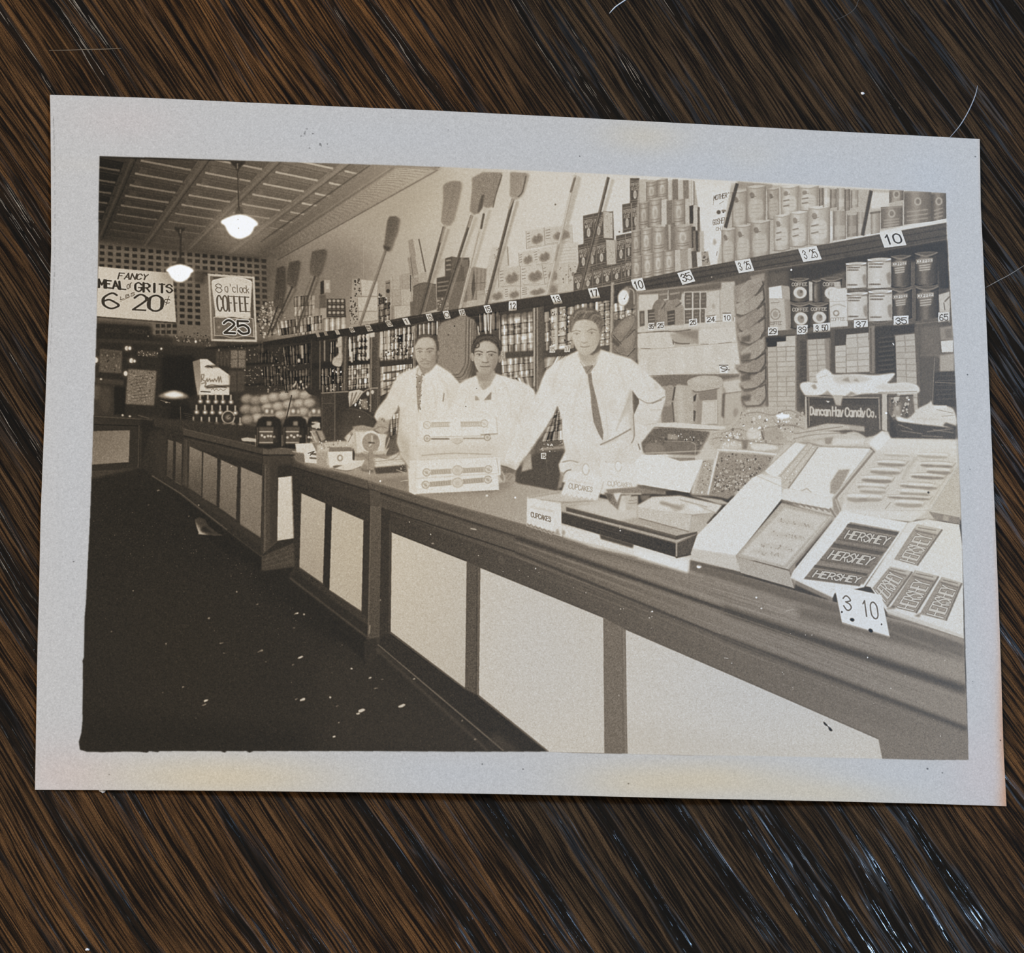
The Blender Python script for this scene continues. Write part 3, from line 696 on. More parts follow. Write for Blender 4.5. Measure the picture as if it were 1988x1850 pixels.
# lettered wall card
P("1382,374 1420,368 1414,470 1380,508 1376,440", 206, .8, 1, 0, 'printed_card', 'white card with faint lettering on the wall between canisters')
T("MOTHER'S", [(1386, 380), (1420, 372), (1420, 381), (1385, 389)], 1.1, 84, .9); L("1384,398 1386,388", .8, 130); L("1396,396 1404,391", .8, 120)
S(ell(1395, 412, 4, 4), 70, .9, .6); S(ell(1405, 409, 5, 2), 100, .8, .6); P(ell(1404, 412, 2, 1.5), 80)
T("GOSHEN", [(1384, 427), (1410, 421), (1409, 432), (1384, 437)], 1.1, 100, .9); T("CHI", [(1390, 442), (1404, 439), (1404, 446), (1390, 448)], 1, 115, .8); S(ell(1387, 470, 3, 6), 130, .6, .8); L("1391,496 1392,488", 1, 110)
# big oats canisters
P("1404,440 1420,356 1836,375 1836,420 1560,482 1392,512", 168, 1, 1.2, 5)
P("1430,352 1500,358 1496,368 1432,366", 140, .9, 1)
def oats(x0, y0, x1, y1, v, lab, tl=-3):
    q = [(x0 - (x1 - x0) * .03, y0), (x1 + (x1 - x0) * .03, y0 + tl), (x1, y1 + tl), (x0, y1)]
    v += 8; Q(q, cyl(v, 16, 62, .36)); w = (x1 - x0) / 2; cx = (x0 + x1) / 2; h = y1 - y0
    S([(x0 - 1, y0), (cx, y0 + tl / 2 - w * .18), (x1 + 1, y0 + tl), (cx, y0 + tl / 2 + w * .2)], v + 26, .95, .4)
    L(sp([(x0 - 1, y0), (cx, y0 + tl / 2 + w * .2), (x1 + 1, y0 + tl)], 5, False), 1.4, v - 40, .8, .3)
    S([(x0 + w * .25, y0 + h * .42), (cx, y0 + h * .34), (x1 - w * .35, y0 + h * .38), (x1 - w * .3, y0 + h * .8), (cx, y0 + h * .86), (x0 + w * .22, y0 + h * .82)], v + 20, .7, .8)
    S(ell(x0 + w * .55, y0 + h * .22, w * .26, h * .09, -20, 8), v - 50, .8, .6); L([(x0 + w * .4, y0 + h * .3), (cx, y0 + h * .25)], 1.2, v - 50, .7)
    for k in range(3): L([(x0 + w * .4, y0 + h * (.5 + .11 * k)), (x1 - w * .55, y0 + h * (.48 + .11 * k))], 1.1, v - 26, .55, .4)
    L(sp([(x0, y1), (cx, y1 + tl / 2 + w * .16), (x1, y1 + tl)], 5, False), 1.5, v - 62, .8, .3)
    R('printed_canister', lab, [(x0, y0), (cx, y0 - w * .18), (x1, y0 + tl), (x1, y1 + tl), (cx, y1 + w * .1), (x0, y1)])
lo = 'pale oats canister with a rolled rim right of the wall card'
for c in ((1421, 373, 1450, 440, 148), (1450, 364, 1486, 432, 150), (1490, 368, 1514, 425, 142), (1401, 447, 1427, 512, 150), (1428, 440, 1458, 508, 152), (1458, 432, 1494, 500, 150)):
    oats(*c, lo)
ln = 'pale cylindrical canister in the right part of the top shelf'
P("1512,362 1556,365 1546,420 1512,420", 178, 1, .6)
for c in ((1516, 364, 1550, 416, 162), (1552, 364, 1588, 408, 162), (1502, 420, 1533, 486, 160), (1534, 414, 1568, 478, 164), (1570, 404, 1610, 474, 164)):
    oats(*c, ln)
    x0, y0, x1, y1, v = c
    for k in range(2): L([(x0 + 5, y0 + (y1 - y0) * (.5 + .2 * k)), (x0 + (x1 - x0) * .45, y0 + (y1 - y0) * (.46 + .2 * k))], 2.2, 84, .7, .6)
for (x0, x1, y0, y1, v) in ((1590, 1598, 366, 400, 120), (1598, 1612, 366, 402, 176), (1612, 1624, 368, 404, 130), (1626, 1640, 366, 408, 160), (1640, 1650, 368, 410, 120), (1652, 1666, 370, 404, 150), (1610, 1618, 410, 470, 182), (1618, 1642, 410, 466, 146), (1645, 1664, 418, 460, 132), (1664, 1680, 412, 458, 150)):
    Q([(x0, y0), (x1, y0 - 1), (x1, y1 - 2), (x0, y1)], cyl(v, 18, 36), n='printed_canister', l='slim canister standing in a gap on the top shelf')
    P([(x0 + 2, (y0 + y1) / 2), (x1 - 2, (y0 + y1) / 2 - 1), (x1 - 2, y1 - 8), (x0 + 2, y1 - 6)], v + 26, .7, .6)
    L([(x0, y0), (x0, y1)], 1.4, 78, .6, .4)
P("1690,372 1726,374 1726,404 1690,406", 200, .9, 1.5); P("1676,408 1692,404 1690,452 1676,456", 176, .8, 1)
Q([(1690, 412), (1708, 410), (1708, 452), (1690, 455)], cyl(150, 20, 40), n='printed_canister', l='short canister beside the dark broom handle at right'); L("1690,414 1708,411", 4, 96, .8, .4)
for (x0, y0, x1, y1, v) in ((1710, 402, 1752, 444, 118), (1726, 370, 1754, 394, 120), (1755, 372, 1808, 436, 116), (1808, 374, 1837, 430, 104)):
    Q([(x0, y0), (x1, y0 - 3), (x1, y1 - 6), (x0, y1)], cyl(v, 26, 40, .4), n='printed_can', l='dark can with a round emblem at the right end of the top shelf')
    cx, cy = (x0 + x1) / 2, y0 + (y1 - y0) * .3; P(ell(cx, cy, 7, 8), 168, .9, .7); P(ell(cx, cy, 4, 5), 110, .8, .7)
    for k in range(3): L([(x0 + 6, y0 + (y1 - y0) * (.62 + .13 * k)), (x1 - 8, y0 + (y1 - y0) * (.54 + .13 * k))], 2.6, 166, .6, .6)
    L([(x0, y0 + 2), (x1, y0 - 1)], 2, 150, .7, .4)

# brooms in front of the goods
broom("537,520 551,516 552,560 545,598 530,594", 66, (539, 595), (520, 650), 3, 52, 'very faint broom at the far end of the wall', False, 0)
broom("562,509 581,505 575,540 571,556 566,558 556,550 558,525", 72, (568, 556), (527, 645), 3.2, 58, 'shadowy broom second from the far end', False, 6)
broom("606,488 632,483 628,505 620,530 613,537 602,532 602,510", 84, (612, 535), (576, 640), 3.6, 70, 'grey broom with its head up, third from the far end', False, 6); L("604,540 560,652", 2.6, 96, .7, .5)
broom("756,420 770,420 773,426 769,448 759,476 755,486 748,486 745,478 749,448 752,428", 94, (750, 482), (698, 632), 5, 100, 'broom with a slim dark head high on the wall', True, 0); P("744,476 758,480 754,488 745,484", 66, .8, .8)
broom("860,360 868,354 880,351 893,352 893,362 886,395 877,428 870,436 862,437 856,430 857,418 860,392", 128, (862, 440), (814, 614), 5, 66, 'broom with a wide head behind the first man')
L("864,437 856,470", 4, 150, .8, .5); L("866,440 822,612", 1.4, 150, .55, .4)
P("916,346 926,340 938,334 975,335 972,352 962,378 959,394 955,401 946,404 940,402 938,396 936,404 929,414 920,417 912,410 913,396 916,370", 128, 1, 1.0, 6)
P("934,380 940,376 937,402 930,412 926,414", 66, .7, 1)
R('printed_broom', 'left one of two brooms with overlapping heads', pt("916,348 938,335 940,376 936,404 918,416 912,410")); R('printed_broom', 'right one of two brooms with overlapping heads', pt("940,335 975,335 962,378 957,400 938,403 940,376"))
L("974,340 962,380 957,402", 2.2, 78, .8, .6, True)
broom(None, 0, (916, 418), (856, 606), 5, 70, 'long dark broom handle rising from the ticket edge'); L("917,416 910,440", 4.4, 158, .8, .5); L("922,420 866,600", 1.3, 156, .5, .4)
broom(None, 0, (942, 404), (892, 602), 5.2, 172, 'pale broom handle with a dark band near its head', False); L("939,416 934,443", 4, 74, .9, .5); L("930,450 896,590", 1.2, 120, .5)
broom("990,334 1024,336 1018,358 1014,372 1006,382 996,386 989,380 990,360", 140, (996, 386), (943, 592), 5.4, 72, 'broom whose head is cut by the top edge of the print'); L("1021,342 1014,372 1006,382", 2, 80, .9, .5, True); L("997,384 988,404", 4.4, 160, .8, .5); L("1003,392 952,588", 1.3, 150, .55, .4)
broom(None, 0, (1117, 340), (1062, 572), 5.6, 158, 'pale broom handle crossing the house cartons'); L("1116,346 1108,372", 4, 86, .7, .6); L("1084,476 1078,505", 4, 128, .6, .6); L("1122,342 1100,430", 3, 150, .6, .8)
broom(None, 0, (1181, 344), (1127, 562), 5.4, 74, 'dark broom handle leaning across the cereal cartons'); L("1178,350 1128,560", 1.2, 130, .5)
broom(None, 0, (1431, 356), (1408, 442), 6.5, 68, 'short stretch of dark handle beside the wall card', False, 0)
broom(None, 0, (1691, 370), (1674, 457), 7, 70, 'dark handle among the canisters at the right', False, 0); L("1687,372 1671,457", 1.4, 120, .6, .4)

# ---- the long shelf --------------------------------------------------------
LEDGE = "510,664 600,649 700,633 800,613 900,598 1000,582 1100,568 1180,555 1248,541 1320,526 1400,511 1460,500 1590,476 1700,456 1837,432 1838,464 1700,489 1590,508 1462,527 1400,546 1330,557 1240,568 1160,580 1100,589 1000,603 900,617 830,624 740,644 640,660 560,670 512,672"
P(LEDGE, (560, 660, 38, 1500, 500, 80), 1, .6, 3, 'printed_shelf', 'long dark shelf running the length of the shop wall')
for d, v, w in ((5, 96, 1.4), (10, 48, 1.6), (16, 84, 1.2), (22, 46, 2)):
    L([(1240, 541 + d * .8), (1460, 499 + d), (1837, 432 + d * 1.15)], w, v, .65, .5)
L("830,624 1000,604 1160,581 1240,569", 3, 36, .8, 1.2); L("700,634 1000,583 1248,542", 1.2, 104, .5, .3)
for cx, cy, w, h, tx, sk, vv in ((617, 650, 6, 9, '', .4, 130), (632, 647, 6, 9, '', .4, 120), (655, 645, 7, 9, '', .5, 150), (683, 640, 8, 10, '8', .5, 165), (716, 637, 10, 12, '5', .5, 165), (755, 628, 10, 12, '5', .6, 172), (789, 624, 10, 13, '1', .5, 190), (834, 616, 11, 14, '15', .35, 190), (867, 611, 11, 15, '0', .35, 196), (897, 607, 11, 13, '15', .3, 190)):
    tag(cx, cy, w, h, tx, sk, v=vv, wd=1, l=f'tiny price ticket {"with the number " + tx + " " if tx else ""}on the far stretch of the long shelf')
tag(947, 600, 12, 15, '15', .35); tag(995, 594, 15, 19, '12', 0, -.04); tag(1080, 581, 17, 18, '13', .42); tag(1153, 569, 18, 20, '17', .32, fat=2.2); tag(1239, 553, 22, 24, '10', .3, -.2, fat=2.2); tag(1332, 538, 25, 23, '35', .45, -.28, fat=2.6); tag(1445, 516, 30, 24, '3 25', .35, -.16); tag(1572, 493, 36, 26, '3 25', .4, -.15); tag(1733, 464, 43, 29, '10', .35, -.12, fat=4, wd=2.4)
# ---- shelves under the long shelf: tins seen between and behind the men -----
UND = "512,672 640,660 740,644 830,624 900,617 1000,603 1100,589 1160,580 1240,568 1330,557 1462,527 1590,508 1838,464 1850,700 1860,860 1400,940 1240,960 900,930 640,860 620,770 600,765"
P(UND, (620, 720, 46, 1240, 700, 96), 1, .6)
P("640,662 740,646 830,626 1000,605 1240,570 1240,584 1000,622 830,642 740,660 640,672", 40, .75, 4)
# far bays
specks([(520, 676), (604, 666), (600, 756), (530, 766)], 120, 34, 120, .8, 2.4); goods([(548, 674), (604, 666), (604, 704), (552, 710)], 9, 2, 50, 16, 20, 60); goods([(548, 722), (604, 716), (602, 752), (552, 758)], 9, 3, 48, 14, 20, 60); L("569,676 570,704", 2, 130, .8, .5); P(ell(580, 700, 2.6, 4), 190, .9, .6); L("586,672 587,694", 4, 168, .9, .6)
for k in range(10): P(ell(568 + RNG.uniform(0, 30), 748 + RNG.uniform(-8, 6), 1.6, 2.6), 190, .8, .6)
goods([(640, 664), (668, 660), (668, 706), (640, 708)], 5, 2, 62, 26, 30, 110); goods([(622, 716), (668, 712), (668, 758), (624, 762)], 6, 3, 52, 20, 30, 90)
P("601,706 722,694 722,704 601,718", 36, .85, 1.2)
L("604,660 604,756", 2.4, 62, .9, .5); L("621,662 621,756", 1.8, 118, .7, .5); L("630,662 630,700", 2.6, 140, .9, .6)
specks([(624, 716), (664, 712), (664, 755), (626, 760)], 26, 120, 210, .8, 1.8)
S("656,656 664,654 666,672 664,684 665,700 661,711 652,711 645,706 647,696 656,688 657,676 652,672 655,664", 166, 1, .6, 5, 'printed_bag', 'crumpled pale paper bag hanging on a far shelf post'); L("652,674 662,673", 1.4, 110, .8, .3); L("646,697 664,696", 1.2, 120, .7, .3); S("648,676 656,676 655,690 648,690", 40, .8, .8)
P("664,653 675,652 674,760 665,762", 72, 1, .8, 4, 'printed_post', 'upright shelf post far down the shop'); L("671,655 668,760", 1.6, 120, .8, .4)
goods([(676, 655), (718, 647), (718, 696), (676, 702)], 5, 4, 84, 34, 40, 110, 'printed_can', 'small dark tin in the bay left of the first man', .8)
L("679,660 680,690", 4.5, 196, .9, .6); L("683,684 683,702", 3.4, 196, .9, .6)
for j in range(4):
    for i in range(3): P(ell(699 + 7 * i, 654 + 14 * j, 3.4, 4.2, -20), 186, .85, .7); P(ell(702 + 7 * i, 656 + 14 * j, 1.8, 4, -20), 44, .9, .6)
P("713,648 718,647 718,696 713,698", 196, .85, .6)
goods([(676, 710), (717, 706), (717, 752), (676, 757)], 8, 5, 108, 30, 40, 70, 'printed_can', 'tiny tin in the second row left of the first man', .6)
for y in (716, 734, 750): L([(676, y), (717, y - 3)], 1.6, 176, .75, .5)
L("694,725 694,748", 2, 170, .9, .4); L("716,708 717,752", 2.4, 186, .9, .4)
P("718,647 739,644 738,800 719,806", (718, 700, 62, 738, 700, 82), 1, .7, 5, 'printed_post', 'broad dark upright between the bays beside the first man'); L("721,650 719,800", 3, 132, .8, .5); P("717,647 727,645 727,654 718,655", 190, .95, .5); L("734,648 733,800", 1.2, 110, .4)
goods([(737, 644), (806, 632), (804, 700), (738, 704)], 9, 5, 118, 34, 46, 90, 'printed_can', 'stacked tin in the bright bay behind the first man', .8)
L("741,648 739,692", 6, 186, .85, .8); L("752,646 752,676", 7, 176, .8, .8); L("768,640 768,678", 2, 205, .95, .4); L("785,638 784,680", 2, 205, .95, .4); L("793,636 793,655", 3, 190, .9, .5)
specks([(740, 680), (804, 676), (803, 700), (740, 702)], 34, 40, 210, 1, 2.4); specks([(758, 648), (804, 640), (804, 680), (758, 684)], 34, 40, 205, .9, 2)
P("737,700 804,695 804,706 737,710", 52, .95, 1)
goods([(738, 712), (800, 706), (800, 736), (738, 770)], 9, 4, 140, 30, 40, 50)
for y in (724, 740, 756): L([(746, y), (775, y - 3)], 3.4, 62, .85, .7)
P("804,630 812,628 808,720 801,720", 62, .95, .6); L("805,632 803,716", 1.6, 186, .9, .4); L("808,630 806,712", 1.2, 170, .8, .4)
goods([(812, 630), (856, 622), (856, 650), (812, 652)], 5, 1, 96, 20, 40, 100); L("822,630 823,650", 2, 195, .9, .5)
# hanging stack of dark paper sacks
P("849,640 857,626 880,619 895,612 906,614 920,620 926,634 928,690 926,720 905,742 888,742 860,728 848,712", 122, 1, .8, 7, 'printed_sack', 'stack of flat brown paper sacks hanging behind the first two men')
S("854,640 862,626 882,620 898,614 908,618 904,660 902,716 886,728 862,720 850,704", 130, .9, 1.5, 6)
for x, v in ((905, 84), (911, 70), (916, 92), (921, 76), (925, 70)):
    L([(x, 616 + (x - 905) * .7), (x - 1, 660), (x - 1.5, 700), (x - 7, 716 + (x - 905) * .4), (x - 16, 727 + (x - 905) * .8), (x - 34, 727 + (x - 905) * .9)], 1.7, v, .85, .3, True)
L("908,618 906,705", 1.2, 160, .5); L("914,622 912,708", 1.2, 160, .5)
P(ell(882, 633, 1.3, 1.3), 50); L("928,634 930,650", 2.6, 196, .9, .5); L("924,632 924,640", 2, 60, .8)
P("914,700 932,690 935,730 912,738", 70, .7, 2.5)
# bay of shiny tins, centre
lt = 'shiny tin with a pale band in the bay behind the second man'
goods([(928, 610), (970, 604), (970, 640), (930, 645)], 5, 1, 120, 24, 50, 95); L("943,612 943,648", 3, 205, .9, .6); L("953,612 952,650", 3, 205, .9, .6); L("969,612 970,660", 2, 190, .8, .6)
goods([(972, 612), (1036, 604), (1036, 684), (974, 690)], 5, 4, 142, 18, 50, 70, 'printed_can', lt, 1)
for j in range(5):
    y = 632 + 14.2 * j
    for i in range(5): P(ell(980 + 13 * i, y - .6 * i * 2 - 20, 4, 2.2), 205, .7, 1)
goods([(972, 694), (1036, 690), (1036, 730), (974, 740)], 6, 3, 150, 18, 46, 60, 'printed_can', 'shiny tin on the lower shelf behind the second man', 1)
P("966,608 1036,598 1036,610 966,622", 62, .7, 3)
P("972,684 1036,680 1036,692 972,697", 72, 1, .8, 4); P("972,736 1036,728 1046,760 1040,790 1020,760", 132, .7, 2); goods([(985, 735), (1036, 730), (1036, 764), (1000, 752)], 5, 2, 140, 20, 40, 60)
P("968,682 980,680 981,696 968,697", 180, .9, .8); T("13", [(970, 684), (978, 683), (978, 693), (970, 694)], .9, 90, .7)
P("1033,600 1056,594 1054,690 1048,768 1038,766", (1034, 660, 92, 1056, 660, 84), 1, .7, 5, 'printed_post', 'dark double upright between the second and third man'); L("1037,598 1037,750", 3, 178, .85, .6); L("1043,597 1043,756", 1.8, 176, .75, .5); L("1040,600 1040,760", 1.6, 70, .8, .4)
P("1040,730 1050,700 1060,700 1050,745 1042,766", 110, .6, 2)
P("1056,592 1186,574 1186,590 1056,606", 58, .75, 3)
lv = 'tin in the bright columns of tins left of the third man'
goods([(1056, 606), (1066, 604), (1067, 680), (1058, 682)], 1, 4, 150, 20, 40, 60); goods([(1068, 600), (1080, 598), (1081, 680), (1069, 682)], 1, 6, 158, 16, 60, 40, 'printed_can', lv, 1); P("1076,598 1082,597 1083,678 1077,680", 192, .9, 1)
goods([(1084, 596), (1099, 594), (1099, 680), (1084, 682)], 1, 6, 170, 14, 60, 30, 'printed_can', lv, 1); goods([(1100, 596), (1116, 594), (1116, 676), (1100, 680)], 1, 5, 120, 30, 60, 60)
L("1112,596 1112,676", 2.5, 180, .8, .8); specks([(1058, 606), (1114, 598), (1114, 676), (1058, 682)], 60, 70, 205, .9, 2.2)
P("1052,682 1118,676 1118,690 1056,694", 74, 1, .8, 4); tag(1072, 678, 11, 13, '15', 0, 0, 190, 110, .9); tag(1101, 677, 11, 13, '17', 0, 0, 190, 110, .9)
goods([(1056, 694), (1100, 690), (1086, 706), (1058, 722)], 4, 2, 142, 20, 40, 60)
goods([(1114, 592), (1184, 582), (1184, 604), (1114, 612)], 5, 1, 130, 20, 46, 80)
goods([(1162, 590), (1184, 586), (1184, 670), (1164, 674)], 2, 6, 165, 20, 70, 40, 'printed_can', 'round-faced tin stacked right of the tall man', 1)
for j in range(6):
    for i in range(2): L(ell(1168 + 11 * i, 598 + 13 * j, 4, 4, 0, 12), 1.4, 96, .7, .3)
P("1164,672 1200,668 1200,680 1164,684", 80, .8, 1)
goods([(1188, 590), (1240, 580), (1240, 616), (1190, 622)], 4, 2, 150, 24, 60, 60, 'printed_can', 'tin with a ring on its face under the round clock', 1)
for i in range(4): L(ell(1198 + 12 * i, 614 - i, 4, 4, 0, 12), 1.4, 90, .8, .3)
P("1186,548 1192,548 1190,695 1183,690", 156, 1, .6, 4, 'printed_post', 'thin pale post right of the tall man'); L("1191,552 1189,690", 1.2, 84, .8, .3)
# round clock
P("1212,556 1226,554 1236,566 1236,592 1226,600 1212,600", 96, 1, .8); L("1222,560 1230,566 1231,590", 2.4, 178, .8, .5, True); L("1228,558 1235,568 1235,588", 1.5, 60, .8, .4, True)
P("1207,562 1218,556 1224,566 1220,572 1210,570", 150, .8, .8)
S(ell(1210, 578, 11, 16, 8), 212, 1, .5, 0, 'printed_clock', 'small round white clock face under the long shelf'); L(ell(1210, 578, 10.6, 15.6, 8, 24), 1.3, 130, .7, .3); P(ell(1212, 580, 1.2, 1.2), 60); L("1212,580 1216,572", .9, 130, .6)
# dark loaf bags left of the right-hand bay
P("1186,650 1200,628 1222,612 1236,620 1234,706 1190,690", 118, 1, 1, 5)
def loafbag(pts, v, lab):
    S(pts, v, 1, .6, 6, 'printed_bag', lab); p = pt(pts); L(sp(p, 4), 1.2, v - 46, .55, .4); c = p.mean(0)
    S(p * .55 + c * .45 + [2, -3], v + 26, .5, 2)
loafbag("1187,648 1205,624 1224,612 1234,616 1228,634 1212,654 1204,664 1192,658", 126, 'brown paper package wedged beside the thin post, upper one'); loafbag("1190,672 1206,664 1218,650 1234,640 1232,668 1222,690 1206,690", 122, 'brown paper package wedged beside the thin post, middle one'); loafbag("1190,684 1206,688 1224,690 1234,676 1234,706 1214,700", 116, 'brown paper package wedged beside the thin post, lowest one')
L("1190,650 1206,668", 1.6, 70, .8); P("1190,655 1204,668 1200,674 1188,664", 78, .8, .8); L("1216,656 1232,640", 1.4, 64, .7); L("1218,692 1233,676", 1.4, 64, .7)
# ---- the bay with bread -----------------------------------------------------
P("1234,566 1412,546 1412,560 1440,700 1460,940 1290,940 1240,700", 178, 1, .8, 3)
P("1236,568 1330,557 1402,546 1462,534 1462,552 1400,562 1330,568 1280,574 1238,576", 92, .9, 2); P("1232,566 1240,566 1240,700 1234,696", 110, .8, .8); L("1238,570 1239,700", 1.6, 170, .8, .4)
P("1240,572 1282,570 1274,602 1262,604 1240,604", 186, 1, 1)
P("1278,566 1298,564 1296,580 1278,582", 112, 1, .6); P("1298,562 1324,560 1322,582 1298,584", 104, 1, .6); L("1297,564 1296,582", 1.2, 176); L("1281,572 1296,570", 3, 160, .7, .5); L("1302,571 1318,568", 3.4, 162, .7, .5)
S("1262,626 1268,592 1280,580 1290,584 1286,600 1284,632 1270,632", 118, 1, .7, 5, 'printed_bag', 'dark creased paper bag on the ticketed shelf, left one'); S("1278,634 1278,604 1290,584 1306,582 1316,580 1322,592 1308,604 1306,630 1292,634", 132, 1, .7, 5, 'printed_bag', 'brown paper bag with a folded top on the ticketed shelf'); S("1308,632 1310,600 1320,592 1328,598 1328,630", 142, 1, .7, 5, 'printed_bag', 'narrow paper bag on the ticketed shelf')
L("1284,600 1292,588", 1.8, 74, .8, .4); L("1312,596 1322,588", 2, 70, .8, .4); L("1290,586 1290,604", 1, 90, .6)
P("1238,602 1254,600 1254,634 1239,636", 178, 1, .5); P("1241,604 1251,603 1251,632 1242,634", 92, 1, .4, 0, 'printed_packet', 'narrow dark-faced packet at the left end of the ticketed shelf'); P("1244,608 1249,607 1249,628 1244,629", 128, .8, .5)
P("1256,602 1270,600 1272,634 1257,636", 84, 1, .5, 0, 'printed_packet', 'dark packet with white lines at the left of the ticketed shelf'); L("1256,602 1257,634", 1.8, 180)
for k in range(4): L([(1260, 609 + 6 * k), (1270, 608 + 6 * k)], 1.8, 172, .7, .4)
P("1295,604 1310,602 1310,630 1296,632", 78, 1, .6)
for k in range(3): L([(1297, 612 + 6 * k), (1308, 610 + 6 * k)], 1.8, 160, .7, .4)
for x, y, w, h in ((1329, 568, 14, 30), (1346, 568, 12, 30), (1360, 568, 11, 30), (1329, 602, 14, 26), (1346, 601, 12, 26), (1360, 600, 8, 26)):
    P([(x - 1.5, y - 1.5), (x + w + 1.5, y - 2), (x + w + 1.5, y + h + 1.5), (x - 1.5, y + h + 2)], 190, 1, .3); P([(x, y), (x + w, y - .5), (x + w, y + h), (x, y + h + .5)], 96, 1, .3, 0, 'printed_packet', 'dark packet with white borders in the block above the ticket 25')
    for k in range(3): L([(x + 3, y + 7 + 7 * k), (x + w - 3, y + 6.5 + 7 * k)], 2, 152 if w > 12 else 128, .8, .5)
P("1372,568 1396,563 1398,620 1374,624", 182, 1, .6, 4, 'printed_carton', 'plain pale carton in front of the paper bag garland'); P("1400,548 1426,546 1432,616 1398,620", 174, 1, 1, 4, 'printed_carton', 'taller plain carton beside the paper bag garland'); L("1397,564 1398,620", 1.2, 140, .6); S(ell(1385, 594, 3, 4), 140, .7, .8); L("1427,586 1430,596", 3, 120, .7, .6)
P("1238,637 1330,630 1436,622 1436,634 1330,636 1238,646", 186, 1, .8)
tag(1264, 634, 12, 14, '35', 0, -.06, 200, 60, 1.2); tag(1282, 632, 15, 14, '25', 0, -.1, 202, 60, 1.2); tag(1345, 626, 16, 14, '25', 0, -.12, 204, 60, 1.3); tag(1380, 620, 21, 15, '24', 0, -.06, 204, 60, 1.3); tag(1411, 617, 17, 15, '10', 0, -.05, 204, 60, 1.3); tag(1429, 620, 9, 9, '', 0, -.05)
L("1371,614 1388,612", 1.4, 50, .8, .2); L("1403,608 1418,608", 1.4, 50, .8, .2); L("1388,624 1402,623", 1, 80, .7)
L("1238,647 1290,643 1308,644 1340,640", 2, 66, .8, .6, True); P("1300,643 1358,640 1358,668 1310,668 1320,650", 116, .8, 2.2)
# white bread loaves
P("1238,648 1300,645 1330,656 1356,668 1356,640 1430,634 1444,700 1440,726 1240,734", 188, 1, .8, 4)
ll = 'white wrapped loaf of bread in the stacked rows'
for k in range(5): S([(1240 + 14 * k, 650 - k * .4), (1256 + 14 * k, 648), (1256 + 14 * k, 676), (1240 + 14 * k, 678)], 190 - 4 * (k % 2), .9, 1.2, 4, 'printed_bread_loaf', ll)
P("1300,646 1320,648 1340,654 1356,658 1356,668 1310,672 1304,660", 150, .8, 1.5); L("1308,664 1320,667 1338,667", 2.2, 78, .8, .5, True); L("1306,660 1307,668", 2, 80, .7)
for k in range(5): S([(1358 + 16 * k, 642 - k), (1374 + 16 * k, 640 - k), (1375 + 16 * k, 668), (1358 + 16 * k, 669)], 190, .9, 1, 4, 'printed_bread_loaf', ll); L([(1374 + 16 * k, 642 - k), (1375 + 16 * k, 666)], 1, 168, .5, .5)
for j in range(2):
    for k in range(11): S([(1240 + 18 * k, 678 + 24 * j - k * .8), (1257 + 18 * k, 677 + 24 * j - k * .8), (1257 + 18 * k, 700 + 24 * j - k * .8), (1240 + 18 * k, 701 + 24 * j - k * .8)], 190 + RNG.uniform(-5, 4), .85, 1.4, 4, 'printed_bread_loaf', ll)
L("1240,678 1290,676 1330,672 1360,670 1432,664", 1, 128, .55, .3); L("1238,730 1430,722", 1.2, 150, .4)
L("1244,676 1262,677", 1.2, 110, .7); L("1360,668 1375,668", 1.2, 110, .7); L("1395,667 1420,664", 1.2, 110, .6)
tag(1405, 716, 17, 16, '9', 0, 0, 206, 60, 1.3); L("1396,709 1413,709", 1.3, 54, .9); L("1413,718 1416,718", 1.4, 70)
P("1244,732 1300,728 1436,727 1432,742 1300,760 1262,740", (1260, 735, 110, 1420, 735, 104), 1, .8, 4)
L("1240,730 1436,726", 1.3, 86, .7, .3)
# brown loaves on the next shelf
P("1280,752 1330,748 1400,738 1440,730 1450,826 1290,826", 150, 1, 1, 4)
S("1283,756 1292,750 1306,750 1307,790 1306,818 1292,820 1284,818", 146, 1, .7, 6, 'printed_bread_loaf', 'upright brown wrapped loaf nearest the tall man\'s elbow'); S("1312,750 1326,748 1338,752 1344,764 1346,800 1344,822 1318,822 1308,800", 166, 1, .8, 6, 'printed_bread_loaf', 'upright round-shouldered loaf with mottled wrapper')
L("1310,752 1306,776", 3, 66, .9, .4); L("1305,782 1308,818", 3, 72, .8, .6); P("1284,790 1306,786 1305,820 1286,820", 112, .7, 1.5); P("1346,770 1352,764 1350,778 1346,780", 60, .9, .5); P("1346,796 1351,798 1349,818 1346,818", 78, .9, .5); S("1316,756 1324,756 1328,815 1318,818", 186, .5, 2.5)
S("1334,740 1346,733 1364,729 1390,730 1402,735 1402,746 1396,753 1374,757 1350,760 1338,752", 168, 1, .7, 6, 'printed_bread_loaf', 'oval loaf lying across the tops of two upright loaves'); L("1345,758 1352,761 1376,758 1396,754", 1.8, 84, .8, .5, True); S("1346,736 1372,733 1390,738 1370,745 1348,746", 184, .5, 2)
P("1356,762 1392,756 1392,776 1358,778", 124, 1, 1); P("1352,778 1362,776 1362,824 1354,824", 140, .9, .8); P("1364,778 1392,776 1392,822 1361,824", 184, 1, .6, 3, 'printed_carton', 'pale carton with a faint panel under the oval loaf'); L("1366,780 1388,778 1388,820", 1, 158, .7); P("1392,756 1402,750 1404,826 1394,826", 172, .9, 1); P("1402,765 1408,764 1406,812 1400,808", 92, .85, 1.2)
P("1402,742 1436,736 1440,752 1446,760 1410,764", 186, .95, 1); L("1405,764 1440,760", 1.4, 96, .8, .4); P("1408,766 1440,762 1444,820 1406,824", 170, .9, 1.2); S(ell(1428, 800, 5, 9, 10), 130, .6, 1); L("1436,812 1440,800", 1.2, 80, .7)
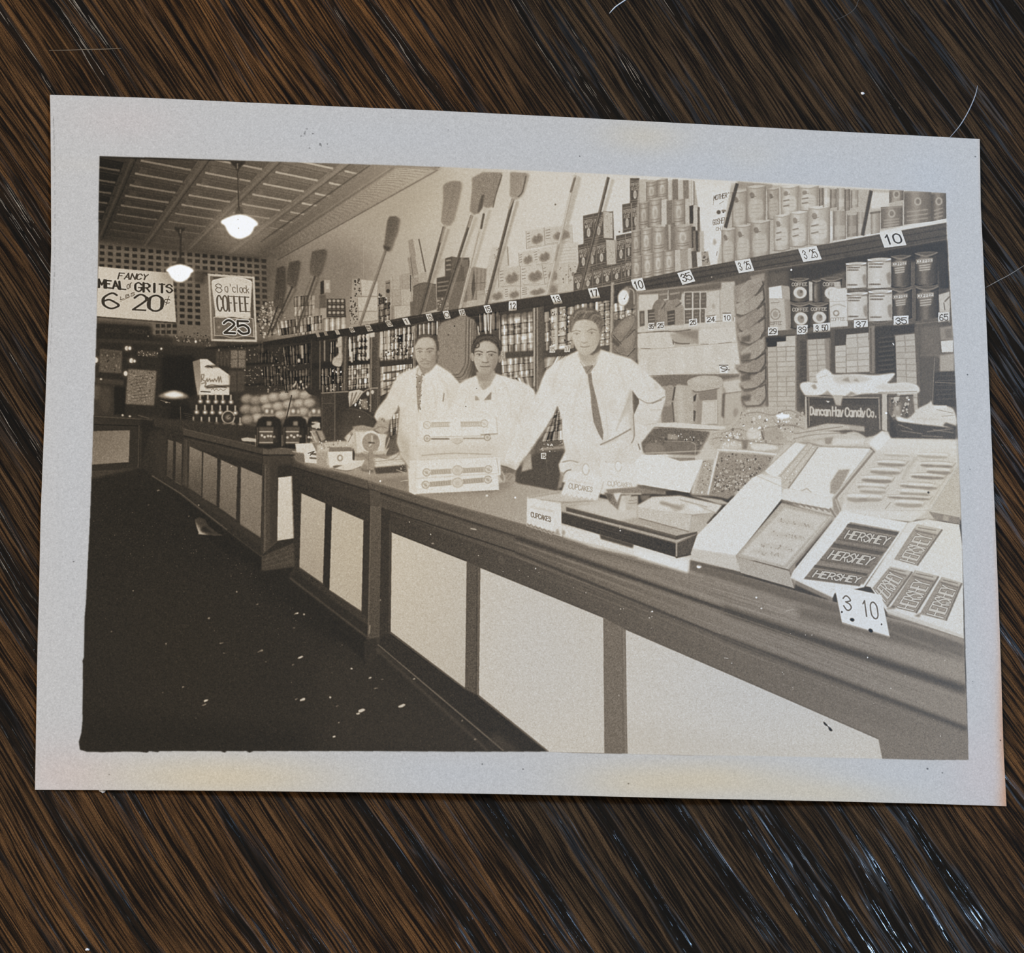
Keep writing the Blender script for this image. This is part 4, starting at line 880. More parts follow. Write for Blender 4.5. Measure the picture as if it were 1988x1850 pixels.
P("1258,822 1310,820 1408,828 1408,834 1300,832 1258,828", 196, 1, .6); L("1262,829 1408,836", 1.6, 82, .8, .4)
P("1246,862 1262,832 1300,830 1378,838 1380,872 1380,885 1290,880 1250,882", 98, 1, 1, 7)
specks([(1265, 836), (1360, 846), (1372, 874), (1252, 880)], 46, 60, 150, 1, 2.6); P("1296,842 1318,846 1314,854 1296,852", 150, .9, .8); S("1292,858 1330,856 1348,860 1348,880 1292,880", 112, .8, 1.2); S("1254,862 1280,860 1290,872 1284,882 1254,882", 128, .8, 1.5); L("1342,858 1350,864 1349,882", 1.6, 168, .8, .4, True); L("1290,856 1340,857", 1.2, 160, .6); specks([(1300, 840), (1352, 846), (1350, 856), (1300, 852)], 12, 170, 205, .8, 1.4); S(ell(1371, 866, 4, 5), 204, .9, .8)
# garland of folded paper bags
P("1424,556 1480,536 1486,560 1488,640 1490,700 1488,790 1440,790 1438,720 1428,640", 138, 1, 1, 6)
BG = ("1436,562 1452,545 1478,540 1482,552 1470,570 1448,584 1430,588", "1428,592 1446,582 1466,574 1482,560 1484,580 1468,600 1444,612 1430,610", "1430,622 1448,612 1470,600 1485,588 1486,612 1468,628 1446,644 1436,640", "1432,648 1452,640 1472,626 1486,616 1486,644 1472,660 1456,668 1438,664",
      "1438,684 1456,672 1476,658 1487,648 1487,676 1474,692 1462,698 1440,700", "1426,708 1450,708 1466,698 1486,684 1486,704 1474,722 1452,724 1436,720", "1434,744 1456,738 1476,722 1487,712 1486,736 1470,752 1446,756", "1440,776 1456,764 1474,752 1486,746 1488,768 1476,786 1450,788")
for k, b in enumerate(BG):
    v = 142 + 8 * math.sin(k * 2.1); p = pt(b)
    P(p + [0, 5], 82, .75, 1.6); P(p, v, 1, .8, 7, 'printed_bag', 'folded brown paper bag in the hanging garland beside the bread shelves')
    P([p[0], p[1], p[-2], p[-1]], v + 18, .5, 1.5); L([p[2], p[3], p[4]], 2.6, v - 74, .8, .6); L([p[-1], p[-2], p[-3], p[-4]], 2.0, v - 66, .75, .5, True); L([p[0] * .5 + p[-1] * .5, p[2] * .6 + p[3] * .4], 1, v - 30, .5, .4); L([p[0], p[1], p[2]], 1, v + 34, .6, .4)
for y in (655, 690, 730, 770): P([(1438, y), (1458, y - 6), (1456, y + 8), (1440, y + 10)], 78, .75, 1.5)
L("1482,545 1488,790", 2.4, 72, .75, .8); L("1484,580 1478,590", 2, 60, .8, .5); L("1485,640 1478,652", 2, 60, .8, .5)
P("1456,536 1484,530 1484,545 1460,548", 150, .8, 1); P("1486,536 1492,536 1494,790 1488,790", 112, .9, .8); L("1489,540 1491,790", 1.6, 84, .7, .4)

# ---- right-hand bay: coffee cans, ticketed shelf, stacked small cartons ----
P("1490,530 1838,466 1850,660 1860,860 1494,860", 92, 1, .6, 4)
P("1490,526 1590,509 1838,465 1840,500 1660,520 1530,560 1490,558", (1500, 540, 60, 1800, 490, 50), .9, 2); P("1488,530 1530,524 1530,560 1490,600", 110, .6, 4); P(ell(1536, 524, 2, 2), 215); P("1640,545 1642,495 1660,500 1650,560", 56, .6, 2)
def tin(x0, y0, x1, y1, v, lab, tl=-1, hi=26, dk=44):
    cx, w = (x0 + x1) / 2, (x1 - x0) / 2; Q([(x0, y0), (x1, y0 + tl), (x1, y1 + tl), (x0, y1)], cyl(v, hi, dk, .4))
    S([(x0, y0), (cx, y0 - w * .16), (x1, y0 + tl), (cx, y0 + w * .22)], v + 34, .9, .4); S([(x0 + 2, y0), (cx, y0 - w * .08), (x1 - 2, y0 + tl), (cx, y0 + w * .14)], v - 6, .7, .5)
    for k, s in ((.0, 1), (.06, -1)): L(sp([(x0, y0 + (y1 - y0) * k), (cx, y0 + (y1 - y0) * k + w * .24), (x1, y0 + (y1 - y0) * k + tl)], 5, False), 1.5, v + 62 * s if s > 0 else v - 34, .8, .3)
    L(sp([(x0, y1), (cx, y1 + w * .18), (x1, y1 + tl)], 5, False), 1.8, v - 52, .8, .4)
    R('printed_can', lab, [(x0, y0), (cx, y0 - w * .2), (x1, y0 + tl), (x1, y1 + tl), (cx, y1 + w * .18), (x0, y1)])
    return cx, w
P("1492,558 1517,554 1520,580 1493,580", 205, 1, .5, 0, 'printed_carton', 'small white box on top of the pale coffee carton'); P("1517,554 1532,556 1534,582 1519,582", 158, 1, .6)
P("1493,580 1528,580 1531,640 1494,644", 176, 1, .5, 4, 'printed_carton', 'pale coffee carton with a round emblem above the ticket 29'); P("1522,580 1534,580 1536,640 1526,642", 140, .9, .8); L(ell(1505, 610, 9, 10, 0, 20), 1.5, 110, .9, .3); P(ell(1505, 610, 5, 6), 140, .8, .7); T("COFFEE", [(1495, 625), (1517, 624), (1517, 630), (1495, 631)], 1, 100, .8); L("1497,588 1512,587", 1.4, 130)
def clabel(cx, w, y0, y1, flip=False):
    S(ell(cx + 1, y0 + (y1 - y0) * .62, w * .72, (y1 - y0) * .27), 196, 1, .5); S(ell(cx + 1, y0 + (y1 - y0) * .64, w * .34, (y1 - y0) * .17, -20, 8), 128, .85, .7); P(ell(cx + 3, y0 + (y1 - y0) * .58, 3, 3), 96, .8, .5)
    T("COFFEE", [(cx - w * .8, y0 + (y1 - y0) * .17), (cx + w * .8, y0 + (y1 - y0) * .16), (cx + w * .82, y0 + (y1 - y0) * .3), (cx - w * .82, y0 + (y1 - y0) * .31)], 1.1, 188, .85)
lc = 'coffee tin with a white oval picture, in the group of four tins'
for (x0, y0, x1, y1) in ((1534, 542, 1570, 584), (1577, 545, 1594, 586), (1594, 541, 1634, 586), (1535, 590, 1572, 636), (1571, 590, 1608, 632)):
    cx, w = tin(x0, y0, x1, y1, 84, lc)
    if w > 12: clabel(cx, w, y0, y1)
P("1570,546 1577,548 1577,584 1571,584", 186, .9, .6); L("1582,556 1582,578", 3, 150, .6, .6); L("1590,550 1590,584", 3, 70, .6, .5)
P("1618,548 1630,546 1634,562 1620,562", 186, .8, 1)
P("1609,563 1644,558 1646,634 1612,637", 196, 1, .5, 3, 'printed_carton', 'white coffee carton between the small and large coffee tins'); L("1610,586 1645,584", 1, 150, .6); L(ell(1623, 608, 5, 5, 0, 14), 2.4, 120, .9, .4); T("COFFEE", [(1613, 617), (1640, 616), (1640, 622), (1613, 623)], 1, 130, .8); L(sp("1612,596 1626,591 1641,595", 4, False), 2, 150, .7, .4)
lw = 'large pale-labelled coffee tin, stacked two high'
for (x0, y0, x1, y1) in ((1642, 512, 1682, 560), (1684, 504, 1730, 560), (1644, 570, 1684, 622), (1686, 566, 1732, 624)):
    cx, w = tin(x0, y0, x1, y1, 176, lw, -2, 20, 40); h = y1 - y0
    P([(x0 + 2, y0 + h * .12), (x1 - 2, y0 + h * .1), (x1 - 2, y1 - 3), (x0 + 2, y1 - 1)], 192, .6, 1.2)
    for k, (a, ln_) in enumerate(((.16, .8), (.26, .7), (.86, .6))):
        for q in range(5): L([(x0 + w * .15 + q * w * .3 * ln_, y0 + h * a), (x0 + w * .34 + q * w * .3 * ln_, y0 + h * a - .4)], 2.6, 92, .75, .4)
    L([(x0, y0 + h * .07), (x1, y0 + h * .05)], 2.2, 92, .7, .5); S([(x1 - w * .4, y0 + h * .5), (x1 - 1, y0 + h * .45), (x1 - 1, y0 + h * .85), (x1 - w * .3, y0 + h * .8)], 120, .7, 1)
ld = 'large dark coffee tin with a white medallion, stacked two high'
for (x0, y0, x1, y1) in ((1730, 498, 1768, 556), (1776, 492, 1820, 552), (1732, 562, 1770, 618), (1778, 558, 1822, 622)):
    cx, w = tin(x0, y0, x1, y1, 80, ld, -2, 34, 40); h = y1 - y0
    P(ell(cx - w * .15, y0 + h * .34, w * .62, h * .27), 118, .7, 1.2); P([(cx - w * .9, y0 + h * .2), (cx + w * .55, y0 + h * .15), (cx + w * .55, y0 + h * .28), (cx - w * .9, y0 + h * .33)], 192, .95, .5)
    T("COFFEE", [(cx - w * .85, y0 + h * .21), (cx + w * .5, y0 + h * .17), (cx + w * .5, y0 + h * .27), (cx - w * .85, y0 + h * .31)], 1, 90, .75)
    for k in range(3): L([(cx - w * .6, y0 + h * (.4 + .075 * k)), (cx + w * .3, y0 + h * (.36 + .075 * k))], 2.2, 188, .85, .4)
P("1820,500 1838,490 1842,560 1824,560", 46, .9, 1.2); P("1820,492 1836,494 1838,620 1824,620", 64, .6, 1.5); P("1822,572 1843,566 1844,606 1824,606", 180, 1, .6, 3); L("1834,585 1843,576", 2.4, 76, .8, .4); L("1832,588 1834,602", 2, 90, .8)
P("1490,644 1612,636 1690,630 1760,626 1846,612 1846,628 1760,636 1690,640 1612,648 1490,654", 96, 1, .8, 4, 'printed_shelf', 'shelf edge under the coffee tins carrying price tickets'); L("1612,645 1840,622", 1.4, 130, .5); L("1490,655 1846,630", 2.4, 48, .8, .8)
tag(1500, 643, 19, 16, '29', 0, -.05, 200, 60, 1.4); tag(1557, 640, 21, 18, '39', 0, -.05, 202, 60, 1.4); tag(1595, 637, 33, 19, '3 50', 0, -.1, 202, 60, 1.5); tag(1671, 630, 27, 19, '37', 0, -.04, 206, 60, 1.5); tag(1749, 623, 29, 20, '35', 0, -.05, 206, 56, 1.7); tag(1832, 616, 22, 20, '65', 0, -.06, 198, 60, 1.5)
L("1657,620 1683,620", 1.6, 50, .9, .3)
# columns of small cartons
def bricks(q, nc, nr, v, lab, stag=0.0):
    P(q, v, 1, .5, 4); f = qmap(q)
    for j in range(nr):
        for i in range(nc):
            a, b = i / nc, (i + 1) / nc; c, d = j / nr, (j + 1) / nr
            o = RNG.uniform(-.02, .02)
            P(f([(a + .02, c + .12 / nr), (b - .02, c + .12 / nr), (b - .02, d), (a + .02, d)]), v + RNG.uniform(-8, 8), .8, .3, 3, 'printed_carton', lab)
            L(f([(a + .01, d), (b - .03, d + o / nr)]), 1.3, v - 66, .8, .2)
        L(f([(0, j / nr), (1, j / nr)]), .9, v + 22, .5, .2)
    for i in range(1, nc):
        for j in range(nr):
            if RNG.uniform() < .75: L(f([(i / nc + RNG.uniform(-.03, .03), j / nr), (i / nc, (j + .9) / nr)]), 1.1, v - 62, .7, .2)
P("1490,656 1546,652 1546,800 1492,800", 120, 1, .6); P("1486,655 1526,653 1526,664 1510,666 1508,676 1490,678", 50, 1, .8)
bricks("1490,674 1544,671 1544,798 1492,798", 3, 13, 172, 'small white carton in the leftmost column of cartons'); bricks("1526,653 1544,652 1544,662 1526,663", 1, 1, 180, 'small white carton on the very top of the leftmost column'); bricks("1508,664 1544,661 1544,672 1508,674", 2, 1, 180, 'small white carton in the stepped top row of the leftmost column')
P("1545,650 1568,650 1568,802 1546,802", 92, 1, .6, 3); P("1552,660 1566,660 1566,790 1553,790", 70, .8, 1.5)
for k in range(10): L([(1552, 668 + 11 * k), (1565, 667 + 11 * k)], 1.2, 104, .6, .4)
L("1545,650 1546,800", 2, 130, .8, .4)
P("1566,646 1612,644 1616,760 1566,760", 128, 1, .6); P("1564,646 1614,642 1614,658 1566,660", 58, .9, 1.4)
bricks("1568,660 1602,658 1606,740 1571,742", 2, 8, 172, 'small white carton in the second column of cartons'); P("1600,658 1612,656 1613,740 1604,740", 132, .9, 1); L("1610,660 1612,740", 2, 90, .7, .5)
P("1612,640 1622,638 1620,726 1612,726", 84, 1, .6, 3, 'printed_post', 'dark divider between the second and third column of cartons')
P("1620,640 1690,634 1690,724 1622,726", 70, 1, .6); bricks("1643,650 1686,646 1686,662 1642,665", 2, 2, 176, 'small white carton on the upper steps of the third column'); bricks("1621,672 1642,670 1642,724 1622,724", 1, 5, 176, 'small white carton at the left of the third column'); bricks("1642,664 1688,660 1688,722 1643,724", 2, 5, 176, 'small white carton in the third column of cartons')
P("1686,634 1698,632 1698,724 1688,724", 122, 1, .6, 3, 'printed_post', 'divider between the third and fourth column of cartons'); L("1690,636 1691,722", 2.4, 84, .8, .4)
P("1698,634 1776,628 1776,740 1700,724", 62, 1, .8, 4)
for k in range(8): L([(1706, 656 + 9 * k), (1734, 653 + 9 * k)], 2, 92, .6, .6); L([(1706, 660 + 9 * k), (1734, 657 + 9 * k)], 1.4, 46, .6, .4)
P("1735,650 1776,646 1776,660 1738,662", 120, .7, 1.2); bricks("1738,652 1776,648 1784,800 1742,792", 2, 12, 168, 'small white carton in the fourth column of cartons'); P(ell(1734, 668, 1.2, 3, -30), 200)
P("1775,634 1784,632 1790,800 1782,800", 96, 1, .6, 3, 'printed_post', 'divider right of the fourth column of cartons')
P("1783,632 1842,622 1858,800 1786,790", 86, 1, .8, 4); P("1786,634 1824,630 1826,690 1788,686", 108, .8, 3); P("1824,636 1848,632 1850,660 1826,660", 140, .9, .8); P("1834,640 1846,638 1848,656 1836,656", 110, .8, 1); P("1826,662 1850,660 1850,684 1828,684", 200, 1, .7, 3, 'printed_carton', 'white box at the right edge of the print')
P("1786,688 1852,684 1852,694 1786,694", 110, .8, 1); P("1788,692 1818,692 1812,790 1790,790", 88, .9, 1.5); L("1814,694 1810,780", 1.4, 140, .6); P("1824,690 1852,686 1852,722 1824,722", 160, .95, .8, 4, 'printed_carton', 'tan box at the right edge below the white box'); P("1814,722 1854,720 1856,790 1812,788", 66, 1, .8, 5)
for k in range(6): L([(1818, 730 + 9 * k), (1853, 729 + 9 * k)], 1.2, 100, .7, .4)
L("1816,742 1854,744", 2, 116, .7)
# ---- floor -----------------------------------------------------------------
FLOOR = "176,930 272,908 300,922 360,958 510,1080 512,1108 575,1098 562,1122 714,1238 712,1290 740,1262 985,1462 150,1465"
P(FLOOR, (200, 1250, 37, 900, 1400, 48), 1, 1.5, 2, 'printed_floor', 'dark oiled floor littered with scraps in the print')
P("160,1150 300,1100 500,1250 700,1458 155,1458", 44, .4, 40); P("600,1250 720,1300 960,1462 640,1462", 54, .45, 25); P("160,1380 600,1420 600,1460 155,1460", 33, .6, 14); P("176,935 300,940 500,1090 420,1110 200,1000", 33, .5, 16)
P("500,1082 575,1098 560,1125 700,1236 640,1250 480,1130", 33, .6, 10)
specks([(180, 960), (470, 1090), (900, 1440), (170, 1440)], 260, 50, 78, .5, 1.2, 1.2)
L("640,1190 760,1290", 1, 62, .3, .8); L("700,1210 840,1360 960,1458", 1.2, 60, .3, .8)
for x, y, r, w in ((575, 1191, 1.6, 6), (590, 1193, 2.4, 2), (571, 1219, 1.2, 3), (683, 1298, 2.4, 4), (718, 1316, 1.6, 5), (742, 1319, 1, 4), (730, 1336, 1.4, 6), (702, 1379, 4.2, 9), (695, 1385, 2.5, 5), (780, 1370, 3.2, 9), (500, 1173, 1.2, 4), (405, 1200, 1, 4), (430, 1248, 1.4, 5), (505, 1264, 1.2, 8), (583, 1276, 1.8, 8), (569, 1290, 1.2, 3), (516, 1285, 1, 2), (400, 1360, 2.6, 6), (396, 1368, 1.5, 6), (587, 1358, 2.4, 8), (576, 1357, 1.2, 4), (641, 1353, 2, 2), (316, 1344, 1.4, 2), (355, 1333, 1.6, 3), (648, 1430, 2, 4), (217, 1226, 1.3, 2), (272, 1165, 1, 2), (435, 1268, 1, 2), (641, 1354, 2, 2), (922, 1435, 1.6, 3), (804, 1318, 1.6, 4), (897, 1399, 1.4, 3), (860, 1397, 1, 1.5), (655, 1370, 1, 4), (664, 1252, 1, 1.2), (690, 1270, 1, 1.2), (307, 952, 1.4, 3), (288, 980, 1, 2), (367, 1002, 1, 2)):
    v = 190 if r > 1.5 else 128
    S(ell(x, y, w * .75, r * .8, -18, 7) + RNG.normal(0, .5, (7, 2)), v, .95, .4)
    if r > 2: R('printed_litter', 'scrap of pale litter on the dark floor of the print', ell(x, y, w * .8, r, -18, 7))
P("378,1008 386,1004 398,1008 404,1020 424,1036 432,1038 418,1040 386,1036 382,1024", 150, 1, .7, 8, 'printed_paper', 'crumpled sheet of paper lying on the floor beside the far counter'); P("388,1028 394,1022 400,1024 412,1034 392,1033", 56, .9, 1); L("386,1036 430,1039", 2, 178, .8, .6); P("380,1009 392,1007 398,1020 388,1024", 172, .6, 1.5); L("432,1039 442,1034", 1, 60)

# ---- far counter -----------------------------------------------------------
P("290,838 345,826 354,832 510,870 572,872 572,1100 508,1108 508,1078 352,960 296,925 274,905", 44, 1, 1, 2, 'printed_counter', 'far counter with grey panels and a pale end panel')
P("300,812 360,815 480,826 560,840 580,870 510,872 354,834 300,828", 50, 1, 1.5, 3); P("430,842 480,836 500,846 470,850", 46, .8, 2)
P("354,832 510,869 510,882 356,845", 66, .9, .8); L("354,832 510,869", 1.4, 92, .7, .4); L("356,846 510,883", 2.4, 32, .9, .6)
P("510,868 575,872 575,882 510,882", 84, 1, .6, 3); L("510,868 575,872", 1.6, 120, .7, .4); L("510,884 575,884", 2.2, 34, .9, .5); P("510,885 566,885 566,900 512,902", 64, .9, .6)
P("364,850 508,884 509,900 366,868", 54, .9, 1); L("366,853 508,888", 1, 72, .5)
pl = 'grey panel in the front of the far counter'
for q, v0, v1 in (("325,853 336,856 335,930 323,922", 88, 58), ("341,857 353,862 352,942 339,934", 92, 60), ("367,866 392,877 391,963 365,946", 112, 76), ("394,877 422,890 420,981 392,966", 112, 84), ("428,892 461,907 458,1008 425,985", 118, 96), ("467,906 509,924 506,1044 465,1018", 124, 110)):
    p = pt(q); P(q, (p[0][0], p[0][1] + 8, v0, p[3][0] + 5, p[3][1], v1), 1, .7, 4, 'printed_panel', pl, 'printed_counter')
    L([p[3], p[2]], 1.6, 84, .6, .4); L([p[0], p[3]], 1.4, 34, .8, .4)
P("357,850 365,853 364,948 354,940", 62, .9, 1); P("300,840 322,848 320,925 302,918", 50, .8, 3); L("362,855 361,940", 1, 80, .5)
L("296,924 352,959 440,1028", 2.2, 96, .75, .6); L("352,962 508,1081", 1.6, 74, .7, .5); P("296,926 352,963 508,1084 508,1108 420,1060 330,960", 32, .8, 2); P("365,946 508,1046 508,1062 366,960", 52, .7, 1)
P("510,900 538,900 538,1052 508,1078", 66, 1, .6, 4); L("515,902 514,1070", 1.8, 98, .8, .4); L("512,902 510,1076", 1.2, 40, .8); P("524,900 540,898 538,1052 524,1060", 54, .8, .8); P("522,882 566,885 566,902 540,904 524,904", 58, .7, 1)
P("540,927 575,923 571,1045 538,1050", (545, 930, 192, 545, 1045, 182), 1, .6, 3, 'printed_panel', 'pale end panel of the far counter', 'printed_counter'); L("538,1051 571,1046", 2, 50, .8, .4)
P("508,1080 572,1053 572,1100 508,1108", 66, 1, .8, 5)
for k in range(7): L([(510, 1084 + 3.6 * k), (540, 1074 + 4.2 * k), (571, 1060 + 5.6 * k)], 1, 86 if k % 2 else 50, .55, .4, True)
# jugs
def jug(cx, s=1.0, lab='dark glass jug with a light cap and a lettered label'):
    w = 25 * s
    b = [(cx - w, 868), (cx - w, 828), (cx - w * .85, 814), (cx - w * .45, 808), (cx + w * .45, 808), (cx + w * .85, 814), (cx + w, 828), (cx + w, 868), (cx, 872)]
    P(b, 38, 1, .8, 0, 'printed_jug', lab); L([(cx - w + 3, 830), (cx - w + 2, 864)], 2, 92, .7, .6); L([(cx - w - 1, 845), (cx - w - 1, 866)], 1.2, 170, .7, .4)
    P([(cx - 9, 792), (cx + 9, 792), (cx + 11, 808), (cx - 11, 808)], 96, .9, 1.2); P(ell(cx - 4, 798, 3.4, 4), 205, .95, .8); P(ell(cx + 6, 799, 2.4, 4), 190, .9, .8); L([(cx - 12, 806), (cx + 10, 806)], 1.6, 160, .6, .6)
    P([(cx - 4, 818), (cx + 5, 818), (cx + 5, 826), (cx - 4, 826)], 132, .9, 1); P([(cx - w + 6, 829), (cx + w - 16, 829), (cx + w - 16, 862), (cx - w + 6, 862)], 84, .85, .8)
    L([(cx - w + 7, 838), (cx + w - 18, 838)], 2, 190, .9, .4); L([(cx - w + 7, 859), (cx + w - 18, 859)], 2, 170, .9, .4)
    for k in range(5): P(ell(cx - 14 + 6 * k + RNG.uniform(-1, 1), 847 + RNG.uniform(-2, 4), 2.6, 2.4), 196, .9, .6)
    P([(cx + w - 15, 832), (cx + w - 8, 832), (cx + w - 8, 860), (cx + w - 15, 860)], 54, .6, 1.5)
jug(522, 1, 'dark glass jug, left one of the row on the far counter'); jug(573, .98, 'dark glass jug, middle one of the row on the far counter'); jug(613, .7, 'dark glass jug half hidden behind the cash register')
P("468,851 480,849 497,852 497,858 470,856", 176, .95, .6); P(ell(607, 828, 5, 8), 60, .8, 1); P("604,826 620,820 622,832 606,830", 190, .9, .7)
# cash register
P("624,764 676,758 680,792 706,797 728,812 732,820 726,838 705,856 690,868 625,862", 56, 1, .8, 4, 'printed_cash_register', 'dark cash register with papers fanned on top')
P("624,765 650,762 650,856 625,852", 60, 1, .8, 4); P("651,762 676,764 678,790 690,794 690,860 651,858", 52, .9, .8, 4); L("624,763 676,760", 1.8, 168, .8, .4); L("650,763 650,856", 1.6, 112, .8, .4); L("625,783 650,783", 1, 92, .6); S("668,800 700,798 724,814 726,824 706,846 676,850 664,825", 72, .6, 4); P(ell(698, 809, 1.4, 1.4), 160); L("678,793 704,798 726,812", 1.2, 110, .5, .4, True); L("625,770 625,850", 1, 100, .6); P("655,825 690,830 680,862 652,858", 82, .5, 6)
P("677,760 697,756 706,760 692,780 678,790 676,770", 178, 1, .5, 3, 'printed_paper', 'sheaf of papers fanned on top of the cash register'); L("684,763 680,788", 1.8, 66, .8, .3); L("692,762 682,786", 2, 70, .8, .3); L("700,762 688,782", 1.4, 100, .7, .3); L("704,762 716,755 733,753", 2.2, 160, .8, .5, True); L("698,776 712,758", 2, 60, .8, .5); P(ell(714, 764, 3, 4.5), 205, .9, .7); P(ell(723, 761, 3, 4), 196, .9, .7)
specks([(688, 772), (725, 772), (725, 800), (690, 790)], 24, 40, 200, 1, 2.2); P("700,776 712,774 714,796 702,792", 150, .7, 1)

# ---- middle counter --------------------------------------------------------
P("566,886 640,880 800,900 1000,935 1340,1000 1500,1080 1340,1112 1089,1046 940,1004 808,962 714,936", (600, 900, 118, 1150, 1000, 172), 1, .8, 5, 'printed_counter_top', 'worn wooden top of the long counter')
P("720,905 800,912 1000,938 960,960 800,955 720,925", 104, .45, 6); P("1000,935 1090,950 1050,1010 940,985", 152, .4, 8)
MID = "565,888 714,934 808,961 940,1003 1089,1045 1338,1112 1540,1160 1871,1252 1880,1475 1713,1473 1705,1435 1600,1470 1060,1460 985,1460 740,1262 712,1290 714,1238 562,1122 572,1098"
P(MID, (560, 1000, 46, 1700, 1380, 112), 1, .8, 4, 'printed_counter', 'long dark wooden counter with white panels across the print')
P("565,888 714,934 715,950 566,906", (566, 895, 58, 714, 940, 82), 1, .8, 3); P("566,906 715,950 716,980 570,934", (566, 920, 46, 716, 970, 62), 1, .8, 3); L("565,888 714,934", 1.4, 98, .6, .4); L("566,906 715,952", 2.2, 38, .8, .6)
def strip(a, b, c, d, v0, v1, nz=5):
    P([a, b, c, d], (a[0], a[1], v0, b[0], b[1], v1), 1, .7, nz)
strip((714, 934), (1338, 1108), (1338, 1158), (717, 950), 82, 124); strip((1338, 1089), (1871, 1240), (1874, 1337), (1338, 1158), 124, 136)
strip((717, 950), (1400, 1181), (1400, 1233), (719, 979), 66, 116); strip((1400, 1181), (1875, 1337), (1877, 1413), (1400, 1233), 118, 126)
strip((719, 979), (1400, 1233), (1400, 1300), (760, 1031), 56, 98); strip((1400, 1233), (1877, 1413), (1880, 1475), (1400, 1300), 98, 112); P("1700,1430 1720,1440 1880,1430 1880,1475 1713,1473", 112, 1, .8, 5)
for (a, b), w, v, al in ((((714, 935), (1335, 1108)), 2, 128, .5), (((717, 950), (1000, 1041)), 3.4, 40, .8), (((1000, 1042), (1400, 1182)), 8, 52, .8), (((1400, 1183), (1875, 1339)), 17, 56, .8), (((719, 980), (1000, 1071)), 2.6, 40, .75), (((1000, 1072), (1400, 1235)), 5, 54, .75), (((1400, 1236), (1877, 1415)), 10, 62, .75), (((717, 958), (1000, 1052)), 1.6, 104, .4), (((1000, 1052), (1400, 1196)), 3, 132, .4), (((1400, 1196), (1875, 1358)), 5, 136, .4), (((719, 986), (1000, 1080)), 1.2, 86, .5), (((1000, 1080), (1400, 1248)), 2, 116, .4), (((1400, 1250), (1877, 1432)), 3, 122, .4)):
    L([a, b], w, v, al, w * .25)
def woodlines(a, b, c, d, n, v0, v1, al=.3):
    a, b, c, d = map(np.array, (a, b, c, d))
    for k in range(n):
        t = RNG.uniform(.05, .95); s0 = RNG.uniform(0, .7); s1 = s0 + RNG.uniform(.12, .3)
        p = (a + (d - a) * t) * (1 - s0) + (b + (c - b) * t) * s0; q = (a + (d - a) * t) * (1 - s1) + (b + (c - b) * t) * s1
        L([p, q], RNG.uniform(.8, 1.8), RNG.uniform(v0, v1), al, .4)
woodlines((1000, 1018), (1871, 1245), (1874, 1330), (1000, 1038), 90, 66, 172); woodlines((1000, 1045), (1874, 1345), (1877, 1408), (1000, 1068), 90, 76, 160); woodlines((1000, 1075), (1877, 1420), (1880, 1470), (1000, 1120), 60, 76, 126, .25); woodlines((720, 938), (1000, 1016), (1000, 1036), (720, 948), 20, 60, 120)
P("1338,1089 1540,1145 1700,1200 1871,1238 1872,1262 1700,1224 1540,1170 1338,1106", 88, .75, 3); P("1550,1180 1872,1262 1873,1282 1550,1200", 78, .6, 4); L("1340,1110 1700,1214 1873,1280", 4, 150, .35, 1.5)
specks([(760, 990), (1400, 1235), (1400, 1290), (760, 1025)], 24, 140, 190, .5, 1.2); specks([(1400, 1150), (1870, 1290), (1870, 1450), (1400, 1290)], 24, 150, 200, .5, 1.3); P(ell(1000, 966, 2, 2), 210); P(ell(945, 962, 2.4, 2.2), 205, 1, .5); L("914,1026 924,1028", 2, 190, .9, .3); P(ell(1357, 1099, 5, 4.2, -20), 222, 1, .5); P(ell(973, 1086, 5, 8), 116, .3, 1.5); P(ell(1468, 1160, 2, 2), 205); P(ell(1478, 1181, 2, 1.6), 190); L("1526,1186 1540,1183", 2, 170, .7, .5); L("1406,1277 1413,1278", 1.6, 190, .7); P(ell(1266, 1187, 1.6, 1.6), 200); P(ell(840, 1055, 3, 1.5), 160, .8, .5)
# left pair of panels
la_ = 'white panel in the left section of the long counter'
P("585,957 632,977 627,1133 581,1101", (590, 960, 168, 620, 1125, 150), 1, .6, 4, 'printed_panel', la_, 'printed_counter'); P("644,983 706,1010 702,1187 639,1145", (650, 990, 172, 690, 1180, 166), 1, .6, 4, 'printed_panel', la_, 'printed_counter')
P("632,977 644,983 639,1146 627,1134", 42, 1, .5); P("706,1010 718,1012 714,1200 702,1190", 50, 1, .6)
L("581,1102 627,1134", 2, 76, .7, .4); L("639,1146 702,1188", 2, 76, .7, .4); L("585,956 632,976", 1.4, 38, .8, .3)
P("562,1122 714,1238 715,1215 640,1160 574,1110", 42, .9, 1); L("563,1122 712,1236", 2.6, 80, .75, .8); P("560,1126 712,1242 712,1292 640,1216 560,1140", 36, .8, 2)
P("719,981 741,984 737,1236 713,1238", (719, 1000, 86, 735, 1230, 70), 1, .6, 6, 'printed_post', 'turned-out corner post of the long counter', 'printed_counter'); L("720,984 715,1236", 1.6, 112, .5, .4); L("741,985 738,1236", 1.6, 40, .8, .4)
for k in range(12): L([(722 + 1.5 * k, 984), (719 + 1.5 * k, 1232)], .8, 96 if k % 2 else 62, .35, .2)
P("717,950 738,956 741,984 719,981", 76, .9, .6, 3); P("741,985 758,992 757,1250 737,1238", 52, 1, .6, 3); L("757,1010 755,1240", 1.6, 86, .6, .3)
P("708,1242 728,1238 734,1250 724,1300 706,1282", 48, .95, 1); L("712,1240 736,1234", 1.4, 96, .6, .4); L("718,1214 717,1230", 1.6, 180, .7, .4)
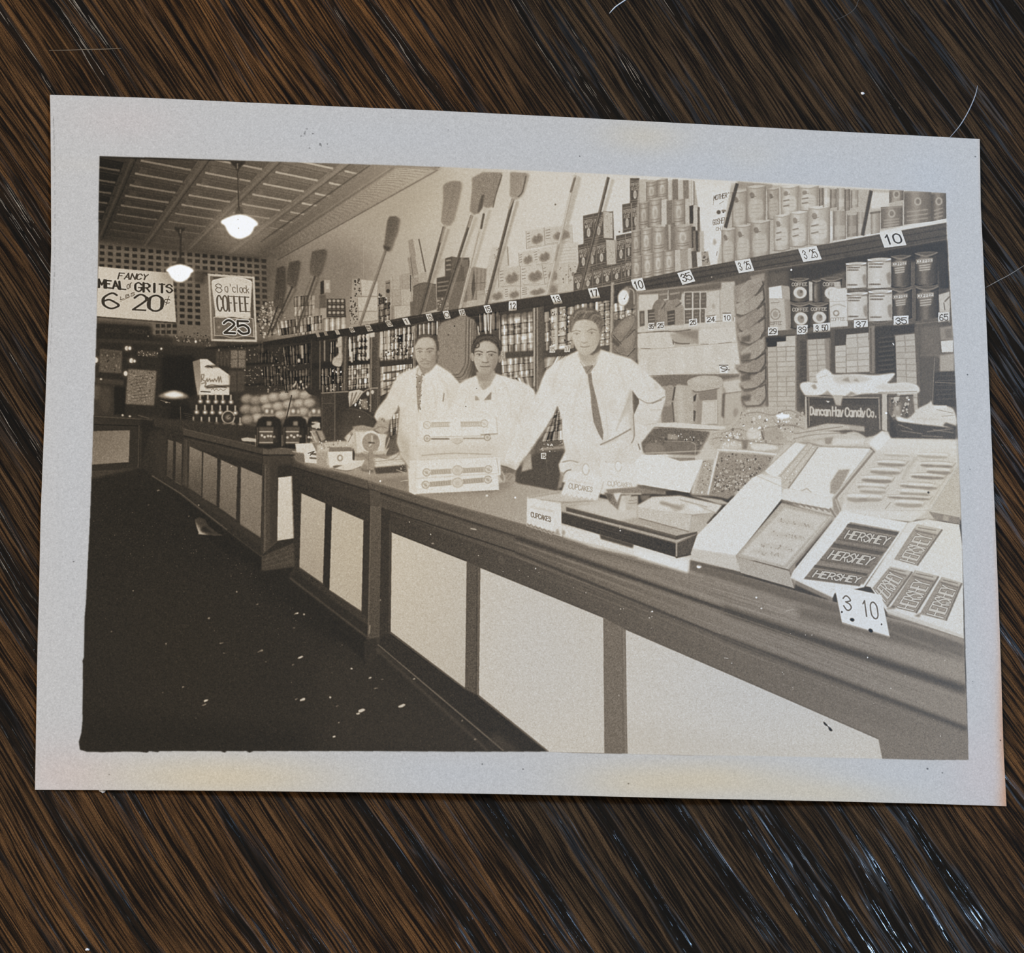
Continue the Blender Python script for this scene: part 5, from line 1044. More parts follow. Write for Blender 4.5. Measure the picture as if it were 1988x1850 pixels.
# front panels
lp = 'white front panel of the long counter'
P("760,1033 906,1090 903,1336 758,1226", (770, 1040, 184, 880, 1320, 176), 1, .6, 4, 'printed_panel', lp + ', left of the first mullion', 'printed_counter')
P("932,1102 1171,1199 1174,1462 1066,1460 929,1349", (940, 1110, 186, 1100, 1450, 186), 1, .6, 4, 'printed_panel', lp + ', between the two mullions', 'printed_counter')
P("1214,1222 1705,1435 1713,1474 1217,1464", (1220, 1230, 188, 1600, 1460, 186), 1, .6, 4, 'printed_panel', lp + ', the large one at lower right', 'printed_counter')
P("1217,1400 1640,1470 1217,1464", 178, .5, 10)
P("907,1091 932,1102 929,1352 903,1338", 80, 1, .5, 6, 'printed_mullion', 'narrow dark mullion between the white counter panels', 'printed_counter'); L("930,1103 927,1350", 1.8, 112, .7, .3); L("926,1102 924,1350", 1.2, 60, .7)
P("1172,1199 1214,1222 1218,1464 1173,1462", 106, 1, .5, 6, 'printed_mullion', 'wider grey mullion right of the middle white counter panel', 'printed_counter'); L("1211,1222 1215,1463", 1.8, 138, .6, .4); L("1207,1220 1210,1463", 1.2, 90, .7)
L("760,1032 906,1089", 1.8, 44, .8, .3); L("932,1101 1171,1198", 1.8, 62, .7, .4); L("1214,1221 1705,1434", 2, 84, .7, .4); L("759,1034 757,1226", 2, 60, .8, .4)
P("757,1228 903,1338 929,1351 1064,1459 985,1461 734,1254 738,1238", 46, 1, .8, 3); L("757,1228 903,1337", 2.4, 92, .7, .5); L("929,1351 1064,1459", 3, 104, .7, .6); L("760,1233 1000,1418", 1, 34, .6, .3); L("754,1232 905,1345", 1, 60, .5)
L("733,1251 977,1457", 2.4, 108, .8, .5); L("735,1255 972,1458", 1.6, 40, .7, .3); L("731,1260 948,1458", 5, 72, .6, 1.4)
P("960,1420 1010,1459 990,1461 950,1440", 72, .6, 4)

# ---- on the counter, left --------------------------------------------------
P("574,874 596,860 640,858 700,856 780,880 792,906 800,924 740,930 690,922 600,906 574,894", 150, .8, 2.5, 5)
P("573,861 606,860 612,872 612,884 576,882", 196, 1, .6, 3, 'printed_tray', 'shallow white box at the left end of the goods by the register'); L("568,876 610,886", 2, 180, .8, .6); P("572,878 590,880 592,898 573,892", 100, .95, .8, 6); P("590,876 614,876 616,900 592,898", 196, 1, .6, 3, 'printed_carton', 'small white carton with dark printing by the register'); P("602,879 614,880 614,884 603,882", 70, .9, .5); L("602,889 614,890", 2.6, 60, .9, .4); L("598,880 610,876 602,884", 1.5, 60)
P("605,834 625,836 632,852 616,862 606,856", 150, .85, 1, 6, 'printed_card', 'folded pale card standing behind the packets'); L("614,838 622,856", 3, 60, .8, .6); L("606,820 620,822 614,832", 2.5, 190, .8, .6); L("604,838 614,858", 2, 190, .8, .5)
P("616,864 634,858 670,856 684,862 682,880 690,892 690,906 650,906 616,900", 176, .95, .8, 5); P("615,878 636,876 634,906 616,902", 150, 1, .8, 7); specks([(618, 858), (684, 854), (684, 874), (616, 876)], 40, 110, 205, .8, 2)
P("640,868 682,868 684,876 638,878", 116, 1, .7)
P("636,877 686,876 686,894 688,900 640,908", 200, 1, .5, 3, 'printed_carton', 'white open carton with a small ring mark and a dark flap'); L(ell(660, 889, 4.6, 5.4, 0, 14), 2.4, 124, .9, .4); S("646,905 658,903 670,905 664,909 652,909", 80, .85, .5); P("684,872 690,866 688,894 684,892", 50, .9, .5)
P("688,894 708,893 702,904 690,912 670,914 648,910", 196, .95, .6, 3); L("648,910 676,914 700,906", 1.4, 70, .7, .3, True)
P("668,850 680,838 690,828 706,826 730,832 752,836 756,842 750,850 748,880 740,882 690,880 684,868", 174, .97, .8, 6)
P("683,828 700,826 726,832 752,836 750,844 724,836 690,836", 142, .9, 1, 6); P("724,834 750,837 748,845 730,842", 92, .85, .8); P("672,846 684,838 688,856 674,864", 186, .9, .8); S(ell(682, 842, 3, 4), 130, .8, .6); L("676,858 684,842", 1.4, 100, .7)
P("690,838 748,842 744,876 694,878", 192, 1, .6, 3)
S(ell(720, 858, 20, 22, 0, 12), 200, 1, .5, 3, 'printed_scale', 'small counter scale with a round pale dial'); S(ell(720, 859, 17, 18.5, 0, 12), 142, 1, .6, 5); L("722,846 722,860 717,866", 2.2, 190, .9, .3); L("716,859 726,860", 3, 80, .9, .4); P("724,846 732,844 734,852 726,854", 110, .7, 1); L("706,876 722,880 734,872", 1.4, 120, .7, .4, True)
P("715,876 724,876 724,914 716,914", 140, 1, .6, 4); L("716,880 716,912", 1, 100, .7); L("702,880 716,894", 3, 120, .7, .6); P("700,908 716,912 726,912 724,918 702,914", 96, .9, .8); L("718,914 717,920", 2, 190, .9); P(ell(708, 908, 5, 6), 120, .7, 1)
P("748,852 760,838 772,848 772,884 750,884", 92, .95, 1, 6); L("752,830 748,848 744,874", 3, 190, .85, .6, True); L("756,850 748,874", 2, 190, .7, .5); P("757,842 770,842 768,852 757,852", 60, .9, .6); P("745,876 756,868 748,884", 180, .8, .6)
P("726,888 750,890 776,877 786,888 786,902 730,908", 186, .97, .8, 5); L("728,904 786,898", 2.2, 196, .85, .4); L("730,884 760,892 778,878", 1.4, 110, .6, .4, True); L("728,896 784,891", 1, 120, .6); P("726,908 772,904 788,902 790,916 730,920", 72, 1, .8, 5); L("770,912 786,918", 2, 176, .7, .5); specks([(774, 900), (792, 900), (792, 918), (776, 918)], 14, 80, 200, .8, 1.6); P(ell(738, 934, 2, 2), 205)
L("778,934 792,932", 1.4, 190, .7)

# ---- the three shopmen -----------------------------------------------------
P("735,834 752,830 774,800 775,880 800,908 800,916 780,890 770,860 756,846", 78, .8, 1.5); goods([(756, 806), (774, 802), (772, 842), (758, 846)], 3, 5, 120, 30, 40, 80)
# second from left and tall man's gap background
P("1040,768 1083,780 1098,880 1086,920 1080,952 1004,938 1020,900 1050,850", 92, 1, 1.2, 4)
goods([(1074, 800), (1090, 796), (1094, 854), (1050, 858)], 4, 7, 120, 26, 40, 60); L("1054,856 1092,851", 1.4, 176, .6, .4); L("1050,872 1094,868", 5, 176, .6, .8); specks([(1050, 852), (1094, 850), (1096, 878), (1048, 878)], 34, 60, 205, .9, 1.8)
P("1048,880 1098,874 1090,914 1082,952 1002,936 1012,910 1040,880", 76, 1, 1, 4); P("1018,884 1030,880 1033,910 1012,916", 168, .9, 1, 4); tag(1055, 885, 10, 12, '15', 0, 0, 196, 70, 1); L("1060,890 1063,920", 1, 110, .6)
COAT1 = "811,710 800,716 790,719 775,726 765,741 757,756 749,773 738,786 729,800 726,809 731,817 744,822 757,816 769,799 774,788 775,800 773,827 770,859 778,884 792,905 812,925 900,925 900,760 892,744 887,738 876,725 858,713 847,707"
P(COAT1, (770, 800, 196, 860, 760, 203), 1, .8, 3, 'printed_person', 'man with a moustache in a white coat and patterned tie, at left')
P("770,830 790,850 812,905 800,915 778,888", 150, .55, 5); P("772,790 780,800 778,850 772,850", 168, .5, 3); L("773,788 775,797", 1.6, 80, .8, .4); P("757,756 775,740 766,790 745,800", 190, .4, 6)
P("735,812 741,810 749,806 757,818 754,836 741,844 724,832", 158, .95, .8, 4); L("741,815 750,806 745,818", 2.4, 84, .8, .4); L("726,834 740,828 752,832", 2, 120, .7, .6, True); P("739,808 752,802 757,812 748,816", 196, .9, .8)
L("862,764 860,779", 1.6, 70, .8, .4); L("869,757 868,770", 1, 150, .4, .5); L("838,735 850,750 846,800", 1.2, 180, .4, .8, True); L("822,735 826,780 816,805", 1.2, 176, .4, .8, True)
# head 1
P("812,700 812,718 822,730 836,722 848,708 846,698", 138, 1, 1, 4)
S("805,674 807,661 815,654 830,651 843,655 849,665 850,682 849,694 845,704 838,711 828,714.5 818,711 810,702 806,690", (812, 680, 172, 854, 692, 140), 1, .6, 4, 'printed_face', 'high-browed face of the man with the moustache', 'printed_person')
S("811,662 828,656 841,661 840,672 826,675 814,672", 184, .55, 2.5); S("809,688 816,690 818,697 812,702", 158, .5, 2)
P("805,672 806,660 811,652 822,648.5 834,648.5 845,653 851,664 852,680 850,694 847.5,684 847,670 844,662 840,657 832,654 820,655 812,659 808,666", 66, .95, .9, 5, 'printed_hair', 'short receding dark hair', 'printed_person')
L("812,654 824,651 838,652", 1.6, 104, .6, .6, True); L("848,662 850,676", 1.4, 96, .5, .5)
S("846,682 850.5,686 849,702 845,707 844,696", 92, .6, 1.2); S(ell(850.5, 685, 2, 5), 150, .7, .7); S(ell(804.6, 684, 1.6, 5), 142, .8, .7)
L("808,678.5 814,676.5 820,678", 1.8, 98, .8, .4, True); L("828,678.5 834,676 842,677.5", 1.8, 90, .8, .4, True)
L("810.5,682.5 815,681 819.5,683", 1.1, 78, .8, .3, True); L("829,683 834,681 838.5,682", 1.1, 78, .8, .3, True); P(ell(815, 683.6, 1.6, 1.3), 84, .85, .4); P(ell(833.8, 683.4, 1.6, 1.3), 84, .85, .4)
L("811,686.5 819,686.5", 1, 140, .5, .4); L("829,686.5 838,686", 1, 132, .5, .4)
L("822,680 823.5,688 821,694", 1.4, 186, .5, .6, True); L("826,682 827,692", 1.6, 132, .45, .8); L("818.5,696 822.5,698 827,696", 1.5, 104, .75, .5, True)
L("815.5,702.5 821,700.6 825,700.4 830,700.8 835.5,702.5", 2.2, 118, .6, .7, True); L("818,706 825,706.6 833,705.8", 1.3, 104, .7, .4, True); L("820,710 831,710.5", 1.6, 142, .5, .8); S("838,694 845,692 843,704 836,709", 122, .4, 1.8)
P("808,712 811,708 818,722 824,732 816,732 808,726", 190, .95, .6); P("822,728 836,720 848,706 852,712 838,728 826,738", 206, .8, .8); L("808,727 817,731 819,726 824,729", 1.4, 90, .8, .4, True); L("812,714 809,726", 1, 110, .6, .3)
P("809,731 820,730 818,745 817,764 815,784 812,802 810,784 808,750", 138, 1, .6, 0, 'printed_tie', 'patterned necktie', 'printed_person'); specks([(808, 732), (820, 731), (816, 796), (810, 796)], 60, 84, 184, .7, 1.5)
# second man
COAT2 = "892,744 906,736 923,729 935,728 963,725 988,733 1004,738 1026,747 1037,758 1040,768 1040,800 1010,850 985,890 978,935 960,940 880,925 862,860 860,800 874,762"
P(COAT2, (900, 760, 203, 1010, 780, 203), 1, .8, 3, 'printed_person', 'dark-haired man with a forelock curl and open collar, in the middle')
L("892,745 880,770 868,800", 1.2, 178, .5, .8, True); P(ell(904, 789, 1.4, 1), 90); L("1010,786 1013,800", 1.2, 150, .4, .6); L("905,770 902,785", 1, 160, .4); P("966,840 990,850 985,900 972,900", 186, .4, 6)
P("924,722 928,744 938,758 952,748 962,730 960,718", 158, 1, 1, 4); S("926,726 940,732 954,728 950,736 936,740 928,734", 128, .6, 2)
S("919,672 924,660 936,655 950,655 962,660 968,672 968,690 964,708 956,721 947,728 938,728 929,722 922,708 919,692", (930, 690, 170, 970, 700, 138), 1, .7, 4, 'printed_face', 'calm oval face of the middle man', 'printed_person')
S("926,674 940,664 956,668 960,680 944,686 928,684", 180, .6, 2.5)
P("917,691 915,676 918,662 926,653 938,648.5 952,647.5 964,652 971,662 973,676 970.5,693 967,690 967,678 961,668 950,662 940,661.5 934,664 928,668 924,674 921,682 920,692", 62, .97, .8, 6, 'printed_hair', 'wavy dark hair with a curl on the forehead', 'printed_person')
L("922,662 921,670 924,675 929,673 930,668 927,666", 2.4, 58, .9, .4, True)
for q in ("921,668 927,659 938,654 950,653 962,658", "925,664 936,657 950,656 964,663", "918,678 920,670", "958,652 968,662 970,674"): L(q, 1.3, 112, .6, .5, True)
L("930,652 942,650 956,651", 1.4, 40, .6, .5, True); L("967,668 970,680", 1.4, 44, .6, .5)
S(ell(917, 693, 3.2, 8.5, -8), 166, 1, .6); L(ell(917, 693, 1.8, 5, -8, 10), 1.2, 112, .6, .4); S(ell(971, 696, 3, 8, 12), 158, 1, .6); L("972,690 969,702", 1.4, 90, .6, .4)
L("922,683 929,681.5 937,684", 1.9, 66, .9, .4, True); L("945,684 953,682 963,685", 1.9, 66, .9, .4, True); L("925,688 930,686.5 936,688.5", 1.1, 70, .85, .3, True); L("948,689 954,687 960,689.5", 1.1, 76, .8, .3, True); P(ell(930.5, 688.8, 1.9, 1.6), 58, .9, .4); P(ell(954, 689.6, 1.9, 1.6), 64, .85, .4); L("926,691.5 935,691.5", 1, 134, .5, .4); L("949,692.5 960,692.5", 1, 120, .5, .4)
S("940,686 943,696 945,702 940,705 936,702 938,694", 196, .55, 1.4); L("936,703 942,704 948,703", 2, 92, .8, .6, True); S("944,690 949,700 948,704 945,700", 132, .55, 1.2); L("932,711 940,712 951,711", 1.8, 84, .85, .5, True); S("934,714 942,716 950,714 946,718 936,718", 150, .6, 1); S("930,722 942,725 956,720 948,730 936,730", 132, .55, 1.6); S("958,700 966,696 962,714 954,722", 126, .5, 2.2)
P("922,742 926,732 930,752 940,766 938,778 924,760", 203, .9, .8); P("940,768 952,750 962,730 968,740 956,762 942,778", 203, .9, .8)
P("922,768 927,770 931,777 922,777", 142, .95, .6); P("939,777 954,760 953,776", 130, 1, .6); L("922,778 956,777", 1.2, 186, .6, .4); P(ell(925, 754, 1, 1), 90)
# tall man
COAT3 = "1123,680 1110,686 1098,692 1077,703 1059,720 1052,736 1044,758 1039,768 1020,805 1000,838 985,870 972,903 984,912 1000,916 1011,900 1028,878 1041,858 1059,832 1076,804 1082,788 1090,814 1091,847 1097,876 1084,902 1087,917 1092,925 1090,935 1170,960 1245,960 1252,882 1248,876 1245,860 1272,826 1283,804 1292,775 1291,758 1278,744 1256,725 1241,709 1224,696 1200,689 1166,678 1160,690 1140,706"
P(COAT3, (1060, 760, 204, 1230, 900, 198), 1, .8, 3, 'printed_person', 'tall fair-faced man in a white jacket and dark tie, hand on hip')
for c in ((1069, 820), (1055, 840), (1048, 850), (1036, 866), (1022, 886)): L([(c[0] - 6, c[1] + 4), c, (c[0] + 5, c[1] - 6)], 2, 150, .6, .6, True)
L("1082,790 1076,806 1059,834 1041,860 1020,890", 1.4, 118, .6, .4, True); P("1006,900 1028,880 1040,862 1034,880 1012,906", 140, .6, 1.4)
L("1000,840 985,872 974,902", 1.4, 178, .6, 1.2, True); L("1060,770 1040,800", 1, 186, .4, .6)
for k in range(90):
    x, y = RNG.uniform(745, 1280), RNG.uniform(720, 900)
    if 800 < y and x < 980 and x > 800: continue
    if CAN[int(F([(x, y)])[0][1]), int(F([(x, y)])[0][0])] > 196: P(ell(x, y, RNG.uniform(8, 22), RNG.uniform(4, 12), RNG.uniform(40, 110)), RNG.choice([186, 190, 212]), .3, 6)
for q, v in (("1098,694 1080,724 1072,760", 184), ("1130,730 1116,780 1112,840", 188), ("1196,700 1210,740 1214,760", 186), ("1244,716 1254,742 1262,760", 184), ("1270,742 1276,756", 178), ("1112,860 1124,884", 186), ("1204,868 1196,892", 182), ("790,740 778,770 762,796", 184), ("850,730 866,750 874,790", 186), ("838,740 846,780 842,806", 188), ("975,740 990,770 992,810", 184), ("935,740 930,760", 178), ("960,750 966,790", 188), ("1020,760 1010,800 992,840", 186), ("1000,800 1012,830", 184)): L(q, 3, v, .55, 1.4, True)
P("972,903 984,906 1001,914 1000,934 988,932 976,934 970,925", 128, 1, .8, 5); P("974,904 986,908 998,914 990,924 976,916", 92, .7, 1.2); P("976,924 986,918 1000,926 998,934 978,936", 164, .9, .8); L("972,904 986,908 1001,914", 1.6, 66, .7, .4, True); P("980,928 988,917 999,922 1000,934 992,936", 152, .95, .6); L("984,928 990,920", 1.2, 100, .7, .3); L("989,931 995,924", 1.2, 104, .7, .3); L("974,916 980,926 978,936", 2.4, 196, .8, .5)
P("1227,758 1240,775 1240,783 1230,806 1228,791", 92, 1, .6, 4); P("1222,756 1228,758 1230,800 1232,850 1224,838 1220,800 1208,810", 172, .6, 2)
L("1226,760 1216,785 1204,815 1196,836", 2.2, 160, .6, 1.2, True); L("1225,770 1210,808", 4, 168, .5, 2); L("1229,805 1231,845 1226,860", 1.6, 92, .7, .5, True); L("1166,863 1190,852 1224,833", 2.4, 118, .8, .6, True); L("1170,862 1200,850", 3, 158, .5, 1.4)
L("1240,774 1262,783 1290,770", 1.6, 118, .7, .5, True); L("1266,783 1284,776", 1.8, 96, .6, .4); L("1262,796 1284,795", 1.2, 150, .5, .5); L("1252,825 1274,822", 1.2, 150, .5, .5); L("1250,784 1270,780", 1.2, 160, .5, .6); L("1239,862 1242,872", 2, 70, .7, .4); L("1092,897 1108,894 1122,898", 2, 110, .6, .6, True); L("1094,920 1100,914 1108,912", 2, 80, .7, .6, True); P("1088,915 1096,918 1090,946 1082,950", 142, .8, 1)
L("1226,862 1200,880", 1, 170, .4, .6); P("1100,850 1130,870 1120,900 1100,880", 192, .5, 6); P("1070,760 1085,780 1080,740", 196, .4, 6); L("1176,896 1182,904", 1.4, 100, .7)
P("1123,680 1126,700 1140,714 1158,704 1166,680 1150,690", 172, 1, 1, 4); S("1124,686 1140,692 1160,684 1152,698 1138,702 1128,696", 152, .55, 2)
S("1109,640 1112,626 1124,620 1146,620 1160,628 1165,644 1163,662 1156,678 1146,687 1136,690 1126,685 1117,674 1111,658", (1120, 650, 184, 1168, 660, 164), 1, .7, 4, 'printed_face', 'pale clean-shaven face of the tall man', 'printed_person')
P("1109,644 1106,634 1107,620 1111,608 1119,600 1130,596.5 1146,597.5 1158,602 1167,612 1171,626 1170,640 1166,654 1163,644 1160,634 1156,627 1149,623 1138,620 1127,621 1118,624 1113,632", 104, .95, 1.0, 7, 'printed_hair', 'brushed-up wavy brown hair', 'printed_person')
for q, v in (("1114,618 1120,608 1130,603 1138,606", 150), ("1122,618 1130,610 1138,610", 70), ("1132,616 1139,606 1150,604", 152), ("1140,619 1148,610 1156,609", 72), ("1147,620 1153,611 1162,614", 148), ("1154,626 1161,617 1166,622", 78), ("1112,612 1120,602 1132,599", 76), ("1140,600 1152,602 1162,610", 78), ("1160,634 1166,624", 140), ("1164,646 1169,634", 76), ("1110,632 1112,620", 130)): L(q, 2.2, v, .6, .7, True)
S(ell(1107, 650, 2.6, 7, -6), 178, .9, .7); S("1160,640 1168,640 1164,664 1158,672", 146, .5, 2)
L("1110,644 1118,641.5 1127,643.5", 1.7, 124, .75, .5, True); L("1140,643 1149,638.8 1158,641.5", 1.8, 116, .8, .5, True); L("1113,648 1119,646 1125,648", 1.1, 118, .75, .4, True); L("1142,646 1148,644 1155,646", 1.1, 112, .75, .4, True); P(ell(1119.5, 648.4, 2, 1.6), 112, .8, .5); P(ell(1148.5, 646.6, 2, 1.6), 106, .8, .5); L("1114,651 1124,651.5", 1, 158, .5, .5); L("1143,650 1155,649.5", 1, 148, .5, .5)
S("1131,648 1136,660 1132,666 1127,662", 196, .6, 1.6); L("1129,664 1134,666 1140,664", 1.8, 122, .7, .6, True); L("1127,673 1135,674 1144,672", 1.8, 118, .8, .5, True); S("1130,677 1136,678 1142,676 1138,680", 162, .6, .8); L("1112,660 1116,672 1126,684", 2, 160, .5, 1.2, True); S("1124,684 1136,690 1150,684 1140,694 1130,693", 150, .5, 1.6); L("1165,645 1164,670 1160,684", 1.6, 130, .5, .8)
L("1126,702 1134,712 1140,716", 1.4, 130, .7, .4, True); L("1158,704 1152,712 1148,718", 1.6, 110, .7, .4, True); P("1160,690 1168,684 1162,706 1154,712", 204, .6, 1)
P("1131,712 1152,708 1150,716 1146,724 1138,726 1134,716", 136, 1, .6, 6); L("1140,722 1150,710", 1.8, 92, .7, .5)
P("1140,725 1148,724 1150,744 1158,775 1165,808 1171,840 1170,855 1162,842 1153,821 1148,790 1147,770 1143,740", 124, 1, .7, 5, 'printed_tie', 'dark necktie slipping out of the jacket', 'printed_person'); L("1142,736 1148,772 1153,820", 1.2, 96, .5, .5, True); L("1170,856 1180,846 1176,800", 1, 160, .4, .6, True)
L("1134,716 1141,740 1147,770 1150,800", 1.4, 178, .5, .8, True)

# ---- stack of white cartons on the counter ---------------------------------
P("806,900 1000,900 990,950 806,962", 120, .3, 4)
BX = 'white carton with a ribbon-like printed band, '
P("812,816 962,810 966,842 962,846 814,850", 206, 1, .6, 3, 'printed_carton', BX + 'top of the stack'); P("806,850 814,850 966,843 972,846 971,886 812,894 804,890", 200, 1, .6, 3, 'printed_carton', BX + 'second of the stack'); P("796,894 812,893 971,886 972,922 806,930 794,926", 205, 1, .6, 3, 'printed_carton', BX + 'third of the stack'); P("792,906 806,928 966,918 969,952 806,961 794,955", 206, 1, .6, 3, 'printed_carton', BX + 'lowest of the stack')
P("806,868 966,860 968,884 812,892", 186, .6, 3); P("800,818 814,818 812,850 808,958 794,952 792,908", 196, .6, 2); P("812,852 962,846 962,856 812,862", 198, .4, 2)
L("963,811 966,842", 1.4, 172, .7, .5); L("934,844 965,842", 2.2, 120, .7, .4); L("819,884 880,880 952,882", 1.6, 138, .7, .5, True); L("812,893 971,886", 1.2, 172, .5, .6); L("806,929 966,919", 1.2, 168, .6, .5); L("806,960 968,952", 1.8, 100, .7, .5); L("964,889 968,918", 1.2, 150, .5); L("808,832 806,958", 1.2, 176, .5, .8)
def band(y0, y1, x0, x1, mid, v, cr=7):
    f = lambda x: y0 + (y1 - y0) * (x - x0) / (x1 - x0)
    for x in (x0, x1): L(ell(x, f(x), cr, cr, 0, 14), 1.4, v - 20, .8, .3); P(ell(x, f(x), cr * .55, cr * .6), v + 22, .8, .8); L([(x - 4, f(x) - 2), (x + 3, f(x) + 3)], 1.4, v - 10, .7, .4)
    for a, b in ((x0 + cr + 2, mid - 12), (mid + 11, x1 - cr - 1)):
        P([(a, f(a) - 4), (b, f(b) - 4), (b, f(b) + 4), (a, f(a) + 4)], v + 12, .75, .5); L([(a, f(a) - 4), (b, f(b) - 4)], 1.2, v - 12, .7, .3); L([(a, f(a) + 4), (b, f(b) + 4)], 1.2, v - 20, .7, .3); L([(a, f(a) - 4), (a, f(a) + 4)], 1.2, v - 20, .7, .3)
        for k in range(8):
            x = a + (b - a) * (k + .6) / 8.6; L([(x, f(x) - 2), (x + .6, f(x) + 2)], 1.4, v - 14, .7, .3)
band(825, 822, 829, 940, 884, 172); band(917, 911, 828, 948, 888, 148); band(941, 931, 826, 947, 888, 140)
for x, y in ((829, 851), (946, 849)): L(ell(x, y, 6, 6, 0, 12), 1.6, 120, .8, .4); P(ell(x, y, 3, 3), 150, .7, .6)
L("838,852 871,852", 2.8, 96, .8, .5); L("900,851 939,851", 2.4, 124, .7, .5); L("838,848 940,846", 1, 160, .6); S("876,853 888,850 900,853 898,858 888,861 880,858", 180, .7, .6); L("878,858 888,862 898,857", 1.2, 140, .7, .4, True)
for y in (913, 937): S(ell(888, y, 11, 10), 190, .9, .5); L(ell(888, y, 10, 9, 0, 18), 1.2, 150, .7, .4); S(ell(888, y, 5, 5), 172, .6, .8)
for a, b in ((838, 874), (895, 936)): L([(a, 821), (b, 820)], 1.2, 150, .7, .3); L([(a, 829), (b, 827)], 1, 160, .6)
# ---- right end of the counter: candy display -------------------------------
P("1380,838 1406,834 1440,806 1452,792 1500,790 1545,798 1562,806 1580,830 1690,846 1730,848 1862,852 1866,1010 1600,1010 1500,960 1376,962 1340,960 1350,890", 182, 1, 2, 4)
# wrapped goods in cellophane
P("1376,860 1380,839 1406,834 1440,806 1450,792 1500,790 1544,798 1560,810 1570,836 1556,860 1521,864 1507,882 1396,875", 168, 1, 1.5, 6, 'printed_bag', 'shiny heap of cellophane bags behind the mottled candy tray')
specks([(1440, 796), (1560, 802), (1540, 856), (1390, 866)], 130, 120, 205, 1, 3.4, 1.4); specks([(1400, 840), (1520, 800), (1550, 850), (1400, 872)], 50, 200, 228, .8, 2.4)
for q in ("1440,806 1470,800 1500,806 1530,796 1556,808", "1400,842 1430,832 1460,840 1490,830 1540,826 1566,836", "1420,838 1424,850 1436,856 1470,852", "1480,830 1484,848 1476,856", "1500,812 1508,822 1530,824 1550,830", "1384,852 1400,850 1450,856 1500,862 1520,862"): L(q, 2, 118, .6, .7, True)
P("1440,856 1452,856 1450,872 1440,872", 110, .8, 1); S("1506,806 1520,803 1533,806 1528,812 1512,812", 228, 1, .8); S("1450,836 1466,832 1478,840 1470,852 1454,852", 206, .7, 1.5); S("1482,836 1510,832 1522,846 1512,858 1490,856", 150, .6, 2); S("1400,862 1430,858 1440,868 1404,874", 190, .7, 1.5); S("1460,862 1500,864 1508,872 1466,874", 206, .8, 1); L("1478,838 1482,852", 3, 84, .7, .7)
# big blank card
P("1234,892 1249,882 1293,883 1352,893 1366,892 1347,936 1339,957 1290,949 1236,940 1232,910", 207, 1, .7, 3, 'printed_card', 'large blank white card lying behind the dark tray')
P("1293,886 1349,885 1349,893 1320,895", 126, .9, .6); L("1292,887 1350,887", 2, 200, .9, .4); L("1250,880 1300,878 1380,874", 2, 190, .7, .5); P("1352,884 1378,876 1392,884 1366,894", 184, .9, 1)
P("1365,894 1386,892 1374,960 1347,960", 158, 1, .8, 7, 'printed_packet', 'slanting strip of wrapped sweets left of the mottled candy tray'); specks([(1366, 896), (1384, 894), (1372, 956), (1350, 956)], 44, 110, 205, .8, 2); L("1388,890 1376,960", 3, 200, .8, .5)
P("1396,877 1503,885 1488,912 1459,929 1413,969 1376,960", (1440, 880, 140, 1420, 960, 134), 1, .8, 8, 'printed_candy_tray', 'tray of loose dark candies, mottled')
specks([(1397, 879), (1500, 887), (1440, 950), (1380, 958)], 260, 84, 178, 1, 2.6, 1.3); specks([(1400, 880), (1500, 888), (1440, 940), (1384, 950)], 46, 176, 206, .6, 1.5)
for x, y, r in ((1395, 942, 7), (1425, 935, 6), (1440, 905, 5), (1410, 915, 6)): L(ell(x, y, r, r, 0, 12), 1.6, 96, .6, .5); P(ell(x, y, r * .5, r * .5), 190, .6, 1)
L("1394,873 1450,876 1506,882", 3.4, 208, .9, .6); L("1394,876 1374,960", 3, 206, .9, .6)
# white twist of paper on the sign frame
S("1553,752 1556,743 1572,741 1586,742 1584,728 1600,716 1612,722 1620,727 1660,726 1700,728 1736,724 1730,736 1724,744 1756,742 1780,748 1785,760 1770,764 1704,764 1668,766 1640,776 1632,786 1622,782 1614,768 1596,766 1580,772 1564,769", 206, 1, .8, 4, 'printed_paper', 'long twist of white paper lying along the top of the candy sign')
S("1620,730 1660,728 1690,738 1640,744 1622,742", 172, .6, 2); P("1634,738 1646,732 1650,742", 132, .8, 1.2); P("1654,738 1664,735 1668,742", 140, .8, 1.2); P("1574,748 1582,746 1586,754 1580,756", 128, .8, .9); P("1596,766 1606,758 1616,768", 130, .7, 1.2); P("1640,770 1652,760 1664,766", 120, .7, 1.2); S("1700,748 1760,746 1780,756 1720,758", 188, .7, 2); L("1704,762 1780,760", 1.8, 120, .7, .6); L("1590,734 1606,728", 1.4, 160, .6, .6)
# candy sign
P("1562,768 1710,770 1710,840 1679,850 1640,838 1566,834", 82, 1, .8, 5, 'printed_sign', 'dark candy maker sign with pale lettering at the back of the counter')
P("1572,774 1706,774 1706,786 1572,786", 70, .7, 1); L("1564,770 1565,832", 3.4, 186, .85, .5); L("1570,772 1571,826", 1.4, 150, .7); L("1565,769 1640,772 1706,772", 2.2, 170, .7, .5); L("1572,776 1704,775", 1.4, 60, .8); P("1603,778 1611,779 1607,782", 228, 1, .4); P("1616,768 1636,768 1632,788 1622,786", 176, .95, .9)
T("Duncan", [(1573, 790), (1612, 791), (1613, 807), (1573, 805)], 3.2, 186, 1, .2, bl=.3); T("Hay", [(1616, 790), (1637, 791), (1637, 808), (1616, 807)], 3.2, 186, 1, .2, bl=.3); T("Candy", [(1641, 792), (1680, 793), (1680, 809), (1641, 808)], 3.2, 186, 1, .2, bl=.3); T("Co.", [(1683, 794), (1704, 795), (1704, 810), (1683, 809)], 3, 182, 1, .2, bl=.3)
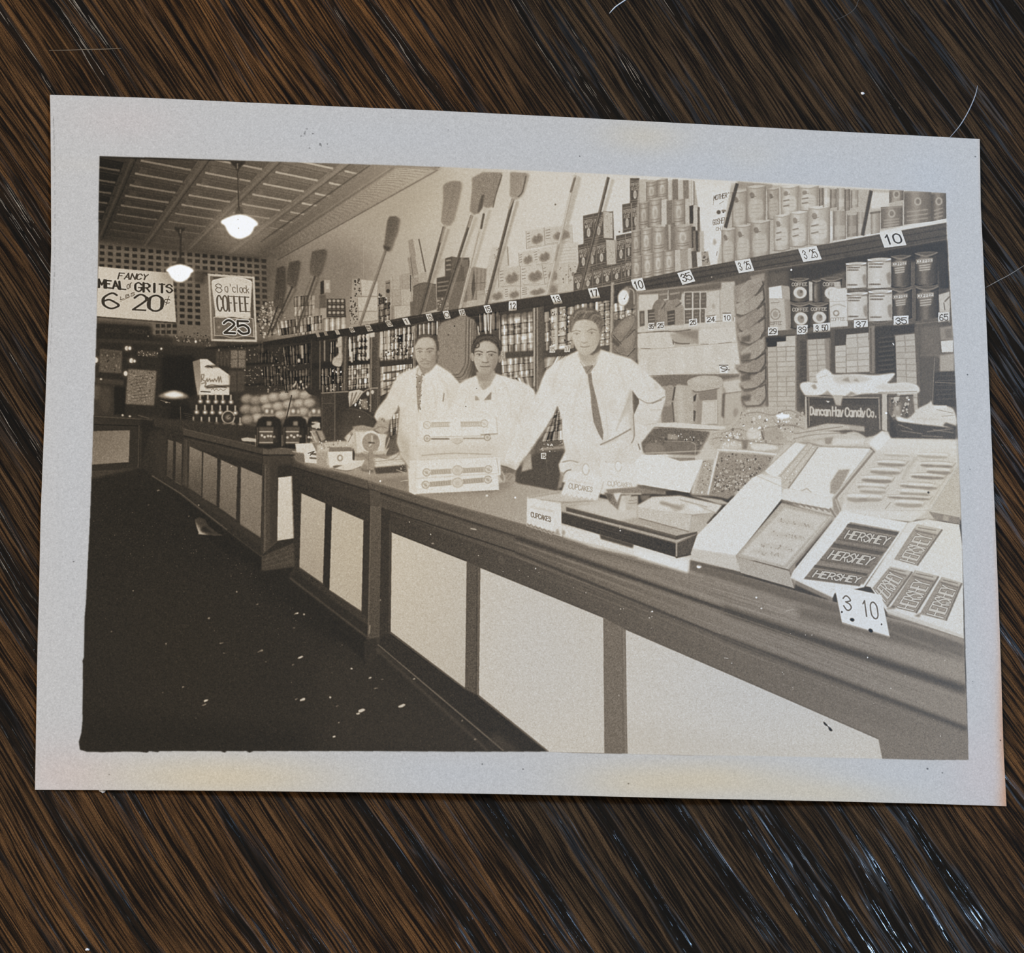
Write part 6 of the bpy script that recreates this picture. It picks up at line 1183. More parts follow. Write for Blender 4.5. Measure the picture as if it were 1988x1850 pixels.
P("1592,826 1606,822 1640,826 1641,834 1592,833", 168, .95, .8); P("1643,824 1678,828 1678,838 1642,834", 166, .95, .8); L("1706,774 1708,834", 2.2, 170, .8, .4); L("1702,776 1703,832", 1.4, 76, .7)
P("1712,764 1722,764 1722,838 1712,834", 176, 1, .6, 3, 'printed_post', 'pale upright between the candy sign and the dark basket'); L("1723,768 1724,840", 2.4, 74, .8, .5); P(ell(1720, 802, 2.4, 2), 226)
P("1724,768 1772,766 1776,808 1742,812 1726,840", 104, 1, 1, 6); specks([(1728, 772), (1770, 770), (1768, 806), (1730, 812)], 40, 64, 180, 1, 3); P("1734,772 1748,764 1744,778 1736,780", 190, .9, .7); P("1736,788 1748,784 1748,808 1732,808", 160, .8, 1.5); L("1722,770 1772,768", 2, 70, .8, .4); P(ell(1764, 776, 2, 1.5), 220)
P("1728,818 1742,812 1770,820 1854,828 1855,852 1730,850", 72, 1, .8, 5, 'printed_basket', 'dark curved basket heaped with white paper at the right edge'); P("1725,802 1732,812 1742,846 1726,850", 60, .8, 1)
for q in ("1744,824 1770,834", "1750,836 1790,842", "1800,838 1850,832", "1790,846 1830,848", "1812,834 1850,840"): L(q, 2.2, 140, .6, .6)
S("1742,817 1740,808 1760,812 1772,804 1780,794 1800,784 1808,778 1812,786 1836,788 1852,797 1854,828 1810,826 1780,823 1760,820", 196, 1, .8, 4); P("1812,788 1838,787 1838,792 1814,794", 206, .9, .5); L("1818,795 1850,802", 1.2, 130, .7); L("1828,808 1852,806", 1.4, 150, .7); L("1780,812 1820,814", 2, 168, .6, .8); S("1742,809 1760,814 1776,820 1748,817", 214, .8, .8); P("1836,820 1855,826 1855,833 1830,826", 60, .8, 1)
# papers in front of the sign
S("1530,850 1560,834 1600,824 1640,824 1646,834 1600,838 1570,848 1544,860", 176, 1, .9, 5); L("1544,842 1580,836 1636,828", 1.6, 110, .7, .5, True); L("1540,852 1580,844 1640,840", 1.4, 120, .7, .5, True); S("1640,842 1660,838 1680,848 1676,852 1650,852", 186, .9, .8); P("1600,850 1618,848 1612,862 1602,862", 128, .8, 1); P("1618,852 1680,852 1676,862 1616,864", 198, .95, .8); L("1560,856 1600,852", 3, 150, .6, .8); P("1630,836 1644,834 1644,842 1632,842", 96, .8, 1)
# tilted trays, upper row
P("1484,914 1546,856 1568,858 1507,932", 207, 1, .7, 2, 'printed_candy_box', 'white narrow box lid leaning at the left of the upper trays'); L("1545,856 1483,914", 2, 150, .5, .7); P("1540,857 1568,858 1600,866 1576,866", 120, .7, 1)
P("1569,860 1588,868 1532,948 1504,930", 180, 1, .7, 6, 'printed_candy_box', 'narrow tray of pale candies beside the blank sheet'); L("1568,862 1508,932", 2, 150, .7, .5); L("1588,868 1530,948", 3, 128, .8, .6); specks([(1570, 864), (1584, 870), (1530, 942), (1510, 930)], 36, 150, 205, 1, 2.2); L("1578,864 1520,938", 1.4, 140, .6, .4)
P("1589,868 1690,871 1616,968 1532,948", 205, 1, .7, 3, 'printed_candy_box', 'tray covered by a blank white sheet with a brown patch'); L("1588,866 1692,869", 3, 150, .7, .6); P("1628,912 1650,911 1632,946 1624,960 1611,957 1612,936", 148, .95, 1, 5)
for k in range(6): L([(1614 + 2.2 * k, 948 - 6 * k), (1632 + 2.4 * k, 950 - 6 * k)], 1.2, 128, .6, .4)
L("1554,954 1566,948 1574,955", 1.6, 136, .7, .5); P("1520,950 1532,948 1616,966 1618,984 1516,968", 204, 1, .7)
for k in range(8): P(ell(1524 + 12 * k, 966 + 2.6 * k, 6.4, 6), 206, .95, .8); L([(1520 + 12 * k, 972 + 2.5 * k), (1526 + 12 * k, 976 + 2.5 * k)], 3, 112, .75, .7)
L("1516,972 1612,990", 2.6, 116, .75, .7)
L("1692,874 1616,968", 4, 178, 1, .4); L("1697,876 1621,968", 4.6, 120, .85, .6); L("1702,876 1627,967", 3, 188, .9, .5); L("1690,870 1698,878", 3, 110, .8, .6); P("1616,968 1624,966 1634,990 1626,1002 1618,992", 140, .95, .8); L("1622,970 1630,992", 2, 190, .7, .4); L("1612,988 1622,1004", 4, 104, .7, .7)
P("1680,858 1712,836 1724,838 1730,852 1856,854 1859,904 1806,990 1648,992 1638,968 1702,876", 196, 1, .8, 3, 'printed_candy_box', 'large tray of wrapped bars in two columns at the right edge')
P("1686,860 1712,838 1728,850 1704,876", 208, 1, .8); P("1700,876 1858,890 1858,904 1806,986 1648,988 1638,968", 188, .9, 2, 4); P("1726,853 1856,856 1857,872 1716,868", 200, .9, 1.2)
def lens(cx, cy, rx, ry, v, rot=3, hi=206):
    a = ell(cx, cy + ry * .9, rx, ry * 1.35, rot, 10); S(a, v, .75, .8); S(ell(cx - 1, cy - ry * .9, rx * .98, ry * 1.1, rot, 10), hi, .75, .8); L([(cx - rx, cy - ry * 1.9), (cx, cy - ry * 2.3), (cx + rx, cy - ry * 1.5)], 1.2, v + 28, .6, .5, True); L([(cx + rx, cy + ry), (cx + rx + 5, cy - ry)], 2, v + 24, .5, .7)
for cx, cy, rx, ry, v in ((1730, 899, 28, 3, 118), (1718, 914, 30, 3.4, 124), (1702, 930, 30, 3.6, 112), (1692, 944, 28, 3.4, 128), (1694, 952, 26, 3.2, 140), (1688, 966, 24, 3.6, 140), (1664, 966, 20, 4, 136), (1818, 902, 32, 3, 108), (1822, 914, 24, 3.6, 116), (1800, 924, 34, 2.8, 106), (1778, 942, 32, 3, 120), (1790, 944, 30, 3, 128), (1774, 956, 28, 4, 134), (1764, 965, 42, 2.4, 112), (1764, 977, 28, 3.6, 140), (1740, 882, 26, 2, 160), (1810, 884, 30, 2.6, 150)):
    lens(cx, cy, rx, ry, v)
    R('printed_candy_bar', 'pale wrapped bar with a dark side in the large upper tray', ell(cx, cy, rx, ry * 2, 3, 12))
L("1778,890 1764,906 1752,930", 5, 160, .6, 1.4); L("1786,896 1766,926", 4, 196, .7, 1); L("1728,976 1718,988", 2, 150, .7); L("1852,902 1804,980", 1.6, 160, .6, .5); P(ell(1802, 956, 2, 2), 28, 1, .4)
P("1640,970 1648,990 1800,992 1770,1014 1632,994", 200, .95, 1.2, 3); P("1806,988 1860,904 1864,1002", 176, 1, .8, 5); P("1803,993 1862,1004 1864,1018 1814,1008", 132, 1, .7, 6, 'printed_candy_bar', 'short brown piece beneath the large upper tray'); P("1832,1000 1842,1002 1840,1012 1830,1010", 168, .7, 1)
# lower row
P("1459,928 1476,920 1516,926 1518,968 1431,1078 1330,1063", 207, 1, .7, 3, 'printed_candy_box', 'plain white box lid at the left of the lower trays'); L("1470,924 1530,950", 1.6, 164, .6, .6); L("1476,921 1520,930 1526,948", 2, 180, .6, .8)
P("1330,1063 1431,1079 1441,1112 1335,1086", 186, 1, .7, 4); L("1330,1063 1431,1079", 1.6, 208, .7, .4); P("1336,1086 1441,1111 1441,1118 1340,1094", 88, .9, 1)
P("1517,976 1619,1004 1531,1106 1428,1079", 166, 1, .7, 5, 'printed_candy_box', 'covered tray with faint rows of candies in the lower row'); P("1523,986 1607,1004 1522,1098 1438,1076", 188, .95, .8, 4); L("1518,976 1619,1003", 3, 142, .7, .6); L("1619,1004 1532,1107", 5, 148, .8, .8); L("1612,1002 1526,1104", 1.4, 196, .7, .4); L("1517,978 1429,1079", 2, 148, .7, .5)
for a, b, c, d in ((1512, 1010, 1580, 1022), (1494, 1034, 1562, 1046), (1476, 1056, 1540, 1068), (1466, 1070, 1520, 1080)):
    L([(a, b), (c, d)], 8, 170, .6, 2); specks([(a, b - 4), (c, d - 4), (c, d + 4), (a, b + 4)], 18, 144, 172, 1, 2)
P("1428,1080 1532,1108 1542,1142 1438,1112", 162, 1, .7, 6); L("1428,1080 1532,1108", 1.6, 130, .6, .5); P("1532,1108 1544,1094 1546,1124 1542,1142", 150, .8, .8)
P("1632,992 1762,1014 1756,1026 1677,1140 1620,1152 1616,1161 1534,1122 1540,1108", 207, 1, .7, 3, 'printed_candy_box', 'open white box holding three dark chocolate bars'); L("1632,992 1536,1120", 1.4, 184, .6, .5); L("1535,1122 1616,1160", 3, 184, .6, .8); P("1536,1124 1616,1160 1616,1168 1546,1136", 150, .7, 1)
def bar(q, txt, lab, v=116, rot=False):
    P(q, v, 1, .6, 6, 'printed_candy_bar', lab); f = qmap(q)
    P(f([(0, 0), (1, 0), (1, .17), (0, .17)]), v - 34, .8, .7); L(f([(0, .24), (1, .24)]), 2, v + 34, .6, .4); L(f([(0, .9), (1, .9)]), 2.6, v - 30, .7, .5); L(f([(0, .02), (1, .02)]), 1.6, v - 50, .7, .5)
    P(f([(.06, .32), (.94, .32), (.94, .8), (.06, .8)]), v - 14, .6, .7)
    T(txt, f([(.1, .34), (.92, .34), (.92, .78), (.1, .78)]), 4.6, v - 44, .8, .3); T(txt, f([(.1, .34), (.92, .34), (.92, .78), (.1, .78)]), 2.8, 184, .95, .3)
P("1650,1014 1746,1032 1676,1134 1564,1120", 122, 1, .7, 5)
for k in range(9):
    t = k / 8; L([(1650 - 86 * t, 1014 + 106 * t), (1746 - 70 * t, 1032 + 102 * t)], 2, 84 if k % 2 else 146, .6, .5)
bar("1646,1017 1744,1034 1722,1066 1624,1050", "HERSHEY", 'dark chocolate bar, top one in the open white box'); bar("1618,1055 1716,1072 1686,1105 1590,1090", "HERSHEY", 'dark chocolate bar, middle one in the open white box'); bar("1582,1097 1684,1114 1668,1138 1560,1124", "HERSHEY", 'dark chocolate bar, lowest one in the open white box')
P("1762,1014 1800,1008 1862,1018 1868,1060 1871,1240 1724,1192 1690,1140 1680,1138", 203, 1, .7, 3, 'printed_candy_box', 'white box of slanting chocolate bars at the right edge'); L("1762,1016 1680,1138", 2, 176, .6, .8); L("1719,1182 1871,1236", 4, 180, .7, 1.2); P("1719,1186 1871,1240 1872,1252 1722,1196", 150, .7, 1.5)
def vbar(q, lab, v=140):
    P(q, v, 1, .7, 6, 'printed_candy_bar', lab); f = qmap(q)
    P(f([(0, 0), (1, 0), (.94, .12), (.06, .12)]), v + 36, .8, .8); L(f([(.1, .16), (.9, .16)]), 3, v - 44, .7, .6); L(f([(.12, .07), (.8, .05)]), 2, v - 50, .7, .6); L(f([(1, 0), (1, 1)]), 3.2, v - 52, .8, .7); L(f([(0, .1), (0, 1)]), 1.4, v - 30, .6, .4)
    g = [(.22, .96), (.22, .22), (.86, .22), (.86, .96)]
    T("HERSHEY", f(g), 4.4, v - 48, .75, .3); T("HERSHEY", f(g), 2.6, 188, .95, .3)
vbar("1780,1018 1829,1028 1780,1098 1736,1086", 'reddish brown chocolate bar lying alone at the back of the right box', 148)
vbar("1728,1100 1771,1110 1722,1178 1694,1142", 'chocolate bar, left one of the front row in the right box', 146); vbar("1776,1107 1822,1119 1778,1190 1730,1178", 'chocolate bar, second one of the front row in the right box', 142); vbar("1828,1120 1867,1132 1836,1205 1786,1192", 'chocolate bar at the right end of the front row in the right box', 142)
P("1720,1182 1736,1174 1738,1182", 80, .6, 1); P("1774,1196 1786,1190 1786,1198", 80, .6, 1)
P("1619,1135 1711,1155 1727,1236 1634,1208", 210, 1, .6, 2, 'printed_price_ticket', 'large white price card reading 3 10 hanging from the candy boxes'); L("1634,1209 1727,1236", 2.4, 186, .7, .4); P("1634,1209 1727,1236 1726,1240 1636,1214", 120, .5, .8)
T("3", [(1636, 1156), (1650, 1159), (1653, 1186), (1638, 1182)], 2.6, 92); T("10", [(1672, 1165), (1701, 1171), (1705, 1202), (1676, 1195)], 2.6, 92, 1, .35)
P(ell(1634, 1188, 2, 2), 70); P(ell(1711, 1212, 1.6, 2), 60); S(ell(1654, 1203, 4.4, 3.2, 20), 14, 1, .3); S(ell(1690, 1224, 4.6, 3.2, 35), 14, 1, .3)
S("1598,1401 1602,1403 1606,1408 1604,1409 1600,1406", 14, 1, .3); L("1605,1408 1609,1412", 1.4, 24); S("1608,1411 1612,1413 1616,1418 1612,1419 1609,1416", 14, 1, .3)
# ---- tray, cake cartons -----------------------------------------------------
P("1089,1018 1160,1036 1340,1084 1336,1112 1230,1080 1150,1062 1092,1042", 204, .95, 1.6, 4); P("1230,1066 1336,1092 1334,1112 1240,1084", 212, .8, 2); P("1164,1037 1230,1056 1228,1064 1166,1046", 66, .95, 1); L("1100,1046 1200,1070 1330,1112", 2, 150, .5, 1)
P("1099,983 1150,974 1240,990 1356,1034 1313,1054 1089,993", 158, 1, .8, 6); P("1110,984 1170,972 1236,984 1238,1004 1200,1012", 190, .9, 2); P("1198,1014 1240,1006 1340,1034 1354,1036 1314,1050", 160, .9, 1, 6); woodlines((1200, 1014), (1314, 1050), (1350, 1036), (1240, 1006), 16, 100, 190, .5)
P("1099,984 1313,1040 1353,1032 1353,1036 1313,1048 1099,992", 78, 1, .6); P("1089,993 1313,1054 1313,1082 1089,1015", (1089, 1000, 62, 1300, 1070, 56), 1, .7, 5, 'printed_tray', 'low dark wooden tray with a pale box on it'); P("1313,1054 1354,1035 1340,1076 1313,1082", 80, 1, .7, 5); L("1313,1050 1313,1080", 3, 170, .8, .5); L("1090,994 1313,1055", 1.8, 128, .5, .5); L("1098,984 1312,1042", 1.4, 130, .5, .5); L("1313,1055 1354,1036", 1.6, 150, .6, .4); P(ell(1204, 1030, 1.6, 1.6), 205)
woodlines((1092, 998), (1310, 1058), (1310, 1076), (1092, 1010), 20, 40, 92, .4); L("1313,1082 1340,1076", 3, 50, .8, .7)
P("1176,949 1240,942 1292,953 1292,960 1240,958 1180,958", 124, .95, 1.2, 5); P("1236,940 1292,952 1288,956 1240,946", 92, .7, .8)
P("1172,956 1196,958 1214,962 1200,990 1186,978", 118, .95, 1, 8); P("1190,958 1206,956 1198,976", 205, .95, .9); P("1206,962 1226,960 1212,994 1200,988", 196, .9, 1); P("1176,958 1188,960 1184,976", 84, .7, 1); P("1216,964 1238,962 1238,990 1214,990", 176, .95, 1, 4); L("1220,972 1236,970", 1.2, 130, .7); L("1220,978 1236,976", 1.2, 130, .7); P("1242,962 1262,960 1260,970 1246,972", 130, .7, 1.5)
P("1238,980 1266,964 1320,962 1402,980 1390,996 1343,1000 1240,990", 196, 1, .8, 4); P("1238,984 1343,1000 1338,1032 1238,1005", 184, 1, .7, 5, 'printed_carton', 'pale open box standing on the dark tray'); P("1343,1000 1390,994 1360,1030 1338,1032", 170, .95, .8, 5); L("1284,976 1320,986", 6, 124, .75, 1.4); P("1300,982 1330,978 1326,990 1310,994", 150, .6, 1.5); L("1240,1006 1338,1032", 2, 110, .7, .5); L("1320,970 1372,984", 2, 130, .6, .6); L("1356,982 1390,996", 2, 150, .6, .6); L("1386,974 1404,980", 2, 110, .7, .5); S(ell(1350, 986, 14, 5, 14), 210, .7, 1.2); P("1340,962 1400,970 1420,980 1396,978", 196, .8, 1)
P("1023,964 1089,977 1091,1042 1022,1021", 204, 1, .7, 3, 'printed_carton', 'open cupcake carton with a scalloped lower edge'); T("CUPCAKES", [(1031, 994), (1069, 1004), (1069, 1013), (1031, 1003)], 1.6, 112, .95, .25); L("1032,984 1074,993", 3, 180, .6, .8)
for k in range(6): S(ell(1027 + 8.6 * k, 1018 + 3.1 * k, 4.2, 4.2), 204, .9, .5); L([(1024 + 8.6 * k, 1017 + 3.1 * k), (1027 + 8.6 * k, 1021 + 3.1 * k), (1031 + 8.6 * k, 1018 + 3.1 * k)], 2.4, 110, .8, .5)
L("1022,1020 1088,1038", 4, 120, .6, 1); P(ell(1082, 1032, 3, 5), 130, .7, .8); P(ell(1094, 1034, 3, 5), 130, .7, .8)
P("1023,964 1080,954 1092,962 1160,972 1152,978 1089,978", 182, 1, .8, 5); L("1026,966 1060,960 1086,956", 3, 140, .7, .8); L("1050,970 1110,976", 2, 150, .6, .6); L("1090,976 1150,972", 3, 134, .7, .8); L("1096,966 1150,968", 1.6, 190, .6, .5)
P("1164,902 1168,896 1234,902 1236,945 1172,950", 204, 1, .9, 3, 'printed_card', 'upright cupcake lid card farther from the camera'); S(ell(1200, 905, 5.4, 9), 208, 1, .6); L(ell(1200, 905, 6.4, 10, 0, 14), 1.2, 160, .7, .5); T("CUPCAKES", [(1180, 934), (1226, 938), (1226, 946), (1180, 943)], 1.3, 166, .8, .3)
P("1102,922 1112,916 1150,916 1172,934 1160,972 1087,963", 205, 1, .8, 3, 'printed_card', 'upright cupcake lid card nearer to the camera'); S(ell(1137, 911, 5.6, 10), 208, 1, .6); L(ell(1137, 911, 6.6, 11, 0, 14), 1.3, 156, .75, .5); T("CUPCAKES", [(1105, 938), (1150, 946), (1149, 955), (1104, 948)], 1.5, 150, .85, .3); L("1104,932 1150,940", 3, 190, .6, .8)
for k in range(7): L(sp([(1089 + 10 * k, 958 + 1.6 * k), (1094 + 10 * k, 964 + 1.6 * k), (1099 + 10 * k, 960 + 1.6 * k)], 4, False), 1.4, 168, .7, .4)
L("1172,935 1160,972", 1.4, 160, .6, .4); L("1088,962 1102,922", 1, 186, .5)
# ---- specks of dust and scratches over the whole print ----------------------
for x, y in ((1078, 397), (1202, 450), (870, 650)): P(ell(x, y, 1.6, 1.6), 70, .9, .4)
for k in range(26):
    x, y = RNG.uniform(200, 1830), RNG.uniform(330, 1440); P(ell(x, y, 1, 1.2), 215, .8, .3)
# ---- toning: one tone map -> sepia print with its stains, on an off-white border
def srgb(x):
    x = np.clip(x, 0, 1)
    return np.where(x <= .04045, x / 12.92, ((x + .055) / 1.055) ** 2.4).astype(np.float32)

LIT = 0.90          # light falling on the sheet (display-linear value of a perfect white)
GLOSS = 0.004       # sheen of the print's surface

def field(blobs, step=16):
    """sum of soft blobs (x, y, rx, ry, amount) given on the photograph, at tone-map size"""
    hs, ws = CH // step + 2, CW // step + 2
    X, Y = np.meshgrid(np.arange(ws) * step, np.arange(hs) * step); o = np.zeros((hs, ws), np.float32)
    for x, y, rx, ry, am in blobs:
        c = F([(x, y)])[0]
        o += am * np.exp(-(((X - c[0]) / (rx * KPX)) ** 2 + ((Y - c[1]) / (ry * KPX)) ** 2))
    up = o.repeat(step, 0).repeat(step, 1)[:CH, :CW]
    return box1(box1(up, step // 2, 0), step // 2, 1)

def grain(cell, n=1):
    g = RNG.standard_normal((CH // cell + 1, CW // cell + 1)).astype(np.float32)
    return g.repeat(cell, 0).repeat(cell, 1)[:CH, :CW]

RAMP = np.array([[0, 12, 11, 9], [30, 34, 30, 23], [60, 66, 57, 45], [100, 109, 96, 79], [140, 151, 136, 116],
                 [170, 181, 168, 147], [195, 203, 193, 176], [210, 214, 209, 198], [240, 240, 240, 238], [255, 252, 252, 252]], float)

def finish(preview=False):
    g1 = gblur(grain(2), .8) * 1.6 + grain(3) * .55
    t = box1(box1(CAN, 1, 0), 1, 1); t = t + .55 * (t - gblur(CAN, 2.6))
    amp = 2.6 + 3.0 * np.clip(1 - np.abs(t - 110) / 110, 0, 1) + 1.0 * (t > 170)
    t = t + g1 * amp
    sp_ = gblur(np.where(RNG.uniform(size=CAN.shape) < .0011, 1.0, 0).astype(np.float32), 1.0)
    t = t - 150 * sp_ * np.clip((t - 120) / 60, 0, 1)
    sp_ = gblur(np.where(RNG.uniform(size=CAN.shape) < .0007, 1.0, 0).astype(np.float32), 1.0)
    t = t + 160 * sp_
    cool = field([(1500, 1330, 330, 170, 1.0), (1130, 790, 260, 230, .2), (1560, 1100, 300, 140, .4), (1700, 600, 240, 220, .55), (1300, 450, 260, 160, .25),
                  (1030, 1250, 120, 220, .5), (200, 1280, 70, 150, .35)])
    warm = field([(850, 820, 200, 160, .22), (700, 1080, 130, 150, .45), (370, 1240, 110, 110, .5), (1150, 640, 90, 110, .35), (1830, 980, 70, 120, .45), (780, 380, 160, 90, .35)])
    fr = polymask(F(pt(FRAME)), 0, 0, CW, CH).astype(np.float32)
    fr = gblur(fr, 1.2)
    out = np.empty((CH, CW, 3), np.float32)
    stain = field([(430, 1505, 210, 40, 1.0), (1240, 1515, 130, 40, .8), (1480, 1520, 160, 40, .6), (1640, 1540, 120, 26, .5), (1245, 262, 80, 34, .5), (1380, 1500, 90, 30, .35), (1450, 300, 60, 30, .2),
                   (560, 330, 400, 14, .2), (1100, 348, 300, 12, .2)])
    pink = field([(120, 1500, 90, 60, .8), (240, 230, 100, 40, .4), (1900, 1500, 60, 90, .7), (1920, 1200, 30, 300, .45)])
    brown = field([(1953, 1450, 17, 150, 1.0), (1955, 1555, 22, 30, .5), (1940, 1200, 7, 260, .45), (1906, 420, 4, 180, .35)], 8)
    blue = field([(720, 260, 300, 50, .5), (1450, 320, 300, 50, .8), (1800, 340, 60, 70, .6), (850, 1500, 200, 40, .8), (1700, 1510, 130, 40, .6), (140, 900, 50, 350, .55)])
    bs = np.array([184., 182., 179.])
    st = np.array([12., 2., -18.]); pk = np.array([6., -3., -4.]); bw = np.array([2., -34., -62.]); bl = np.array([-2., 1., 5.])
    gb = grain(2) * 3.2 + gblur(grain(2), 1.2) * 9
    gb -= 60 * gblur(np.where(RNG.uniform(size=CAN.shape) < .0016, 1.0, 0).astype(np.float32), 1.0) - 70 * gblur(np.where(RNG.uniform(size=CAN.shape) < .0016, 1.0, 0).astype(np.float32), 1.0)
    for x_, y_, r_, v_ in ((1878, 727, 2, 90), (1883, 911, 1.6, 60), (1866, 1350, 1.8, 70), (1888, 1323, 1.2, 60), (1800, 1492, 2.4, 80), (1829, 1500, 2, 70), (1942, 1437, 2, 90), (1125, 303, 1.6, 80), (870, 252, 1.2, 50), (760, 228, 1.2, 40), (936, 1483, 2, 60), (1015, 1493, 2, 60), (1220, 1521, 2, 60), (1435, 352, 1.6, 90), (1893, 304, 2.4, 60), (143, 1090, 2, 60), (212, 1503, 1.6, 50)):
        p_ = F([(x_, y_)])[0].astype(int); yy_, xx_ = np.mgrid[-8:9, -8:9]; gb[p_[1] - 8:p_[1] + 9, p_[0] - 8:p_[0] + 9] -= v_ * np.clip(r_ * 1.7 + .5 - np.hypot(xx_, yy_ * 1.2), 0, 1)
    for x_, y_, w_, h_ in ((588, 262, 10, 16), (612, 263, 12, 8), (600, 286, 6, 6), (628, 284, 16, 12), (640, 290, 14, 8), (604, 252, 20, 6)):
        p_ = F([(x_, y_)])[0].astype(int); q_ = (slice(p_[1] - h_, p_[1] + h_), slice(p_[0] - w_, p_[0] + w_))
        gb[q_] -= 60 * np.clip(gblur(RNG.standard_normal(gb[q_].shape).astype(np.float32), 2.5) * 4.5 - .5, 0, 1)
    cr = F(sp("104,230 106,300 107,420 106,520 101,620 98,700", 8, False)).astype(int)
    for a_, b_ in cr: gb[b_ - 9:b_ + 9, a_ - 2:a_ + 2] -= 26 * RNG.uniform(.2, 1)
    for k in range(3):
        pic = np.interp(t, RAMP[:, 0], RAMP[:, k + 1]).astype(np.float32)
        wgt = np.clip((t - 90) / 80, .15, 1)
        pic += (cool * (-5, 0.5, 10)[k] + warm * (4, 0, -9)[k]) * wgt
        brd = bs[k] + stain * st[k] + pink * pk[k] + brown * bw[k] + blue * bl[k] + gb
        out[:, :, k] = pic * fr + brd * (1 - fr)
    if preview:
        return out / 255
    return np.clip(srgb(out / 255) / LIT - GLOSS, .0015, .95)
# ----------------------------------------------------------------------------
# the tone map becomes the print's ink: computed here, pixel by pixel, nothing is loaded
RGB = finish()
img = bpy.data.images.new('print_ink', CW, CH, float_buffer=True, is_data=True)
buf = np.ones((CH, CW, 4), np.float32); buf[:, :, :3] = RGB[::-1]
img.pixels.foreach_set(buf.ravel()); img.update(); del buf

def print_material():
    m, nt, b = mat('aged_photo_paper')
    t = N(nt, 'ShaderNodeTexImage'); t.image = img; t.extension = 'EXTEND'; t.interpolation = 'Linear'
    uv = N(nt, 'ShaderNodeUVMap'); uv.uv_map = 'sheet'; nt.links.new(uv.outputs[0], t.inputs[0])
    nt.links.new(t.outputs['Color'], b.inputs['Base Color'])
    b.inputs['Roughness'].default_value = .42; b.inputs['Specular IOR Level'].default_value = .3
    co = N(nt, 'ShaderNodeTexCoord').outputs['Object']
    n = N(nt, 'ShaderNodeTexNoise'); n.inputs['Scale'].default_value = 4200.0; n.inputs['Detail'].default_value = 2.0; nt.links.new(co, n.inputs['Vector'])
    bp = N(nt, 'ShaderNodeBump'); bp.inputs['Strength'].default_value = .35; bp.inputs['Distance'].default_value = .00002
    nt.links.new(n.outputs['Fac'], bp.inputs['Height']); nt.links.new(bp.outputs[0], b.inputs['Normal'])
    return m
PRINT = print_material()
EDGE, _nt, _b = mat('paper_fibre'); _b.inputs['Base Color'].default_value = (.50, .45, .38, 1); _b.inputs['Roughness'].default_value = .8

def uv_of(p): return ((p[0] - SX0) / (SX1 - SX0), (p[1] - SY0) / (SY1 - SY0))

def resample(p, n):
    p = np.asarray(p, float); d = np.r_[0, np.cumsum(np.linalg.norm(np.diff(p, axis=0), axis=1))]
    s = np.linspace(0, d[-1], n)
    return np.stack([np.interp(s, d, p[:, 0]), np.interp(s, d, p[:, 1])], 1)

# the sheet of paper: outline measured edge by edge, bowed up along its length, a quarter millimetre thick
E_TOP = resample(to_sheet(pt("97,184 300,190.5 480,199 660,207 830,214 992,222 1160,230.5 1320,239 1600,254 1902,270")), 73)
E_BOT = resample(to_sheet(pt("68,1533 300,1534 500,1535.5 660,1537.5 900,1540 1100,1544 1320,1549.5 1600,1555 1800,1560 1954,1565")), 73)
E_LEF = resample(to_sheet(pt("97,184 98,220 99,320 99.7,480 97,580 94,640 91,710 88.4,780 85.5,840 82.5,912 79,1000 76,1150 73,1250 70.5,1400 68,1533")), 49)
E_RIG = resample(to_sheet(pt("1902,270 1903,330 1904,400 1909,500 1916,650 1922.5,800 1931.5,1000 1938,1150 1943.5,1300 1948,1450 1954,1565")), 49)
NS, NT = 73, 49
s = np.linspace(0, 1, NS)[None, :, None]; t = np.linspace(0, 1, NT)[:, None, None]
G = ((1 - t) * E_TOP[None] + t * E_BOT[None] + (1 - s) * E_LEF[:, None] + s * E_RIG[:, None]
     - (1 - s) * (1 - t) * E_TOP[0] - s * (1 - t) * E_TOP[-1] - (1 - s) * t * E_BOT[0] - s * t * E_BOT[-1])
THICK = 0.00024
Gz = curl(G[:, :, 0])
vt = [(x, y, z) for (x, y), z in zip(G.reshape(-1, 2), Gz.ravel())]
nv = len(vt)
vb = [(x, y, z - THICK) for x, y, z in vt]
faces, mats = [], []
I = lambda j, i: j * NS + i
for j in range(NT - 1):
    for i in range(NS - 1):
        faces.append((I(j, i), I(j + 1, i), I(j + 1, i + 1), I(j, i + 1))); mats.append(0)
        faces.append((nv + I(j, i), nv + I(j, i + 1), nv + I(j + 1, i + 1), nv + I(j + 1, i))); mats.append(1)
vr = []
rim = [I(0, i) for i in range(NS)] + [I(j, NS - 1) for j in range(1, NT)] + [I(NT - 1, i) for i in range(NS - 2, -1, -1)] + [I(j, 0) for j in range(NT - 2, 0, -1)]
for a in rim: vr += [vt[a], vb[a]]                         # the cut edge has vertices of its own, so the face stays flat to its edge
nr = len(rim)
for k in range(nr):
    a, b_ = 2 * nv + 2 * k, 2 * nv + 2 * ((k + 1) % nr)
    faces.append((a, b_, b_ + 1, a + 1)); mats.append(1)
me = bpy.data.meshes.new('paper_sheet'); me.from_pydata(vt + vb + vr, [], faces)
me.materials.append(PRINT); me.materials.append(EDGE)
me.polygons.foreach_set('material_index', mats)
uvl = me.uv_layers.new(name='sheet'); li = np.empty(len(me.loops), np.int32); me.loops.foreach_get('vertex_index', li)
V = np.array(vt + vb + vr)[li]
uvl.data.foreach_set('uv', np.stack([(V[:, 0] - SX0) / (SX1 - SX0), (V[:, 1] - SY0) / (SY1 - SY0)], 1).astype(np.float32).ravel())
me.polygons.foreach_set('use_smooth', [m_ == 0 for m_ in mats]); me.update()

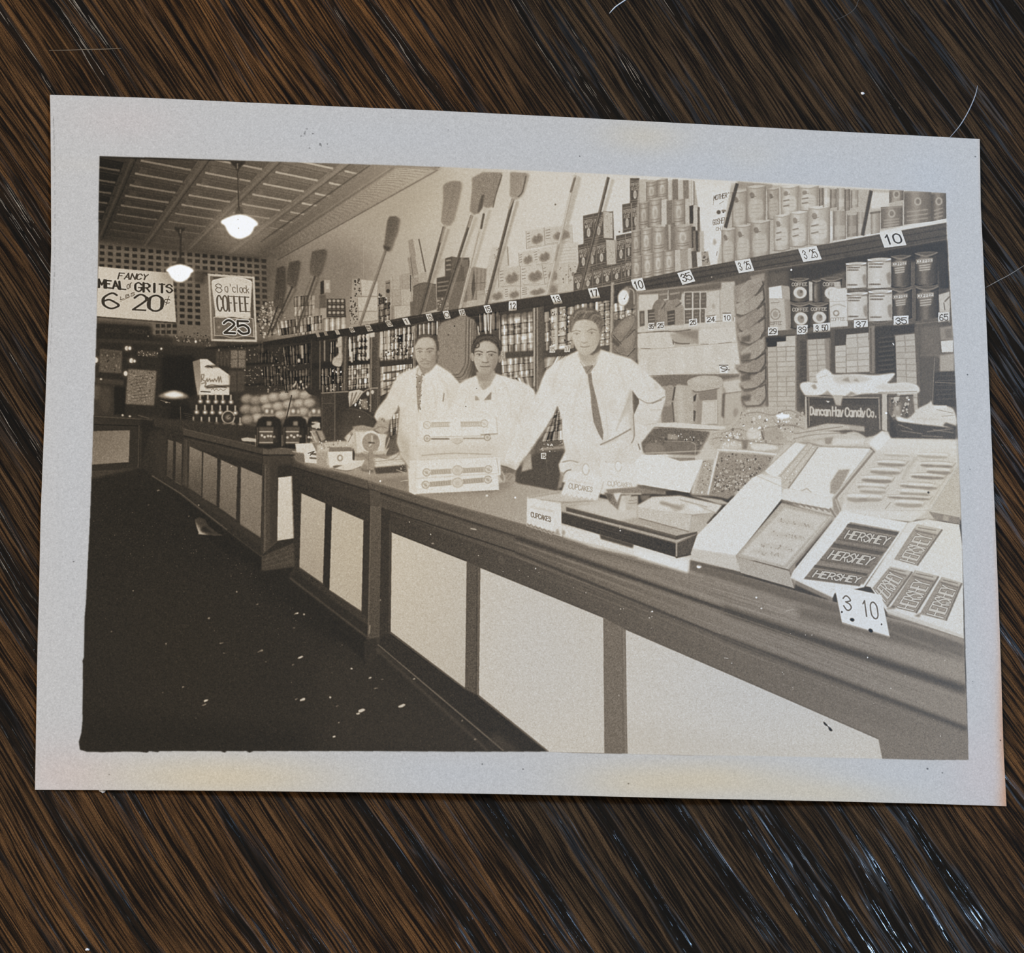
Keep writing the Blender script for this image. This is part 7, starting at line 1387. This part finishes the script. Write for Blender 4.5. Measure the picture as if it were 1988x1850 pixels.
root = bpy.data.objects.new('photograph_print', None); col.objects.link(root); root.empty_display_size = .02
root['label'] = 'old sepia photograph of a grocery shop, white bordered, lying on dark wood'
root['category'] = 'photograph'
def link(o, parent):
    col.objects.link(o); o.parent = parent; return o
sheet = link(bpy.data.objects.new('paper_sheet', me), root)
sheet['label'] = 'white bordered photo paper, yellowed in places and brown at the right edge'

# the flat printed shapes: each thing seen in the picture is its own piece of the ink layer
XCUT = np.arange(-0.0640, 0.0641, 0.0016)
# the picture's own border: no printed shape reaches over it
_fp = to_sheet(pt("194,305 600,317.5 1000,331.5 1400,352 1835,376 1844,560 1870,1140 1878,1472 1100,1456.5 157,1453 160,1400 165,1200"))
CUTS = []
for a_, b_ in zip(_fp, np.roll(_fp, -1, 0)):
    d_ = (b_ - a_) / np.linalg.norm(b_ - a_); CUTS.append((a_, np.array([-d_[1], d_[0]])))
def piece_mesh(name, pts, z0, clip=True):
    bm = bmesh.new()
    vs = []
    for p in pts:
        if vs and abs(vs[-1].co.x - p[0]) + abs(vs[-1].co.y - p[1]) < 1e-6: continue
        vs.append(bm.verts.new((p[0], p[1], 0)))
    if len(vs) < 3: bm.free(); return None
    f = bm.faces.new(vs); f.normal_update()
    if f.normal.z < 0: f.normal_flip()
    bmesh.ops.triangulate(bm, faces=[f])
    if clip:
        for (cx, cy), (nx, ny) in CUTS:
            if any((v.co.x - cx) * nx + (v.co.y - cy) * ny > 0 for v in bm.verts):
                bmesh.ops.bisect_plane(bm, geom=bm.verts[:] + bm.edges[:] + bm.faces[:], plane_co=(cx, cy, 0), plane_no=(nx, ny, 0), dist=1e-7, clear_outer=True)
    if not bm.faces: bm.free(); return None
    xs = [v.co.x for v in bm.verts]; x0, x1 = min(xs), max(xs)
    for c in XCUT:
        if x0 + 2e-5 < c < x1 - 2e-5:
            bmesh.ops.bisect_plane(bm, geom=bm.verts[:] + bm.edges[:] + bm.faces[:], plane_co=(c, 0, 0), plane_no=(1, 0, 0), dist=1e-7)
    lay = bm.loops.layers.uv.new('sheet')
    for fc in bm.faces:
        fc.smooth = True
        for lp in fc.loops: lp[lay].uv = uv_of(lp.vert.co)
    for v in bm.verts: v.co.z = float(curl_lin(v.co.x)) + z0
    me = bpy.data.meshes.new(name); bm.to_mesh(me); bm.free(); me.materials.append(PRINT)
    return me
def curl_lin(x): return np.interp(x, XCUT, curl(XCUT))       # the same facets for every piece

made = {}
pic = piece_mesh('printed_picture', to_sheet(pt(FRAME)), 3e-6, False)
pic_ob = link(bpy.data.objects.new('printed_picture', pic), root)
pic_ob['label'] = 'sepia picture area of a long grocery shop with counter, shelves and three men'
last = {}
# each piece lies on top of the earlier pieces it overlaps, less than half a micrometre apart
_bb = np.array([np.r_[p.min(0), p.max(0)] for _n, _l, p, _q in PIECES]); LAY = np.zeros(len(PIECES), int)
for k in range(1, len(PIECES)):
    ov = (_bb[:k, 0] < _bb[k, 2]) & (_bb[:k, 2] > _bb[k, 0]) & (_bb[:k, 1] < _bb[k, 3]) & (_bb[:k, 3] > _bb[k, 1])
    if ov.any(): LAY[k] = LAY[:k][ov].max() + 1
for k, (name, lab, pts, par) in enumerate(PIECES):
    me = piece_mesh(name, pts, 4e-6 + 2.5e-7 * LAY[k])
    if me is None: continue
    parent = last.get(par, root) if par else root
    o = link(bpy.data.objects.new(name, me), parent)
    if lab: o['label'] = lab
    if not par: last[name] = o

# ----------------------------------------------------------------------------
# stray hairs and lint on the table
def on_table(s, z=0.0):
    """points measured on the photograph -> points on the table top"""
    p = pt(s); d = np.stack([(p[:, 0] - 994.0) / FPX, -(p[:, 1] - 925.0) / FPX, -np.ones(len(p))], 1) @ CAM_R
    k = (TABLE_Z + z - CAM_C[2]) / d[:, 2]
    return CAM_C + d * k[:, None]
def hair(s, r, color, lab, name='hair', cat='hair', rough=.35):
    m, nt, b = mat(name + '_strand'); b.inputs['Base Color'].default_value = (*color, 1); b.inputs['Roughness'].default_value = rough
    p = on_table(sp(s, 6, False), r); bm = bmesh.new(); rings = []
    for i, c in enumerate(p):
        tdir = p[min(i + 1, len(p) - 1)] - p[max(i - 1, 0)]; tdir /= np.linalg.norm(tdir)
        nrm = np.array([-tdir[1], tdir[0], 0]); up = np.array([0, 0, 1.0])
        e = r * (.35 + .65 * min(1, 4 * min(i, len(p) - 1 - i) / len(p)))
        rings.append([bm.verts.new(c + e * (math.cos(a) * nrm + math.sin(a) * up)) for a in np.linspace(0, 2 * np.pi, 6, endpoint=False)])
    for a, b_ in zip(rings, rings[1:]):
        for q in range(6): bm.faces.new((a[q], a[(q + 1) % 6], b_[(q + 1) % 6], b_[q])).smooth = True
    bm.faces.new(rings[0][::-1]); bm.faces.new(rings[-1])
    me = bpy.data.meshes.new(name); bm.to_mesh(me); bm.free(); me.materials.append(m)
    o = bpy.data.objects.new(name, me); col.objects.link(o); o['label'] = lab; o['category'] = cat
    return o
hair("1898,166 1893,186 1881,214 1864,243 1843,268", .000062, (.40, .45, .55), 'pale curved hair meeting the top right corner of the print')
hair("1226,-8 1208,4 1194,14 1183,26", .00008, (.66, .72, .80), 'white hair entering from the top edge above the middle of the print')
hair("95,98 132,97.5 166,96 200,95.5 236,94", .00005, (.26, .20, .14), 'straight brownish hair on the wood above the top left corner of the print')
hair("1912,559 1936,546 1962,532 1995,511", .000045, (.30, .29, .28), 'thin grey hair running from the right edge of the print')
hair("1668,-4 1660,16 1642,30 1618,40", .00003, (.12, .11, .10), 'faint dark hair above the right half of the print')
def lint(x, y, r, lab, k):
    m, nt, b = mat('lint_fluff'); b.inputs['Base Color'].default_value = (.78, .80, .84, 1); b.inputs['Roughness'].default_value = .9
    c = on_table([(x, y)], r * .5)[0]; bm = bmesh.new(); bmesh.ops.create_icosphere(bm, subdivisions=2, radius=1.0)
    rg = np.random.default_rng(k)
    for v in bm.verts: v.co = Vector(c) + Vector((v.co.x * r * 1.3, v.co.y * r * .8, v.co.z * r * .5)) * float(rg.uniform(.65, 1.25))
    me = bpy.data.meshes.new('lint'); bm.to_mesh(me); bm.free(); me.materials.append(m)
    o = bpy.data.objects.new('lint', me); col.objects.link(o); o['label'] = lab; o['category'] = 'lint'
lint(199, 1535, .00030, 'white fleck of lint at the bottom edge of the print near its left corner', 1)
lint(169, 1843, .00020, 'white fleck of lint on bare wood, well below the print', 2)
lint(1675, 181, .00022, 'pinkish white fleck of lint on the wood above the right part of the print', 3)
